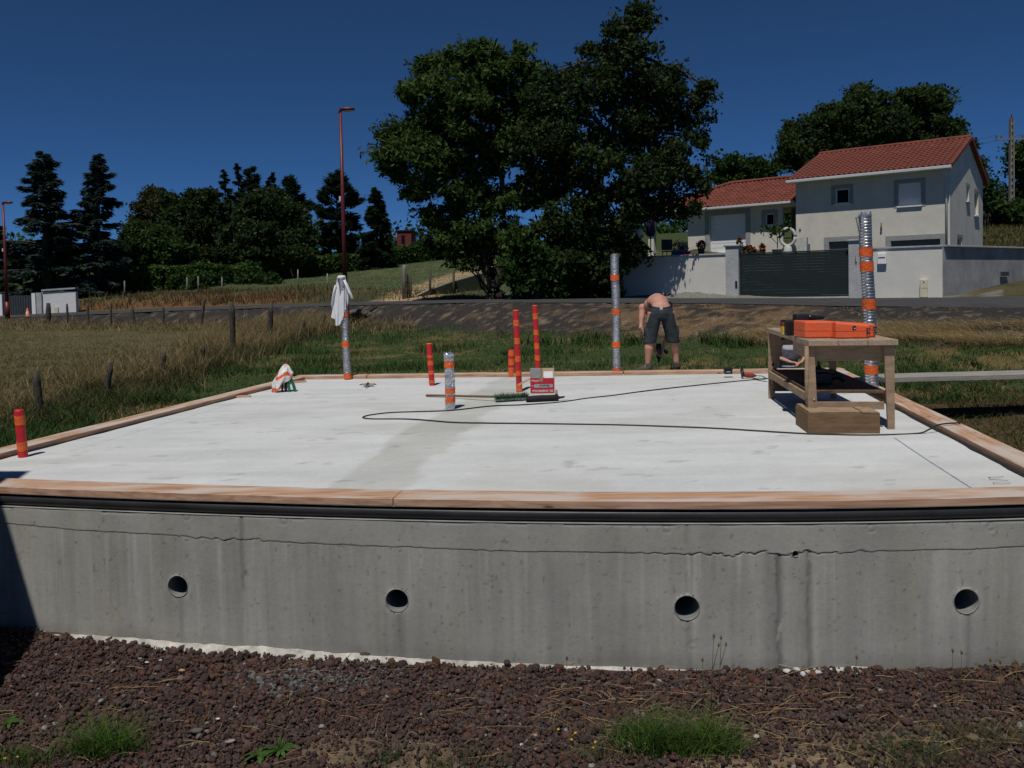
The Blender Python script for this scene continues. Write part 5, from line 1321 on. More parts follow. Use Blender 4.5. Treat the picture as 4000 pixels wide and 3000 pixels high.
tree('chestnut_tree', 'broad chestnut tree with pale flecked leaves right of the dark rounded tree', 70, [(560, 440, 34), (590, 450, 40), (620, 470, 38), (540, 475, 44), (585, 495, 50), (640, 500, 34), (610, 530, 44), (550, 530, 44), (655, 525, 24), (525, 500, 34), (500, 540, 34), (590, 420, 14)], [(590, [(590, 590), (590, 510)])], .21, 76, [(.03, .055, .018), (.06, .085, .035), (.02, .036, .012)], G2, 44, .6)
shrub('round_shrub', 'round grey green shrub at the right foot of the chestnut tree', 68, [(640, 545, 20), (618, 545, 18), (660, 550, 18), (640, 558, 18)], .2, 44, WAL, 45, None, .4)
shrub('garden_shrub', 'low bushes at the end of the hedge left of the feathery tree', 88, [(925, 528, 18), (945, 532, 16), (900, 535, 14), (965, 540, 14)], .2, 40, BRD, 46, None, .5)
def conifer(nm, label, px, py_top, py_base, Y, wpx, cols, seed, kind='spruce', n=70, group=None, leaf=.30, rt=.2, lean=0):
    """tapered trunk with whorls of boughs; needle sprays hang along each bough"""
    rr = np.random.default_rng(seed); b = U(px, py_base, Y); b.z = min(b.z, gz(b.x, Y)); b = Vector((b.x, Y, gz(b.x, Y)-.1)); top = U(px, py_top, Y).z-b.z; R = wpx*Y/F
    t = thing(nm, label, 'tree', b, 0, group); mb = MB(); mb.tube([(0, 0, 0), (lean*.4, 0, top*.5), (lean, 0, top)], [rt, rt*.6, .02], 8)
    P = []; D = []
    for i in range(n):
        f = (i+rr.uniform(0, 1))/n; f0 = .02 if kind != 'pine' else .12; z = top*(f0+(1-f0)*f)
        prof = {'spruce': (1-f)**.85, 'cedar': ((1-f)**.72)*(.70+.5*rr.random()**2), 'pine': min(1, (1-f)*2.2+.12)*(.75+.45*rr.random())}[kind]
        L = R*prof*(rr.uniform(.65, 1.0)+(.42 if (kind == 'cedar' and rr.random() < .3) else 0))+.15; az = rr.uniform(0, 2*math.pi); el = {'spruce': -.15, 'cedar': .12, 'pine': .25}[kind]+rr.normal(0, .07)+f*.35
        ns = 9; Q = []
        for j in range(ns+1):
            s = j/ns; r = L*s; zz = z+r*math.tan(el)-{'spruce': .10, 'cedar': .20, 'pine': .02}[kind]*L*s*s
            Q.append(Vector((lean*f+r*math.cos(az), r*math.sin(az), zz)))
        mb.tube(Q, [.05*(1-j/ns)*(.5+L/3)+.008 for j in range(ns+1)], 4, cap=False)
        m_ = int(34+L*{'spruce': 100, 'cedar': 92, 'pine': 85}[kind])
        s = rr.uniform(.12 if kind != 'pine' else .45, 1.03, m_)**(.6); q = np.array([np.interp(s*ns, range(ns+1), [v[c] for v in Q]) for c in range(3)]).T
        wdt = (.10+(.40 if kind == 'cedar' else .28)*(1-abs(s-.6)))*min(1.2, L*.36)
        side = np.array([-math.sin(az), math.cos(az), 0]); o = rr.normal(0, .5, m_)*wdt
        q += side[None]*o[:, None]; q[:, 2] += -np.abs(rr.normal(0, .12, m_))*{'spruce': 1.3, 'cedar': 1.1, 'pine': .3}[kind]-np.abs(o)*.15
        if kind == 'pine': q += rr.normal(0, .14, (m_, 3))
        P.append(q); sg = np.sign(o)[:, None]; dv = np.array([math.cos(az), math.sin(az), -.25 if kind != 'pine' else .35])[None]*.8+side[None]*sg*rr.uniform(.2, 1.0, (m_, 1))+rr.normal(0, .22, (m_, 3)); D.append(dv)
    P = np.concatenate(P); D = np.concatenate(D); D /= np.linalg.norm(D, axis=1)[:, None]; W = np.cross(D, rr.normal(0, .45, D.shape)+np.array([0, 0, 1])); W /= np.linalg.norm(W, axis=1)[:, None]
    sz = leaf*rr.uniform(.7, 1.4, len(P))[:, None]; A = D*sz*.85; B = W*sz*.20; V = np.stack([P-A*.4-B*.5, P+B, P+A, P-B], 1).reshape(-1, 3)
    ca = np.array(cols); cc = np.repeat(ca[rr.integers(0, len(ca), len(P))]*rr.uniform(.7, 1.3, (len(P), 1)), 4, 0); npmesh('crown', V, np.arange(len(V)).reshape(-1, 4), mat('leaf'), cc, t); mb.build('trunk', bark, t, fix=False); return t
conifer('cedar_tree', 'tall blue green cedar at the left with pointed top and spreading boughs', 105, 328, 640, 56, 88, CED, 61, 'cedar', 190, leaf=.34, rt=.35)
conifer('cedar_tree', 'slimmer leaning cedar with long boughs reaching right over the sky', 212, 334, 640, 58, 72, CED, 62, 'cedar', 150, leaf=.34, rt=.3, lean=.4)
conifer('dark_conifer', 'dark conifer cut by the left picture edge behind the lamp post', -12, 470, 650, 60, 62, PIN, 63, 'cedar', 80, leaf=.34)
G3 = 'pointed conifers above the broad-leaved group'
conifer('fir_tree', 'thin fir top at the left of the conifer row', 492, 366, 590, 92, 40, PIN, 64, 'spruce', 60, G3, .42)
conifer('fir_tree', 'tallest pointed fir of the conifer row', 521, 352, 590, 94, 36, PIN, 65, 'spruce', 60, G3, .42)
conifer('fir_tree', 'bushy fir between the tallest one and the gap in the row', 550, 368, 590, 92, 34, PIN, 66, 'pine', 60, G3, .42)
conifer('fir_tree', 'low wide fir with open branches right of the gap in the row', 592, 372, 590, 90, 40, PIN, 67, 'spruce', 60, G3, .42)
conifer('pine_tree', 'dark pine rising right behind the chestnut tree', 636, 386, 580, 86, 36, PIN, 68, 'pine', 90, None, .38)
conifer('pine_tree', 'broad dark pine directly behind the tall street lamp', 731, 378, 560, 84, 46, PIN, 69, 'pine', 120, None, .38)
conifer('spruce_tree', 'dense dark spruce right of the tall street lamp', 815, 405, 565, 76, 52, PIN, 70, 'spruce', 140, None, .40)
# hedges
HED = [(.055, .105, .024), (.075, .13, .032), (.040, .080, .020)]
def hedge(nm, label, pts, h, w_, n, seed, cols=BRD):
    rr = np.random.default_rng(seed); P = []; W = [Vector(p) for p in pts]
    seg = [(W[i+1]-W[i]).length for i in range(len(W)-1)]; tot = sum(seg); t = thing(nm, label, 'hedge', W[0])
    for i in range(len(W)-1):
        m_ = int(n*seg[i]/tot); s = rr.uniform(0, 1, m_); base = np.array(W[i])[None]*(1-s[:, None])+np.array(W[i+1])[None]*s[:, None]
        d = (W[i+1]-W[i]).normalized(); nrm = np.array((-d.y, d.x, 0))
        hh = h*(1+.10*np.sin(base[:, 0]*.9)+.08*np.sin(base[:, 0]*2.3+1)); a = rr.uniform(0, 1, m_); face = rr.random(m_)
        off = np.where(face < .45, -w_/2, np.where(face < .8, rr.uniform(-w_/2, w_/2, m_), w_/2))+rr.normal(0, .10, m_)
        z = np.where((face >= .45) & (face < .8), hh, hh*a)+rr.normal(0, .06, m_)
        base[:, :2] += nrm[None, :2]*off[:, None]; base[:, 2] += z; P.append(base-np.array(W[0])[None])
    P = np.concatenate(P); leaves('foliage', P, .20, cols, rr, t)
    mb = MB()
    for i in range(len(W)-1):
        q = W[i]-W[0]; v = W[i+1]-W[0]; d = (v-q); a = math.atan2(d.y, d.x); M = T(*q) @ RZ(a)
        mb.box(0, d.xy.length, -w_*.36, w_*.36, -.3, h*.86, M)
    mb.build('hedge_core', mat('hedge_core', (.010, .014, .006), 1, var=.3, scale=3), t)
def gp(px, py, Y): P = U(px, py, Y); return Vector((P.x, P.y, gz(P.x, P.y)))
def Hh(px, py, Y):  # hedge foot height from the photo, at least the terrain
    P = U(px, py, Y); return Vector((P.x, P.y, gz(P.x, P.y)-.1))
hedge('meadow_hedge', 'long clipped hedge along the far edge of the meadow, left part', [Hh(165, 628, 60), Hh(260, 620, 61), Hh(350, 617, 62), Hh(440, 610, 65), Hh(520, 604, 68)], 1.65, 1.4, 15000, 81, HED)
hedge('meadow_hedge', 'long clipped hedge along the far edge of the meadow, right part', [Hh(522, 604, 68), Hh(600, 598, 71), Hh(700, 590, 75), Hh(800, 580, 80), Hh(880, 572, 86), Hh(960, 560, 90)], 1.75, 1.4, 17000, 82, HED)
for i, (x, y, Y, r) in enumerate([(445, 600, 60, 22), (420, 625, 52, 18), (545, 595, 60, 20), (385, 610, 58, 16), (590, 610, 58, 15)]):
    shrub('wild_shrub', ['tall wild bush in front of the hedge, largest of the row', 'low wild bush on the rusty verge above the road', 'wild bush at the join of the two hedges', 'small wild bush left of the tall one', 'low wild bush at the right end of the row'][i], Y, [(x, y, r), (x+r, y+8, r*.8), (x-r*.9, y+6, r*.8), (x, y-r*.8, r*.6)], .17, 36, BRD, 90+i, 'wild bushes before the hedge', .4)
# far tree line on the horizon
def far_line():
    rr = np.random.default_rng(5); P = []
    for px in np.linspace(-700, 2900, 420):
        Y = 175+rr.uniform(-8, 8); h = 5+2.5*math.sin(px*.021)+1.5*math.sin(px*.06)
        q = U(px, 560, Y); z = gz(q.x, Y); n_ = 44; e = rr.normal(0, 1, (n_, 3))*np.array([2.0, 1.5, h*.36])+np.array([q.x, Y, z+h*.5]); P.append(e)
    o = leaves('far_woodland', np.concatenate(P), .8, BRD, rr, None, MATS['leaf']); tag(o, 'distant woodland along the horizon', 'woodland', None, 'stuff')
far_line()

# ================================================================== street lamps, poles, fences
maroon = mat('maroon_paint', (.12, .015, .014), .45, var=.1, scale=5, spec=.4)
def lamp(px, pytop, pybase, Y, r, dirx, label):
    b = U(px, pybase, Y); b = Vector((b.x, Y, gz(b.x, Y)-.05)); h = U(px, pytop, Y).z-b.z
    t = thing('street_lamp', label, 'street lamp', b, 0, 'maroon street lamps along the road')
    MB().tube([(0, 0, 0), (0, 0, .9)], r*1.35, 14).build('base_sleeve', maroon, t)
    MB().tube([(0, 0, .9), (0, 0, h*.5), (0, 0, h-.12)], [r, r*.78, r*.55], 14).build('pole', maroon, t)
    m = MB(); m.tube([(-.02*dirx, 0, h-.16), (.0, 0, h-.05), (.10*dirx, 0, h-.02)], [r*.6, r*.7, r*.6], 10); m.build('bracket', maroon, t)
    hd = MB(); hd.ell((.24*dirx, 0, h-.03), (.27, .13, .075), 16); hd.build('lamp_head', maroon, t)
    MB().ell((.26*dirx, 0, h-.075), (.19, .10, .045), 14).build('lens', mat('lamp_lens', (.55, .5, .45), .3, var=.05), t)
    MB().box(-.03-r, -r*.7, -.05, .05, h*.58, h*.58+.16).build('junction_box', mat('label_white', (.6, .6, .6)), t)
    MB().box(r*.7, r*.7+.05, -.03, .03, h*.47, h*.47+.10).build('clamp', mat('tool_black', (.015, .015, .017)), t)
lamp(748, 234, 699, 28.2, .086, 1, 'tall maroon street lamp standing behind the duct with the white shirt')
lamp(17, 436, 690, 41.5, .09, 1, 'maroon street lamp beside the left gate at the picture edge')
def upole():
    b = U(2185, 470, 60); b = Vector((b.x, 60, gz(b.x, 60)-.2)); h = U(2179, 256, 60).z-b.z
    t = thing('utility_pole', 'concrete utility pole with crossarm on the hillside at the right', 'utility pole', b); cm = mat('pole_concrete', (.22, .20, .18), .9, var=.1, scale=4)
    m = MB(); 
    for x0 in (-.17, .09): m.prism([(x0, 0), (x0+.08, 0), (x0*.7+.06, h), (x0*.7, h)], -.13, .13)
    m.build('flange', cm, t); m = MB(); n = 16
    for i in range(n): z = h*i/n; m.box(-.095, .09, -.05, .05, z, z+h/n*.42)
    w_ = m.build('web', cm, t); w_['kind'] = 'stuff'
    MB().box(-1.15, 1.25, -.06, .06, h*.80, h*.80+.10).build('crossarm', cm, t)
    for x in (-1.1, -.75, .8, 1.2): MB().lathe([(.03, 0), (.06, .08), (.03, .12), (.06, .2), (.001, .26)], 8, M=T(x, 0, h*.80+.1)).build('insulator', mat('insulator_brown', (.10, .04, .02), .3, var=.1), t)
    MB().lathe([(.03, 0), (.06, .1), (.03, .3), (.001, .4)], 8, M=T(0, 0, h)).build('insulator', MATS['insulator_brown'], t)
    for j, x in enumerate((-1.1, .8)):
        a = b+Vector((x, 0, h*.8+.36)); c = Vector((b.x-22+x, 95, a.z+1)); P = [a.lerp(c, i/14)+Vector((0, 0, -1.4*math.sin(math.pi*i/14))) for i in range(15)]
        tag(MB().tube(P, .010, 4).build('overhead_wire', mat('tool_black', (.015, .015, .017))), ['thin overhead wire from the left end of the pole crossarm', 'thin overhead wire from the right end of the pole crossarm'][j], 'wire', 'overhead wires')
upole()
wood_old = mat('old_post', (.075, .065, .052), .95, var=.35, scale=6, stretch=(5, 5, 1), bump=.8, bscale=14)
def post(parent, top, base_px, r, Yd=None, o=Vector()):
    P = hit(*base_px, 8) if Yd is None else gp(*base_px, Yd)
    q = U(*top, P.y); n = 5; pts = []
    for i in range(n+1):
        t = i/n; v = Vector((P.x, P.y, P.z-.15)).lerp(q, t); v.x += random.uniform(-.012, .012)*(0 < i < n); pts.append(v-o)
    MB().tube(pts, [r*random.uniform(.85, 1.1) for _ in range(n)]+[r*.75], 9).build('post', wood_old, parent); return P, q
near = [((79, 802), (91, 904), .05), ((239, 783.6), (226, 859), .045), ((354, 761.6), (345, 814), .05), ((438, 746), (432, 793), .055), ((500.5, 651), (504, 765), .07), ((586, 656), (579, 741), .075), ((656, 691), (645, 728), .07), ((700, 675.5), (691, 711), .08)]
t = thing('wire_fence', 'leaning weathered posts of a wire fence between dry field and lawn', 'fence', (0, 0, 0)); tops = []
for a, b, r in near: P, q = post(t, a, b, r); tops.append((P, q))
for f in (.35, .8):
    P = []
    for (p, q), (p2, q2) in zip(tops[:-1], tops[1:]):
        a = p.lerp(q, f); b = p2.lerp(q2, f); P += [a.lerp(b, i/6)-Vector((0, 0, .05*math.sin(math.pi*i/6))) for i in range(6)]
    P.append(tops[-1][0].lerp(tops[-1][1], f)); MB().tube(P, .0022, 4).build('wire', mat('wire_grey', (.12, .11, .10), .6, metal=.5), t)
FLP = sorted([(p.y, p.x) for p, q in tops]); 
back = [((104.5, 654.5), (105, 698), .11), ((144.5, 656), (146, 684), .05), ((189, 654.5), (191, 690), .05), ((239, 651), (240, 694), .045), ((285, 661.5), (292, 697), .06), ((352, 660), (353.5, 690), .06), ((441, 644), (434, 695), .06)]
t = thing('wire_fence', 'row of old wooden posts along the far edge of the dry field below the road', 'fence', (0, 0, 0))
for i, (a, b, r) in enumerate(back): post(t, a, b, r, Yd=38.5-i*.75)
thin = [((405, 655), 623, 47), ((429, 648), 619, 46), ((480, 640), 614, 45), ((644, 628), 582, 46), ((707, 622), 598, 44), ((270, 655), 632, 48)]
t = thing('wire_fence', 'thin pale fence stakes in the rusty grass above the road', 'fence', (0, 0, 0))
for (x, yb), yt_, Y in thin:
    P = gp(x, yb, Y); q = U(x, yt_, Y); MB().tube([P-Vector((0, 0, .1)), Vector((P.x+.02, P.y, max(q.z, P.z+.9)))], .035, 6).build('post', mat('grey_stake', (.22, .21, .20), .9, var=.2, scale=8), t)
# path fence with white edging board
def path_fence():
    t = thing('path_fence', 'white edged low fence with stakes along the sandy path', 'fence', (0, 0, 0))
    pts = [(881, 645, 37.5), (927, 624, 38.5), (977, 606, 39.8), (1044, 587, 41.5)]
    W = [U(x, y, Y) for x, y, Y in pts]; mb = MB()
    for i in range(3):
        a, b = W[i], W[i+1]; n = 4
        for j in range(n):
            p = a.lerp(b, j/n); q = a.lerp(b, (j+1)/n); mb.add([p, q, q+Vector((0, .05, 0)), p+Vector((0, .05, 0)), p+Vector((0, 0, -.06)), q+Vector((0, 0, -.06))], [(0, 1, 2, 3), (0, 4, 5, 1)])
    mb.build('edging_strip', white_p, t, fix=False)
    mb = MB()
    for i in range(3):
        a, b = W[i], W[i+1]; mb.add([a-Vector((0, 0, .065)), b-Vector((0, 0, .065)), Vector((b.x, b.y, gz(b.x, b.y)-.1)), Vector((a.x, a.y, gz(a.x, a.y)-.1))], [(0, 1, 2, 3)])
    mb.build('panel', mat('fence_panel', (.045, .055, .035), .9, var=.2, scale=6), t, fix=False)
    for (x, yb), yt_, Y in [((929, 637), 587, 38.5), ((980, 625), 586.5, 39.8), ((1044, 604), 560, 41.5)]:
        P = gp(x, yb, Y-.1); q = U(x, yt_, Y-.1); MB().tube([P-Vector((0, 0, .2)), q], .06, 7).build('post', wood_old, t)
    P = gp(874, 650, 37); q = U(873, 572, 37); o = MB().tube([P-Vector((0, 0, .1)), q-Vector((0, 0, .15)), q], [.12, .09, .05], 8).build('concrete_post', mat('pole_concrete', (.22, .20, .18)), None); tag(o, 'thick pale concrete post at the entrance of the sandy path', 'post')
    tt = thing('wooden_gate', 'small old slatted wooden gate leaning beside the concrete post', 'gate', (0, 0, 0))
    for x, yt_ in ((881, 588), (884.5, 592), (888, 598)):
        P = gp(x, 645, 37.2); q = U(x, yt_, 37.2); MB().tube([P, q], .035, 6).build('slat', wood_old, tt)
    a = U(878, 610, 37.2); b = U(890, 612, 37.2); MB().tube([a, b], .03, 6).build('rail', wood_old, tt)
path_fence()
# culvert head in the bank near the lamp
P = hit(775, 690, 20); t = thing('culvert', 'small rough concrete culvert mouth in the bank beside the street lamp', 'culvert', P+Vector((0, -.15, -.3)), .2)
m = MB(); rr = random.Random(3)
for i in range(13): 
    a = math.pi*i/12; m.ell((.55*math.cos(a), 0, .15+.42*math.sin(a)), (.16, .22, .12), 7, jit=.25)
m.build('stone_rim', mat('rough_stone', (.12, .105, .09), .95, var=.3, scale=6, bump=1, bscale=10), t); MB().box(-.5, .5, -.05, -.02, -.2, .5).build('opening', mat('void_dark', (.006, .006, .006), 1), t)
# left entrance: white wall, pillars, dark gate, cones
def left_entry():
    Y = 44.5; k = lambda x, y: U(x, y, Y)
    def bx(name, lab, cat, x0, x1, y0, y1, m_, dep=.2, dy=0, parent=None):
        a = k(x0, y1); b = k(x1, y0); o = MB().box(a.x, b.x, Y+dy, Y+dy+dep, min(a.z, gz(a.x, Y)-.1), b.z).build(name, m_, parent)
        if lab: tag(o, lab, cat)
        return o
    t = thing('roadside_wall', 'white rendered wall with dark coping left of the meadow, beside the road', 'wall', (0, 0, 0))
    bx('wall_body', None, None, 92, 163, 629, 684, mat('white_render', (.66, .66, .66), .9, var=.05, scale=2, bump=.5, bscale=14), .25, 0, t)
    a = k(91, 629); b = k(164, 625); MB().add([(a.x, Y-.08, a.z), (b.x, Y-.08, b.z+.02), (b.x, Y+.33, b.z+.02), (a.x, Y+.33, a.z), (a.x, Y-.08, a.z+.09), (b.x, Y-.08, b.z+.11), (b.x, Y+.33, b.z+.11), (a.x, Y+.33, a.z+.09)], [(0, 3, 2, 1), (4, 5, 6, 7), (0, 1, 5, 4), (1, 2, 6, 5), (2, 3, 7, 6), (3, 0, 4, 7)]).build('coping', cop, t)
    bx('meter_door', None, None, 119, 126, 663, 680, cr_, .05, -.06, t)
    bx('gate_pillar', 'grey pillar at the left end of the white roadside wall', 'pillar', 80, 91, 632, 684, mat('pillar_grey', (.40, .405, .41)), .4, -.1)
    bx('gate_pillar', 'narrow white pillar on the right of the dark left-hand gate', 'pillar', 72, 79.5, 633, 684, white_p, .35, -.1)
    bx('gate_pillar', 'white pillar on the left of the dark left-hand gate at the picture edge', 'pillar', -4, 6, 636, 688, white_p, .35, -.1)
    g = thing('metal_gate', 'dark grey metal gate with vertical boards beside the left street lamp', 'gate', (0, 0, 0))
    gm = mat('gate_grey', (.05, .055, .062), .5, var=.1, scale=4); a = k(6.5, 640); b = k(71.5, 637); n = 12; wv = (b.x-a.x)/n; zb_ = gz((a.x+b.x)/2, Y)+.05
    for i in range(n): MB().box(a.x+i*wv+.012, a.x+(i+1)*wv-.012, Y, Y+.04, zb_, b.z-.05).build('board', gm, g)
    MB().box(a.x, b.x, Y+.045, Y+.08, b.z-.2, b.z-.02).build('rail', gm, g); MB().box(a.x, b.x, Y+.045, Y+.08, zb_+.02, zb_+.2).build('rail', gm, g)
    for x, l in ((20, 'orange and white marker cone left of the left-hand street gate'), (60, 'orange and white marker cone right of the lamp before the gate')):
        p = gp(x, 688, 42.3); t2 = thing('marker_cone', l, 'cone', p); MB().lathe([(.14, 0), (.14, .03), (.10, .04), (.03, .45), (.001, .46)], 12).build('cone_body', orange, t2); MB().lathe([(.083, .16), (.063, .28)], 12).build('band', white_p, t2)
left_entry()
# small red building and ochre house beyond
def farb(nm, lab, x0, x1, yt_, yb, Y, m_, roof=None, chim=None):
    a = U(x0, yb, Y); b = U(x1, yt_, Y); t = thing(nm, lab, 'building', (a.x, Y, 0)); MB().box(0, b.x-a.x, 0, 5, gz(a.x, Y)-.5, b.z).build('wall', m_, t)
    MB().box(-.15, b.x-a.x+.15, -.15, 5.15, b.z+.002, b.z+.14).build('roof', mat('flat_roof', (.03, .02, .02), .8) if not roof else roof, t)
    if chim: c = U(chim, yt_-9, Y+2); MB().lathe([(.12, b.z+.14), (.12, c.z), (.17, c.z+.03), (.001, c.z+.12)], 10, M=T(c.x-a.x, 2, 0)).build('chimney', mat('steel', (.45, .45, .45)), t)
    MB().box((b.x-a.x)*.3, (b.x-a.x)*.55, -.03, -.004, b.z-1.6, b.z-.5).build('window', glass_d, t)
farb('red_building', 'small dark red flat-roofed building beyond the hedge right of the spruce', 858, 888, 499, 530, 105, mat('red_wall', (.16, .03, .025), .8, var=.1, scale=2), None, 878)
farb('ochre_house', 'ochre house glimpsed between the trunks of the big trees', 1098, 1144, 508, 545, 70, mat('ochre_wall', (.42, .27, .14), .9, var=.15, scale=2), mat('flat_roof2', (.25, .1, .06), .8))

# panel added out of frame at the left, cut to cast the wall-corner shadow
def panel():
    # points on the wall that its shadow must reach, pushed back up along the sunlight
    yw = float(fy(-3.2)); A = Vector((G(0, 1105, -.10).x, 0, -.10)); 
    a = U(2, 1105, yw); b = U(86, 1364, yw); sp = G(60, 1019, 0)
    L0 = -LD
    def back(p, y): k = (p.y-y)/-L0.y*-1; return None
    def to_plane(p, y): t = (y-p.y)/L0.y; return p+L0*t
    y0 = 3.75
    pa, pb, ps = to_plane(a, y0), to_plane(b, y0), to_plane(sp, y0)
    t = thing('formwork_panel', 'tall added shade panel standing unseen left of the view beside the wall', 'panel', (0, 0, 0))
    pbase = pb+(pb-pa).normalized()*0.0
    # panel polygon: slanting right edge a->b continued down, spike at the top
    dn = (pb-pa)/(pa.z-pb.z); foot = pb+dn*(pb.z+.95)
    poly = [(foot.x, foot.z), (pa.x, pa.z), (pa.x-.05, pa.z+.16), (ps.x, ps.z), (ps.x-.42, ps.z+.06), (ps.x-1.2, ps.z+.0), (ps.x-1.2, -.95)]
    MB().prism(poly, y0, y0+.03).build('board', mat('ply', (.25, .17, .10), .8, var=.2, scale=3), t)
    for dx_ in (.3, .8): MB().box(ps.x-1.15, ps.x-.15-.0, y0-.06, y0-.002, -.5+dx_, -.4+dx_).build('batten', mat('ply', (.25, .17, .10)), t)
    print('PANEL', [tuple(round(c, 2) for c in q) for q in (pa, pb, ps)], [RM.transposed() @ (q-Vector((0, 0, CAMZ))) for q in (pa, pb, ps)])
panel()

# ================================================================== people
def fuse(mb, name, m, parent, vox=.012, smooth=6, loc=None):
    """join overlapping volumes into one continuous skin"""
    o = mb.build(name, m, parent)
    r = o.modifiers.new('r', 'REMESH'); r.mode = 'VOXEL'; r.voxel_size = vox; r.use_smooth_shade = True
    s = o.modifiers.new('s', 'SMOOTH'); s.factor = .5; s.iterations = smooth
    dg = bpy.context.evaluated_depsgraph_get(); dg.update(); me = bpy.data.meshes.new_from_object(o.evaluated_get(dg))
    o.modifiers.clear(); me.materials.clear(); me.materials.append(m); o.data = me
    for p in me.polygons: p.use_smooth = True
    return o
skin_m = mat('skin', (.52, .27, .20), .55, var=.08, scale=6, bump=.05, spec=.35, col2=(.46, .22, .16))
def hand(mb, wrist, palm_dir, curl_dir, s=1.0, side=1):
    """palm, four unequal bent fingers and a thumb leaving the side of the palm"""
    p = Vector(palm_dir).normalized(); c = Vector(curl_dir).normalized(); sd = p.cross(c).normalized()*side
    w0 = Vector(wrist); pal = w0+p*.045*s; k = w0+p*.09*s
    for f in (-.5, .5): mb.tube([w0+sd*f*.025*s, pal+sd*f*.045*s, k+sd*f*.05*s], [.020*s, .019*s, .015*s], 8)
    mb.tube([w0, pal, k], [.022*s, .021*s, .016*s], 8)
    for i, ln in enumerate((.070, .080, .074, .056)):
        b = k+sd*(i-1.5)*.0195*s; a1 = b+(p*.85+c*.5).normalized()*ln*.42*s; a2 = a1+(p*.3+c*.95).normalized()*ln*.33*s; a3 = a2+(c*.95-p*.35).normalized()*ln*.25*s
        mb.tube([b, a1, a2, a3], [.0092*s, .0088*s, .0082*s, .007*s], 7)
    t0 = w0+p*.025*s-sd*.03*s; t1 = t0+(p*.5-sd*.8+c*.4).normalized()*.04*s; t2 = t1+(p*.8+c*.6).normalized()*.032*s
    mb.tube([t0, t1, t2], [.014*s, .011*s, .009*s], 7)
def head(mb, c, M, s=1.0):
    """head with brow, nose, chin and ears; local +y is the face direction"""
    c = Vector(c); X = T(*c) @ M
    def e(p, r): mb.ell(p, r, 12, X)
    e((0, -.01, .02), (.074*s, .092*s, .098*s)); e((0, .03, -.045), (.055*s, .062*s, .062*s)); e((0, .088, -.012), (.013*s, .022*s, .024*s)); e((0, .07, -.085), (.025, .022, .018))
    e((-.076, -.0, -.01), (.010, .02, .030)); e((.076, 0, -.01), (.010, .02, .030)); e((0, .078, .03), (.05, .016, .012)); e((0, .083, -.052), (.025, .010, .008))
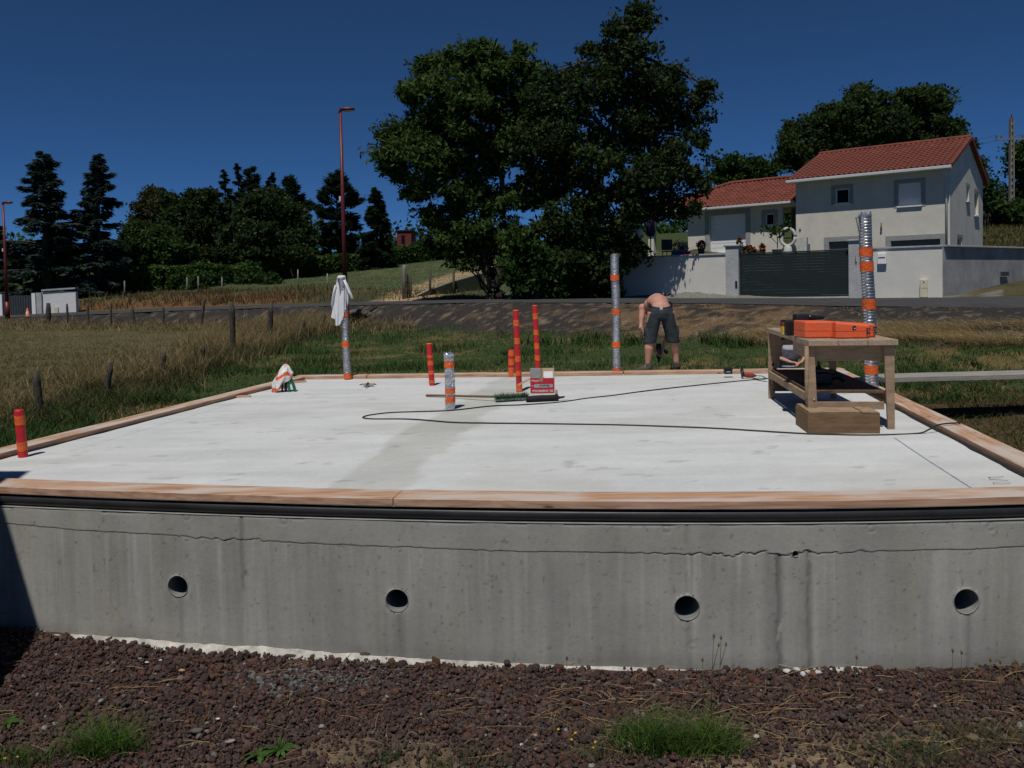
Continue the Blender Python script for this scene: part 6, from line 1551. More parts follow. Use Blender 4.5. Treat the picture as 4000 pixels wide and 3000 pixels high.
def man_bending():
    p = G(1431, 806); t = thing('person', 'shirtless man in dark work shorts bending over at the back edge of the slab', 'person', (p.x, p.y+.06, .0))
    b = MB(); zb = .048
    fl, fr = Vector((-.205, -.02, .10)), Vector((.220, .02, .10))           # ankles
    kl, kr = Vector((-.175, -.02, .50)), Vector((.185, .02, .50)); hl, hr = Vector((-.10, -.01, .87)), Vector((.10, .0, .87))
    for a, k_, h in ((fl, kl, hl), (fr, kr, hr)):
        b.tube([a, a+(k_-a)*.25, a+(k_-a)*.65+Vector((0, -.018, 0)), k_, k_+(h-k_)*.5, h], [.040, .047, .066, .058, .078, .095], 14)
    for a, d in ((fl, Vector((-1, .25, 0))), (fr, Vector((.2, 1, 0)))): b.tube([a, a+Vector((0, 0, -.05)), a+d.normalized()*.10+Vector((0, 0, -.065))], [.038, .04, .03], 10)
    b.ell((0, .0, .91), (.155, .12, .11), 16)
    # torso bends forward (away, +y) and down
    sp = [Vector((0, .0, .93)), Vector((-.005, .10, 1.00)), Vector((-.01, .22, 1.02)), Vector((-.015, .34, .98)), Vector((-.02, .44, .90))]
    for q, (rx, ry) in zip(sp, ((.145, .11), (.145, .115), (.160, .12), (.175, .12), (.16, .10))): b.ell(q, (rx, ry, .115), 16)
    b.tube(sp, [.12, .125, .13, .13, .11], 14)
    sl_, sr = Vector((-.20, .40, .93)), Vector((.17, .42, .92))
    b.ell(sl_, (.062, .065, .065), 12); b.ell(sr, (.062, .065, .065), 12)
    nk = Vector((-.02, .52, .82)); b.tube([sp[-1], nk, nk+Vector((0, .05, -.07))], [.075, .06, .055], 12)
    head(b, nk+Vector((0, .08, -.14)), Matrix.Rotation(R_(-105), 4, 'X'))
    wl, wr = Vector((-.045, .30, .33)), Vector((.075, .30, .32)); el_, er = Vector((-.245, .30, .64)), Vector((.20, .42, .60))
    for s_, e_, w_ in ((sl_, el_, wl), (sr, er, wr)): b.tube([s_, s_.lerp(e_, .5), e_, e_.lerp(w_, .35), w_], [.052, .047, .038, .038, .026], 12)
    hand(b, wl, (.35, -.05, -1), (1, -.1, .0), 1.0, 1); hand(b, wr, (-.25, -.05, -1), (-1, -.1, .0), 1.0, -1)
    fuse(b, 'body', skin_m, t, .011, 4)
    # shorts: waist to just above the knee, wider hems
    s = MB(); M0 = Matrix.Identity(4)
    def ring(c, rx, ry, n=24): return [(c[0]+rx*math.cos(2*math.pi*k/n), c[1]+ry*math.sin(2*math.pi*k/n), c[2]+(c[3] if len(c) > 3 else 0)*math.sin(2*math.pi*k/n)) for k in range(n)]
    def loft(R): 
        n = len(R[0]); vs = [v for r in R for v in r]; fs = [(i*n+k, i*n+(k+1) % n, (i+1)*n+(k+1) % n, (i+1)*n+k) for i in range(len(R)-1) for k in range(n)]; fs += [list(range(n))[::-1], [(len(R)-1)*n+k for k in range(n)]]; s.add(vs, fs, None, True)
    loft([ring((0, .02, .985, .05), .160, .125), ring((0, .0, .93, .03), .170, .150), ring((0, -.01, .86), .178, .160), ring((0, -.01, .79), .170, .15)])
    for sg in (-1, 1):
        loft([ring((sg*.085, -.01, .86), .098, .135), ring((sg*.100, -.01, .77), .100, .13), ring((sg*.130, -.01, .64), .098, .118), ring((sg*.155, -.01, .53), .097, .11), ring((sg*.168, -.01, .45), .096, .108), ring((sg*.170, -.01, .43), .092, .104)])
        s.ell((sg*.235, -.02, .60), (.020, .07, .08), 10)
    cl = mat('shorts_cloth', (.030, .038, .045), .9, var=.25, scale=7, bump=.9, bscale=9); fuse(s, 'shorts', cl, t, .011, 3)
    bl = MB(); n = 30; vs = []; fs = []
    for z, r in ((.955, 1.045), (.995, 1.02)):
        for k in range(n): q = 2*math.pi*k/n; vs.append((.165*r*math.cos(q), .02+.132*r*math.sin(q), z+.05*math.sin(q)))
    fs = [(k, (k+1) % n, n+(k+1) % n, n+k) for k in range(n)]; bl.add(vs, fs, None, True); bl.build('belt', mat('tool_black', (.015, .015, .017)), t, fix=False)
    MB().box(-.035, .005, -.128, -.118, .90, .955).build('belt_label', mat('label_white', (.6, .6, .6)), t)
    sock = mat('shoe_grey', (.085, .078, .068), .85, var=.2, scale=12, bump=.5); sole = mat('shoe_sole', (.20, .17, .14), .8, var=.1, scale=10)
    for a, ang in ((fl, 172), (fr, 100)):
        M = T(a.x, a.y, 0) @ RZ(R_(ang)); m = MB()
        m.tube([(-.02, 0, .15), (-.02, 0, .09), (.0, 0, .06)], [.052, .054, .05], 14, M=M); m.tube([(-.05, 0, .05), (.04, 0, .062), (.13, 0, .045), (.19, 0, .035)], [.044, .052, .046, .030], 14, M=M, flat=.85)
        fuse(m, 'shoe', sock, t, .009, 3); m = MB(); m.tube([(-.095, 0, .014), (-.05, 0, .014), (.06, 0, .014), (.16, 0, .014), (.215, 0, .016)], [.025, .050, .050, .050, .022], 14, M=M, flat=.30); m.build('sole', sole, t)
        MB().tube([(.03, -.02, .108), (.05, .025, .102), (.07, -.022, .094), (.09, .022, .088)], .004, 5, M=M).build('shoelace', mat('label_white', (.6, .6, .6)), t)
    # the drill he holds, pointing at the ground
    d = thing('power_drill', 'black power drill held downwards by the bending man', 'drill', (p.x+.015, p.y+.36, 0)); bk_ = mat('tool_black2', (.018, .018, .020))
    MB().tube([(0, 0, .40), (0, 0, .30), (0, 0, .20), (0, 0, .17)], [.038, .042, .036, .02], 12).build('housing', bk_, d); MB().tube([(0, 0, .18), (0, 0, .125)], [.022, .013], 10).build('chuck', bk_, d)
    MB().tube([(0, 0, .33), (.07, .02, .30), (.13, .03, .26)], [.022, .02, .03], 10).build('grip', bk_, d); MB().tube([(0, 0, .13), (0, 0, .02)], .004, 6).build('bit', MATS['steel'], d)
man_bending()
def man_crouching():
    p = G(1703, 806); gx, gy = U(1709, 800, 12.3).x, 12.22; g0 = gz(gx, gy)
    t = thing('person', 'man in a grey sleeveless shirt crouching behind the workbench at the slab corner', 'person', (gx, gy+.12, g0))
    o = -g0; z0 = .0   # local z of the slab plane = o
    b = MB()
    hp = Vector((.02, .16, .26+o-.28)); sh = Vector((0, -.02, o+.31)); nk = Vector((.04, .05, o+.40))
    b.ell(hp, (.15, .13, .12), 14); b.tube([hp, hp.lerp(sh, .5)+Vector((0, .02, 0)), sh], [.135, .135, .15], 14); b.tube([sh, nk, nk+Vector((0, -.02, .06))], [.10, .06, .055], 12)
    head(b, nk+Vector((.03, .05, .13)), Matrix.Rotation(math.pi, 4, 'Z') @ Matrix.Rotation(R_(-25), 4, 'X'))
    for sg in (-1, 1):
        h = hp+Vector((sg*.09, 0, -.08)); k_ = Vector((sg*.17, -.04, .10)); a = Vector((sg*.17, .30, .06)); b.tube([h, h.lerp(k_, .5), k_], [.09, .08, .06], 12); b.tube([k_, k_.lerp(a, .4), a], [.056, .055, .036], 12); b.tube([a, a+Vector((0, .08, -.03)), a+Vector((0, .16, -.03))], [.035, .03, .02], 10)
    s_r = Vector((.165, -.02, o+.30)); e_r = Vector((.215, -.10, o+.17)); w_r = Vector((.10, -.24, o+.085))
    b.ell(s_r, (.06, .06, .06), 10); b.tube([s_r, s_r.lerp(e_r, .5), e_r, e_r.lerp(w_r, .4), w_r], [.052, .05, .042, .038, .027], 12); hand(b, w_r, (-.8, -.4, -.22), (-.1, -.3, -1), 1.0, 1)
    s_l = Vector((-.165, -.02, o+.30)); e_l = Vector((-.22, -.08, o+.14)); w_l = Vector((-.06, -.22, o+.075)); b.ell(s_l, (.06, .06, .06), 10)
    b.tube([s_l, s_l.lerp(e_l, .5), e_l, e_l.lerp(w_l, .4), w_l], [.052, .05, .04, .036, .026], 12); hand(b, w_l, (.9, -.2, -.15), (.1, -.3, -1), 1.0, -1)
    fuse(b, 'body', skin_m, t, .012, 3)
    s = MB(); s.tube([hp+Vector((0, -.11, -.13)), hp+Vector((0, -.09, .02)), hp.lerp(sh, .5)+Vector((0, -.03, 0)), sh+Vector((0, 0, .0)), sh+Vector((0, -.01, .06))], [.135, .15, .158, .165, .09], 16); fuse(s, 'shirt', mat('grey_shirt', (.36, .37, .41), .9, var=.12, scale=6, bump=.9, bscale=10), t, .012, 3)
    s = MB(); s.ell(hp+Vector((0, .02, -.08)), (.145, .13, .10), 12)
    for sg in (-1, 1): h = hp+Vector((sg*.09, 0, -.08)); k_ = Vector((sg*.17, -.04, .10)); s.tube([h, h.lerp(k_, .5), h.lerp(k_, .85)], [.085, .082, .078], 12)
    fuse(s, 'shorts', MATS['shorts_cloth'], t, .012, 3)
    s = MB(); hc = nk+Vector((.03, .055, .155)); s.ell(hc+Vector((0, .025, .02)), (.080, .092, .085), 12); s.build('hair', mat('hair_brown', (.035, .022, .014), .8, var=.3, scale=30, bump=1), t)
    for sg in (-1, 1): MB().ell((sg*.17, .40, .035), (.045, .12, .035), 12).build('shoe', MATS['shoe_grey'], t)
    d = MB().box(-.07, .04, -.03, .03, 0, .075, c=.012).build('cordless_tool', mat('tool_black2', (.018, .018, .020)), loc=(gx+.17, gy-.19, .050), rotz=-.2); tag(d, 'black cordless tool on the back timber beside the crouching man', 'tool')
    MB().box(-.02, .0, -.032, -.0302, .03, .05).build('label_stripe', mat('label_white', (.6, .6, .6)), d)
man_crouching()

# ================================================================== ground cover
def blades(name, P, h, w_, lean, cols, rr, segs=2, kind='stuff', m=None, label=None, cat=None, parent=None, dirv=None, jit=.35):
    """grass blades: narrow quads that bend over; P roots (n,3), h heights (n,)"""
    n = len(P); a = rr.uniform(0, 2*math.pi, n); sd = np.stack([np.cos(a), np.sin(a), 0*a], 1)
    b = rr.uniform(0, 2*math.pi, n); ld = np.stack([np.cos(b), np.sin(b), 0*b], 1)
    if dirv is not None: ld = ld*.5+np.array(dirv)[None]; 
    h = h*rr.uniform(1-jit, 1+jit, n); L = lean*rr.uniform(.3, 1.4, n)*h
    V = []
    for i in range(segs+1):
        t = i/segs; c = P+np.array([0, 0, 1])[None]*(h*(t-.25*t*t*np.minimum(1.5, L/h)))[:, None]+ld*(L*t*t)[:, None]
        ww = (w_*(1-t*.88)/2)
        V += [c-sd*ww, c+sd*ww]
    V = np.stack(V, 1); k = 2*(segs+1); V = V.reshape(-1, 3); base = (np.arange(n)*k)[:, None]
    Fc = np.concatenate([np.stack([base[:, 0]+2*i, base[:, 0]+2*i+1, base[:, 0]+2*i+3, base[:, 0]+2*i+2], 1) for i in range(segs)])
    cols = np.array(cols); col = cols[rr.integers(0, len(cols), n)]*rr.uniform(.7, 1.3, (n, 1)); col = np.repeat(col, k, 0)
    o = npmesh(name, V, Fc, m or mat('grass_blade', rough=.7, attr='Col', var=.05, trans=.25, spec=.12), col, parent)
    if kind: o['kind'] = kind
    if label: o['label'] = label
    if cat: o['category'] = cat
    return o
def scat(n, y0, y1, u0, u1, rr, cond, p=1.5):
    """random roots, density falling with distance"""
    t = rr.random(n); Y = (y0**(1-p)+(y1**(1-p)-y0**(1-p))*t)**(1/(1-p)) if p != 1 else y0*(y1/y0)**t
    X = rr.uniform(u0, u1, n)*Y; Z, S = terr(X, Y); k = cond(X, Y, S); return np.stack([X, Y, Z-.01], 1)[k], S[k]
FLY = [q[0] for q in FLP]; FLX = [q[1] for q in FLP]
def flx(y): return np.interp(y, [5]+FLY, [FLX[0]-.7]+FLX)
def on_slab(X, Y): return (X > -4.6+(Y-5.6)*.205) & (X < 3.5+(Y-4.62)*.178) & (Y > 4.5) & (Y < 12.15)
rr = np.random.default_rng(101)
GREEN = [(.036, .082, .018), (.048, .098, .024), (.028, .066, .016), (.062, .084, .028)]
DRY = [(.25, .19, .09), (.20, .145, .07), (.34, .26, .13), (.14, .105, .05)]
P, S = scat(260000, 5.4, 30, -.82, .80, rr, lambda X, Y, S: (S < 4.12) & (X > flx(Y)-.2) & ~on_slab(X, Y) & ((X < 3.6) | (Y > 10.6)))
cl = fbm(P[:, 0]*1.1, P[:, 1]*1.1, 201); fade = 1-sstep(3.9, 4.15, S); k = rr.random(len(P)) < (.35+.65*sstep(.35, .6, cl))*(.2+.8*fade); P = P[k]; cl = cl[k]
dryk = (fbm(P[:, 0]*.6, P[:, 1]*1.6, 203)+rr.normal(0, .05, len(P))) > .63
blades('lawn_grass', P[~dryk], (.08+.20*sstep(.45, .72, cl[~dryk]))*(.85), .016, .8, GREEN, rr, label='rough green grass behind and beside the slab', cat='grass')
blades('dry_lawn_grass', P[dryk], .10, .014, 1.4, DRY[:2], rr, label='dry yellow grass patches in the lawn', cat='grass')
P, S = scat(110000, 8.5, 40, -.95, -.05, rr, lambda X, Y, S: (S < 4.05) & (X < flx(Y)+.3))
blades('field_stubble', P, .06+.05*fbm(P[:, 0]*.5, P[:, 1]*.5, 205), .016, 1.3, [(.155, .130, .060), (.12, .102, .047), (.21, .168, .08), (.075, .09, .03)], rr, 1, label='short dry grass covering the field left of the fence', cat='grass')
# tall dry grass along the fence
n = 21000; Y = 9.5+(rr.random(n)**.9)*22; off = rr.normal(-.45, .5, n)*(1+Y*.035); X = flx(Y)+off; Z, S = terr(X, Y); k = (fbm(X*.9, Y*.9, 207) > .40) & (S < 4.3)
P = np.stack([X, Y, Z], 1)[k]; blades('tall_dry_grass', P, np.clip(.18+.028*(P[:, 1]-10), .16, .55), .010, .85, DRY, rr, 3, label='tall wispy straw coloured grass along the field fence', cat='grass')
n = 9000; Y = 9+(rr.random(n))*18; X = flx(Y)+rr.normal(.1, .5, n); Z, S = terr(X, Y); blades('fence_weeds', np.stack([X, Y, Z], 1), .22, .02, .9, [(.05, .06, .02), (.07, .06, .03)], rr, 2, label='mixed weeds at the foot of the field fence', cat='weeds')
# far edge of the field: straw under the bank, left
P, S = scat(16000, 24, 44, -.72, -.12, rr, lambda X, Y, S: (S > 3.75) & (S < 4.5), p=1.01); blades('bank_foot_grass', P, .28, .02, .9, DRY+[(.08, .07, .03)], rr, label='straw grass at the far edge of the field below the road', cat='grass')
# rusty verge beyond the road
P, S = scat(60000, 33, 60, -.70, -.03, rr, lambda X, Y, S: (S > 6.06) & (S < 7.05+.0*X) & (rr.random(len(X)) < 1-sstep(-.36, -.16, X/Y)*.85), p=1.01)
k = rr.random(len(P)) < .4+.6*(fbm(P[:, 0]*.7, P[:, 1]*.7, 209) > .45); P = P[k]
blades('rusty_verge_grass', P, .12+.50*fbm(P[:, 0]*.5, P[:, 1]*.5, 211)**1.5, .04, .6, [(.20, .095, .042), (.16, .085, .042), (.26, .17, .09), (.11, .08, .04), (.06, .075, .03), (.05, .07, .025)], rr, label='rust brown tall grass on the verge across the road', cat='grass')
P, S = scat(40000, 40, 90, -.55, .05, rr, lambda X, Y, S: (S > 6.85) & (S < 8.0) & (X/Y > -.5), p=1.01); blades('meadow_grass', P, .09, .035, 1.2, [(.075, .10, .045), (.06, .085, .035), (.11, .11, .05)], rr, 1, label='dusty green meadow grass rising to the hedge', cat='grass')
# bank tufts, straw on the right
P, S = scat(26000, 14, 30, -.2, .75, rr, lambda X, Y, S: (S > 4.0) & (S < 4.9) & (fbm(X*1.3, Y*1.3, 213) > .56), p=1.01); blades('bank_tufts', P, .10, .014, 1.3, DRY+[(.05, .055, .02)], rr, label='thin dry tufts on the road bank', cat='grass')
P, S = scat(13000, 14.5, 19, .26, .66, rr, lambda X, Y, S: (S > 3.9) & (S < 4.45) & (fbm(X*.8, Y*.8, 217) > .46), p=1.01); blades('fallen_straw', P, .30, .013, 2.2, [(.50, .39, .20), (.42, .31, .15), (.60, .48, .27)], rr, 3, dirv=(-1.0, -.5, 0), label='long bleached straw lying over the bank foot at the right', cat='grass')
n = 420; P = []
for (px, py) in [(1165, 745), (1260, 742), (1545, 742), (1590, 748), (1370, 745), (1290, 735)]:
    q = hit(px, py, 12); P.append(rr.normal(0, 1, (90, 3))*np.array([.22, .22, 0])+np.array(q)[None])
P = np.concatenate(P); blades('thistle_tufts', P, .30, .03, .7, GREEN, rr, 3, label='taller green weed tufts at the foot of the bank', cat='weeds')
# rough ground right of the slab
P, S = scat(45000, 5.0, 12.5, .5, .95, rr, lambda X, Y, S: (X > 3.55+(Y-4.62)*.178+.12), p=1.01); d2 = ((P[:, 0]-5.35)/.85)**2+((P[:, 1]-8.3)/1.1)**2
P = P[(d2 > .9) & (fbm(P[:, 0]*1.7, P[:, 1]*1.7, 219) > .48)]; blades('rough_grass', P, .10, .010, 1.1, [(.16, .11, .05), (.11, .075, .035)]+GREEN[:2]+[(.08, .05, .03)], rr, 2, label='rough mixed grass around the pit right of the slab', cat='grass')
P, S = scat(30000, 28, 62, .50, .85, rr, lambda X, Y, S: (S > 7.1) & (S < 8.1), p=1.01); blades('hillside_grass', P, .24, .05, .6, [(.08, .085, .03), (.13, .10, .045), (.05, .06, .02)], rr, 1, label='rough grass on the hillside right of the house', cat='grass')

# ---------------- volcanic gravel in the foreground
def icosa():
    t = (1+5**.5)/2; v = np.array([(-1, t, 0), (1, t, 0), (-1, -t, 0), (1, -t, 0), (0, -1, t), (0, 1, t), (0, -1, -t), (0, 1, -t), (t, 0, -1), (t, 0, 1), (-t, 0, -1), (-t, 0, 1)], float); v /= np.linalg.norm(v[0])
    f = [(0, 11, 5), (0, 5, 1), (0, 1, 7), (0, 7, 10), (0, 10, 11), (1, 5, 9), (5, 11, 4), (11, 10, 2), (10, 7, 6), (7, 1, 8), (3, 9, 4), (3, 4, 2), (3, 2, 6), (3, 6, 8), (3, 8, 9), (4, 9, 5), (2, 4, 11), (6, 2, 10), (8, 6, 7), (9, 8, 1)]
    return v, np.array(f)
IV, IF = icosa()
OV = np.array([(1, 0, 0), (-1, 0, 0), (0, 1, 0), (0, -1, 0), (0, 0, 1), (0, 0, -1)], float); OF = np.array([(0, 2, 4), (2, 1, 4), (1, 3, 4), (3, 0, 4), (2, 0, 5), (1, 2, 5), (3, 1, 5), (0, 3, 5)])
def stones(name, P, r, cols, rr, kind='stuff', smooth=False, m=None, low=False):
    v0, f0 = (OV, OF) if low else (IV, IF); nv = len(v0); n = len(P); ax_ = rr.uniform(.55, 1.3, (n, 1, 3)); V = v0[None]*ax_*(1+rr.normal(0, .17, (n, nv, 1)))
    a = rr.uniform(0, 2*math.pi, n); ca, sa = np.cos(a), np.sin(a); b = rr.uniform(0, 2*math.pi, n); cb, sb = np.cos(b), np.sin(b)
    x = V[..., 0]*ca[:, None]-V[..., 1]*sa[:, None]; y = V[..., 0]*sa[:, None]+V[..., 1]*ca[:, None]; z = V[..., 2]
    y2 = y*cb[:, None]-z*sb[:, None]; z2 = y*sb[:, None]+z*cb[:, None]; V = np.stack([x, y2, z2*.85], -1)*r[:, None, None]+P[:, None]
    Fc = (f0[None]+(np.arange(n)*nv)[:, None, None]).reshape(-1, 3); col = np.repeat(cols, nv, 0)
    o = npmesh(name, V.reshape(-1, 3), Fc, m or mat('lava_stone', rough=.95, attr='Col', var=.35, scale=60, bump=1.0, bscale=220, spec=.15), col, None, smooth)
    if kind: o['kind'] = kind
    return o
def gravel():
    rr = np.random.default_rng(77); n = 88000; X = rr.uniform(-3.9, 3.8, n); Y = rr.uniform(3.45, 5.75, n); k = (Y < fy(X)-.012) & (np.abs(X) < Y*.66+.15) & ((X > .9) | (Y < fy(X)-.05) | (rr.random(n) < .12)); X, Y = X[k], Y[k]; n = len(X)
    Z, S = terr(X, Y); soil = fbm(X*2.2, Y*2.2, 23); sm = sstep(.52, .62, soil)*(1-sstep(3.7, 4.15, Y))*(1-.45*sstep(.6, 1.2, X)); keep = rr.random(n) > sm*.85; X, Y, Z = X[keep], Y[keep], Z[keep]; n = len(X)
    big_ = fbm(X*1.3, Y*1.3, 25)
    r = (.75+.55*big_)*np.clip(rr.lognormal(math.log(.0078), .42, n), .0035, .028); Z = Z+r*.35+rr.random(n)**2*.016
    base = np.array([(.135, .080, .066), (.100, .066, .060), (.165, .085, .062), (.115, .096, .092), (.070, .050, .048), (.22, .18, .155)]); c = base[rr.choice(6, n, p=[.30, .26, .18, .12, .11, .03])]*rr.uniform(.75, 1.25, (n, 1))
    # grey mortar crumbs near the wall
    a = G(590, 1445, -.93); b = G(850, 1490, -.93); g = np.exp(-(((X-(a.x+b.x)/2)/.42)**2+((Y-(a.y+b.y)/2+.02)/.13)**2)); m_ = rr.random(n) < g*.62; c[m_] = np.array((.21, .21, .215))*rr.uniform(.7, 1.2, (m_.sum(), 1))
    m_ = rr.random(n) < .006; c[m_] = np.array((.42, .40, .37)); m_ = rr.random(n) < .012; c[m_] = np.array((.20, .12, .07))
    bg_ = r > .0088
    tag(stones('gravel', np.stack([X, Y, Z], 1)[bg_], r[bg_], c[bg_], rr), 'reddish brown volcanic gravel in front of the wall', 'gravel')
    tag(stones('fine_gravel', np.stack([X, Y, Z], 1)[~bg_][rr0 := rr.random((~bg_).sum()) < .72], r[~bg_][rr0]*1.22, c[~bg_][rr0], rr, low=True), 'fine reddish grit between the gravel stones', 'gravel')
    # bigger lumps lying against the wall
    n = 95; X = rr.uniform(-3.6, 3.3, n); Y = fy(X)-rr.uniform(.02, .16, n); Z, S = terr(X, Y); r = rr.uniform(.018, .036, n); c = base[rr.integers(0, 5, n)]*rr.uniform(.7, 1.2, (n, 1)); tag(stones('large_gravel', np.stack([X, Y, Z+r*.5], 1), r, c, rr), 'larger lava lumps along the foot of the wall', 'gravel')
    n = 1200; X = rr.uniform(-2.6, 2.6, n); Y = rr.uniform(3.5, 3.95, n); Z, S = terr(X, Y); r = rr.uniform(.003, .008, n); tag(stones('soil_crumbs', np.stack([X, Y, Z+r*.5], 1), r, np.array((.14, .10, .065))*rr.uniform(.6, 1.2, (n, 1)), rr), 'small earth crumbs between the gravel', 'soil')
gravel()
def single_stone(px, py, r, col, label, nm='stone', flat=.6, cat='stone'):
    p = hit(px, py, 3.3, 8); rr = np.random.default_rng(int(px+py)); o = stones(nm, np.array([[0, 0, 0.0]]), np.array([r]), np.array([col]), rr, None, False, mat('pale_stone', rough=.9, attr='Col', var=.15, scale=40, bump=.4)); o.location = (p.x, p.y, p.z+r*.45+.012); o.scale = (1, .8, flat); tag(o, label, cat); return o
for px, py, r, col, lab in [(318, 1437, .013, (.6, .59, .55), 'small white pebble below the first duct hole, nearer the wall'), (347, 1432, .010, (.55, .54, .5), 'small white chip right beside the white pebble under the first hole'), (394, 1457, .030, (.42, .25, .13), 'ochre triangular stone shard on the dark gravel'), (471, 1561, .014, (.62, .61, .58), 'white pebble on the gravel above the dandelion rosette'), (424, 1590, .030, (.11, .10, .09), 'rounded dark grey stone half sunk left of the dandelion rosette'), (500, 1612, .028, (.30, .24, .2), 'pale pinkish flat stone beside the dandelion rosette'), (1127, 1617, .013, (.62, .60, .58), 'white chip on the gravel at the bottom centre'), (1157, 1597, .016, (.36, .22, .17), 'pink stone just above the white chip at the bottom centre'), (1634, 1600, .018, (.50, .46, .44), 'whitish stone right of the large green grass clump'), (2103, 1610, .045, (.17, .115, .07), 'big brown lump of earth near the bottom right corner'), (1822, 1560, .036, (.065, .05, .055), 'large purple brown lava stone at the bottom right'), (790, 1423, .030, (.075, .05, .045), 'upright reddish lava stone leaning on the wall below the second hole'), (1095, 1441, .034, (.05, .035, .034), 'dark lava stone against the wall in the middle'), (2022, 1434, .030, (.05, .04, .045), 'dark round lava stone against the wall at the right'), (1936, 1437, .030, (.045, .042, .048), 'grey black stone against the wall right of the tall flower stems')]:
    single_stone(px, py, r, col, lab)
for i, (px, py) in enumerate([(1700, 1458), (1722, 1455), (1745, 1459), (1768, 1462), (1790, 1457), (1735, 1466)]):
    single_stone(px, py, .024, (.52, .51, .50), ['white lump at the left end of the row at the wall foot', 'second white lump in the row at the wall foot', 'white lump in the middle of the row at the wall foot', 'white lump low in the row at the wall foot', 'white lump at the right end of the row at the wall foot', 'white lump lying nearest in front of the row'][i], 'mortar_lump', .8, 'mortar').update_tag()
for o in [o for o in C.objects if o.name.startswith('mortar_lump')]: o['group'] = 'white lumps at the foot of the wall'
# loose straws on the gravel
def straws():
    rr = np.random.default_rng(33); mb = MB(); n = 330
    for i in range(n):
        px = rr.uniform(0, 2212); py = rr.uniform(1440, 1655)
        if i < 130: px = rr.normal(1500, 350); py = rr.normal(1530, 45)
        if not (0 < px < 2212 and 1430 < py < 1665): continue
        p = hit(px, py, 3.3, 8); L = rr.uniform(.04, .16)*(2.2 if i < 45 else 1); a = rr.normal(0, .6) if rr.random() < .7 else rr.uniform(0, 3.1)
        d = Vector((math.cos(a), math.sin(a), rr.normal(0, .10))); q = p+Vector((0, 0, .024)); mb.tube([q-d*L/2, q+Vector((rr.normal(0, .005), rr.normal(0, .005), .006)), q+d*L/2], (.0006+.0009*rr.random()), 3, cap=False)
    o = mb.build('loose_straw', mat('straw', (.40, .28, .14), .8, var=.25, scale=6), fix=False); tag(o, 'loose dry straws lying on the gravel', 'straw', None, 'stuff')
straws()
# green clumps
def clump(px, py, rx, ry, n, h, w_, cols, label, nm='grass_tuft', lean=.9, seed=1, segs=4, cat='grass'):
    rr = np.random.default_rng(seed); p = hit(px, py, 3.0, 8); P = rr.normal(0, 1, (n, 3))*np.array([rx, ry, 0])*.5; ck = rr.normal(0, .35, (9, 2))*np.array([rx, ry]); ci = rr.integers(0, 9, n); P[:, :2] = P[:, :2]*.55+ck[ci]; Z, _ = terr(P[:, 0]+p.x, P[:, 1]+p.y); P[:, 2] = Z-p.z
    d = np.hypot(P[:, 0]/rx, P[:, 1]/ry); o = blades(nm, P, h*np.clip(1.1-d*.5, .35, 1.1), w_, lean, cols, rr, segs, 'stuff' if nm == 'weed_tuft' else None, None, label, cat); o.location = p; return o
FG = [(.060, .120, .018), (.080, .145, .026), (.045, .095, .016)]
clump(222, 1632, .17, .09, 520, .20, .0046, FG, 'bright green grass tuft at the lower left of the gravel', seed=2, lean=1.1)
clump(1420, 1618, .26, .13, 800, .17, .0052, FG+[(.035, .07, .02)], 'dense green grass clump, left part, at the bottom right of centre', seed=3)
clump(1530, 1625, .20, .12, 560, .18, .0052, FG+[(.10, .14, .04)], 'dense green grass clump, right part, under the tall flower stems', seed=4)
clump(40, 1650, .25, .10, 260, .08, .006, FG+[(.04, .06, .02)], 'sparse weeds in the lower left corner', 'weed_tuft', seed=5)
clump(1000, 1652, .3, .08, 130, .10, .005, [(.05, .08, .03), (.12, .11, .05)], 'thin grass wisps at the bottom centre', 'weed_tuft', seed=6)
clump(1290, 1640, .16, .10, 130, .10, .004, [(.05, .08, .03), (.20, .16, .08)], 'thin pale grass wisps left of the big green clump', 'weed_tuft', seed=7)
clump(1950, 1640, .40, .14, 330, .12, .004, [(.05, .08, .03), (.09, .10, .04)], 'loose tangle of thin green stems at the lower right', 'weed_tuft', seed=8, lean=1.4)
clump(2150, 1600, .3, .16, 260, .11, .004, [(.05, .08, .03), (.16, .13, .06)], 'thin weeds near the right picture edge', 'weed_tuft', seed=9, lean=1.4)
clump(830, 1645, .12, .06, 100, .08, .005, [(.04, .07, .03)], 'small weeds right of the dandelion rosette', 'weed_tuft', seed=12)
def rosette(px, py, n, L, label, seed, nm='dandelion', heads=()):
    rr = np.random.default_rng(seed); p = hit(px, py, 3.0, 8); t = thing(nm, label, 'plant', p)
    for i in range(n):
        a = 2*math.pi*i/n+rr.uniform(-.3, .3); l = L*rr.uniform(.6, 1.1); m = MB(); vs = []; ns = 7
        for j in range(ns+1):
            s = j/ns; wv = l*.16*math.sin(math.pi*min(1, s*.9+.08))**.6*(1 if j % 2 else .68); r = l*s; z = .02+.5*l*s-.55*l*s*s; c = Vector((r*math.cos(a), r*math.sin(a), z)); sd = Vector((-math.sin(a), math.cos(a), .15)); vs += [c-sd*wv, c+Vector((0, 0, -wv*.25)), c+sd*wv]
        fs = []
        for j in range(ns): b = 3*j; fs += [(b, b+1, b+4, b+3), (b+1, b+2, b+5, b+4)]
        m.add(vs, fs, None, True).build('leaf', mat('rosette_leaf', (.055, .115, .022), .5, var=.25, scale=14, trans=.2), t, fix=False)
    for dx_, h, dy_ in heads:
        MB().tube([(0, 0, 0), (dx_*.4, dy_*.5, h*.5), (dx_, dy_, h)], [.0022, .0018, .0014], 5).build('stem', mat('stem_green', (.075, .085, .03), .7, var=.2), t)
        MB().ell((dx_, dy_, h+.006), (.006, .006, .011), 8).build('flower_head', mat('bud_brown', (.20, .12, .05), .8, var=.2), t)
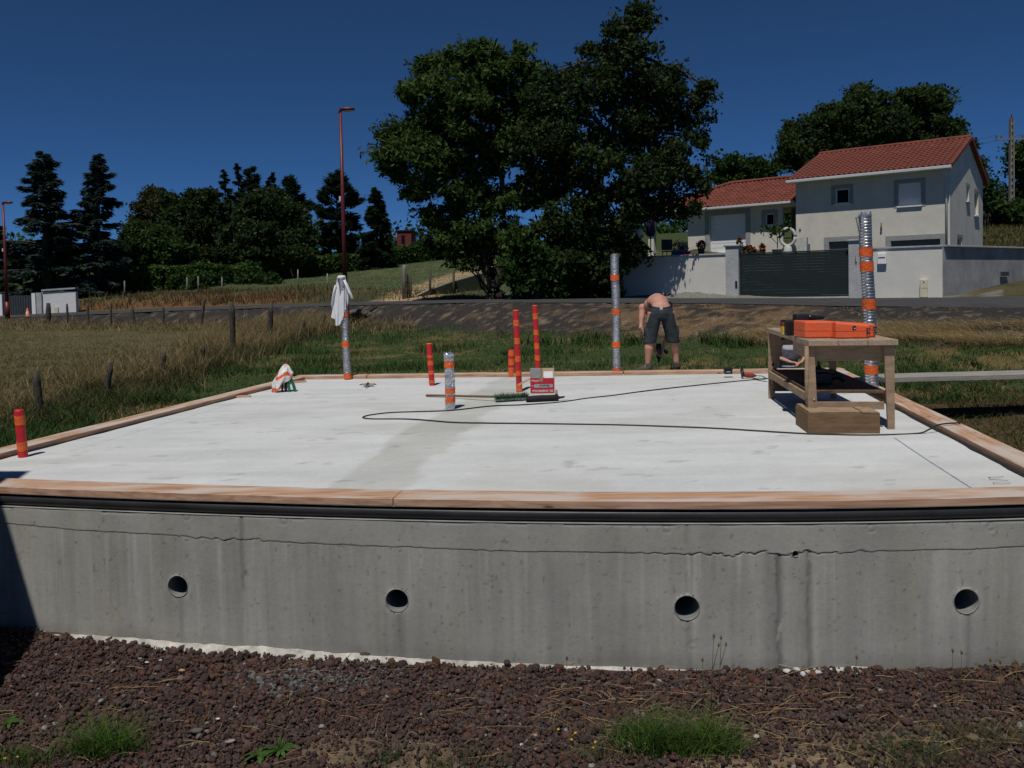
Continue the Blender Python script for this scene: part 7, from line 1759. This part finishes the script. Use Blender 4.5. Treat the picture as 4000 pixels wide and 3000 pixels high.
rosette(605, 1628, 12, .10, 'leafy dandelion rosette with thin stems on the gravel', 5, heads=[(-.05, .20, 0), (.04, .26, .02), (.10, .24, .02)])
rosette(560, 1640, 9, .08, 'smaller leaf rosette just left of the dandelion', 6)
rosette(20, 1570, 7, .08, 'leaf rosette at the left picture edge on the gravel', 7)
def stem(px, pytop, pybase, label, two=False):
    b = hit(px, pybase, 3.0, 8); q = U(px+random.uniform(-6, 6), pytop, b.y+.05)-b; t = thing('wildflower', label, 'plant', b, 0, 'thin stems with brown flower buds')
    bud = mat('bud_brown', (.20, .12, .05)); sg = mat('stem_green', (.075, .085, .03))
    MB().tube([(0, 0, 0), q*.5+Vector((random.uniform(-.01, .01), 0, 0)), q], [.0024, .002, .0015], 5).build('stem', sg, t); MB().ell(q+Vector((0, 0, .008)), (.0065, .0065, .013), 8).build('flower_head', bud, t)
    if two: q2 = q*.82+Vector((.028, .0, .03)); MB().tube([q*.62, q2], [.0018, .0013], 5).build('stem', sg, t); MB().ell(q2+Vector((0, 0, .008)), (.006, .006, .012), 8).build('flower_head', bud, t)
for a in [(1536, 1376, 1560, 'tallest stem with two buds, left of the other tall one, before the wall', True), (1554, 1380, 1530, 'tall flower stem with buds just right of the tallest, in front of the wall', True), (1515, 1428, 1530, 'shorter bud stem left of the two tallest stems'), (1227, 1425, 1500, 'single curled dark bud stem in front of the wall centre'), (1846, 1422, 1520, 'bud stem in front of the wall right of the white lumps'), (2057, 1408, 1530, 'bud stem below the right-hand duct hole'), (2073, 1412, 1500, 'thinner bud stem beside the one below the right-hand hole'), (2141, 1428, 1540, 'bud stem near the right picture edge, left of its pair'), (2162, 1432, 1540, 'bud stem near the right picture edge, right of its pair'), (2190, 1432, 1500, 'rightmost bud stem at the picture edge')]: stem(*a)
# tiny yellow flowers
for i, (px, py) in enumerate([(1234, 1614), (1242, 1600), (1280, 1632), (1285, 1620), (1372, 1606), (1391, 1622), (38, 1652), (10, 1655), (1205, 1592)]):
    b = hit(px, py, 3.0, 8); t = thing('yellow_flower', 'tiny yellow flower low among the gravel and weeds', 'flower', b, 0, 'tiny yellow flowers among the gravel'); MB().tube([(0, 0, 0), (.003, 0, .035)], .001, 4).build('stem', MATS['stem_green'], t); MB().ell((.003, 0, .038), (.008, .008, .004), 8).build('petals', mat('yellow_petal', (.55, .38, .02), .6), t)

# ------------------------------------------------------------------ every countable thing is marked so
for o in list(C.objects):
    if o.parent is None and o.get('category') and not o.get('kind'): o['kind'] = 'thing'
tris = sum(sum(len(p.vertices)-2 for p in o.data.polygons) if len(o.data.polygons) < 5000 else len(o.data.polygons)*2 for o in C.objects if o.type == 'MESH')
print('TRIS', tris, sorted([(len(o.data.polygons), o.name) for o in C.objects if o.type == 'MESH'], reverse=True)[:24])
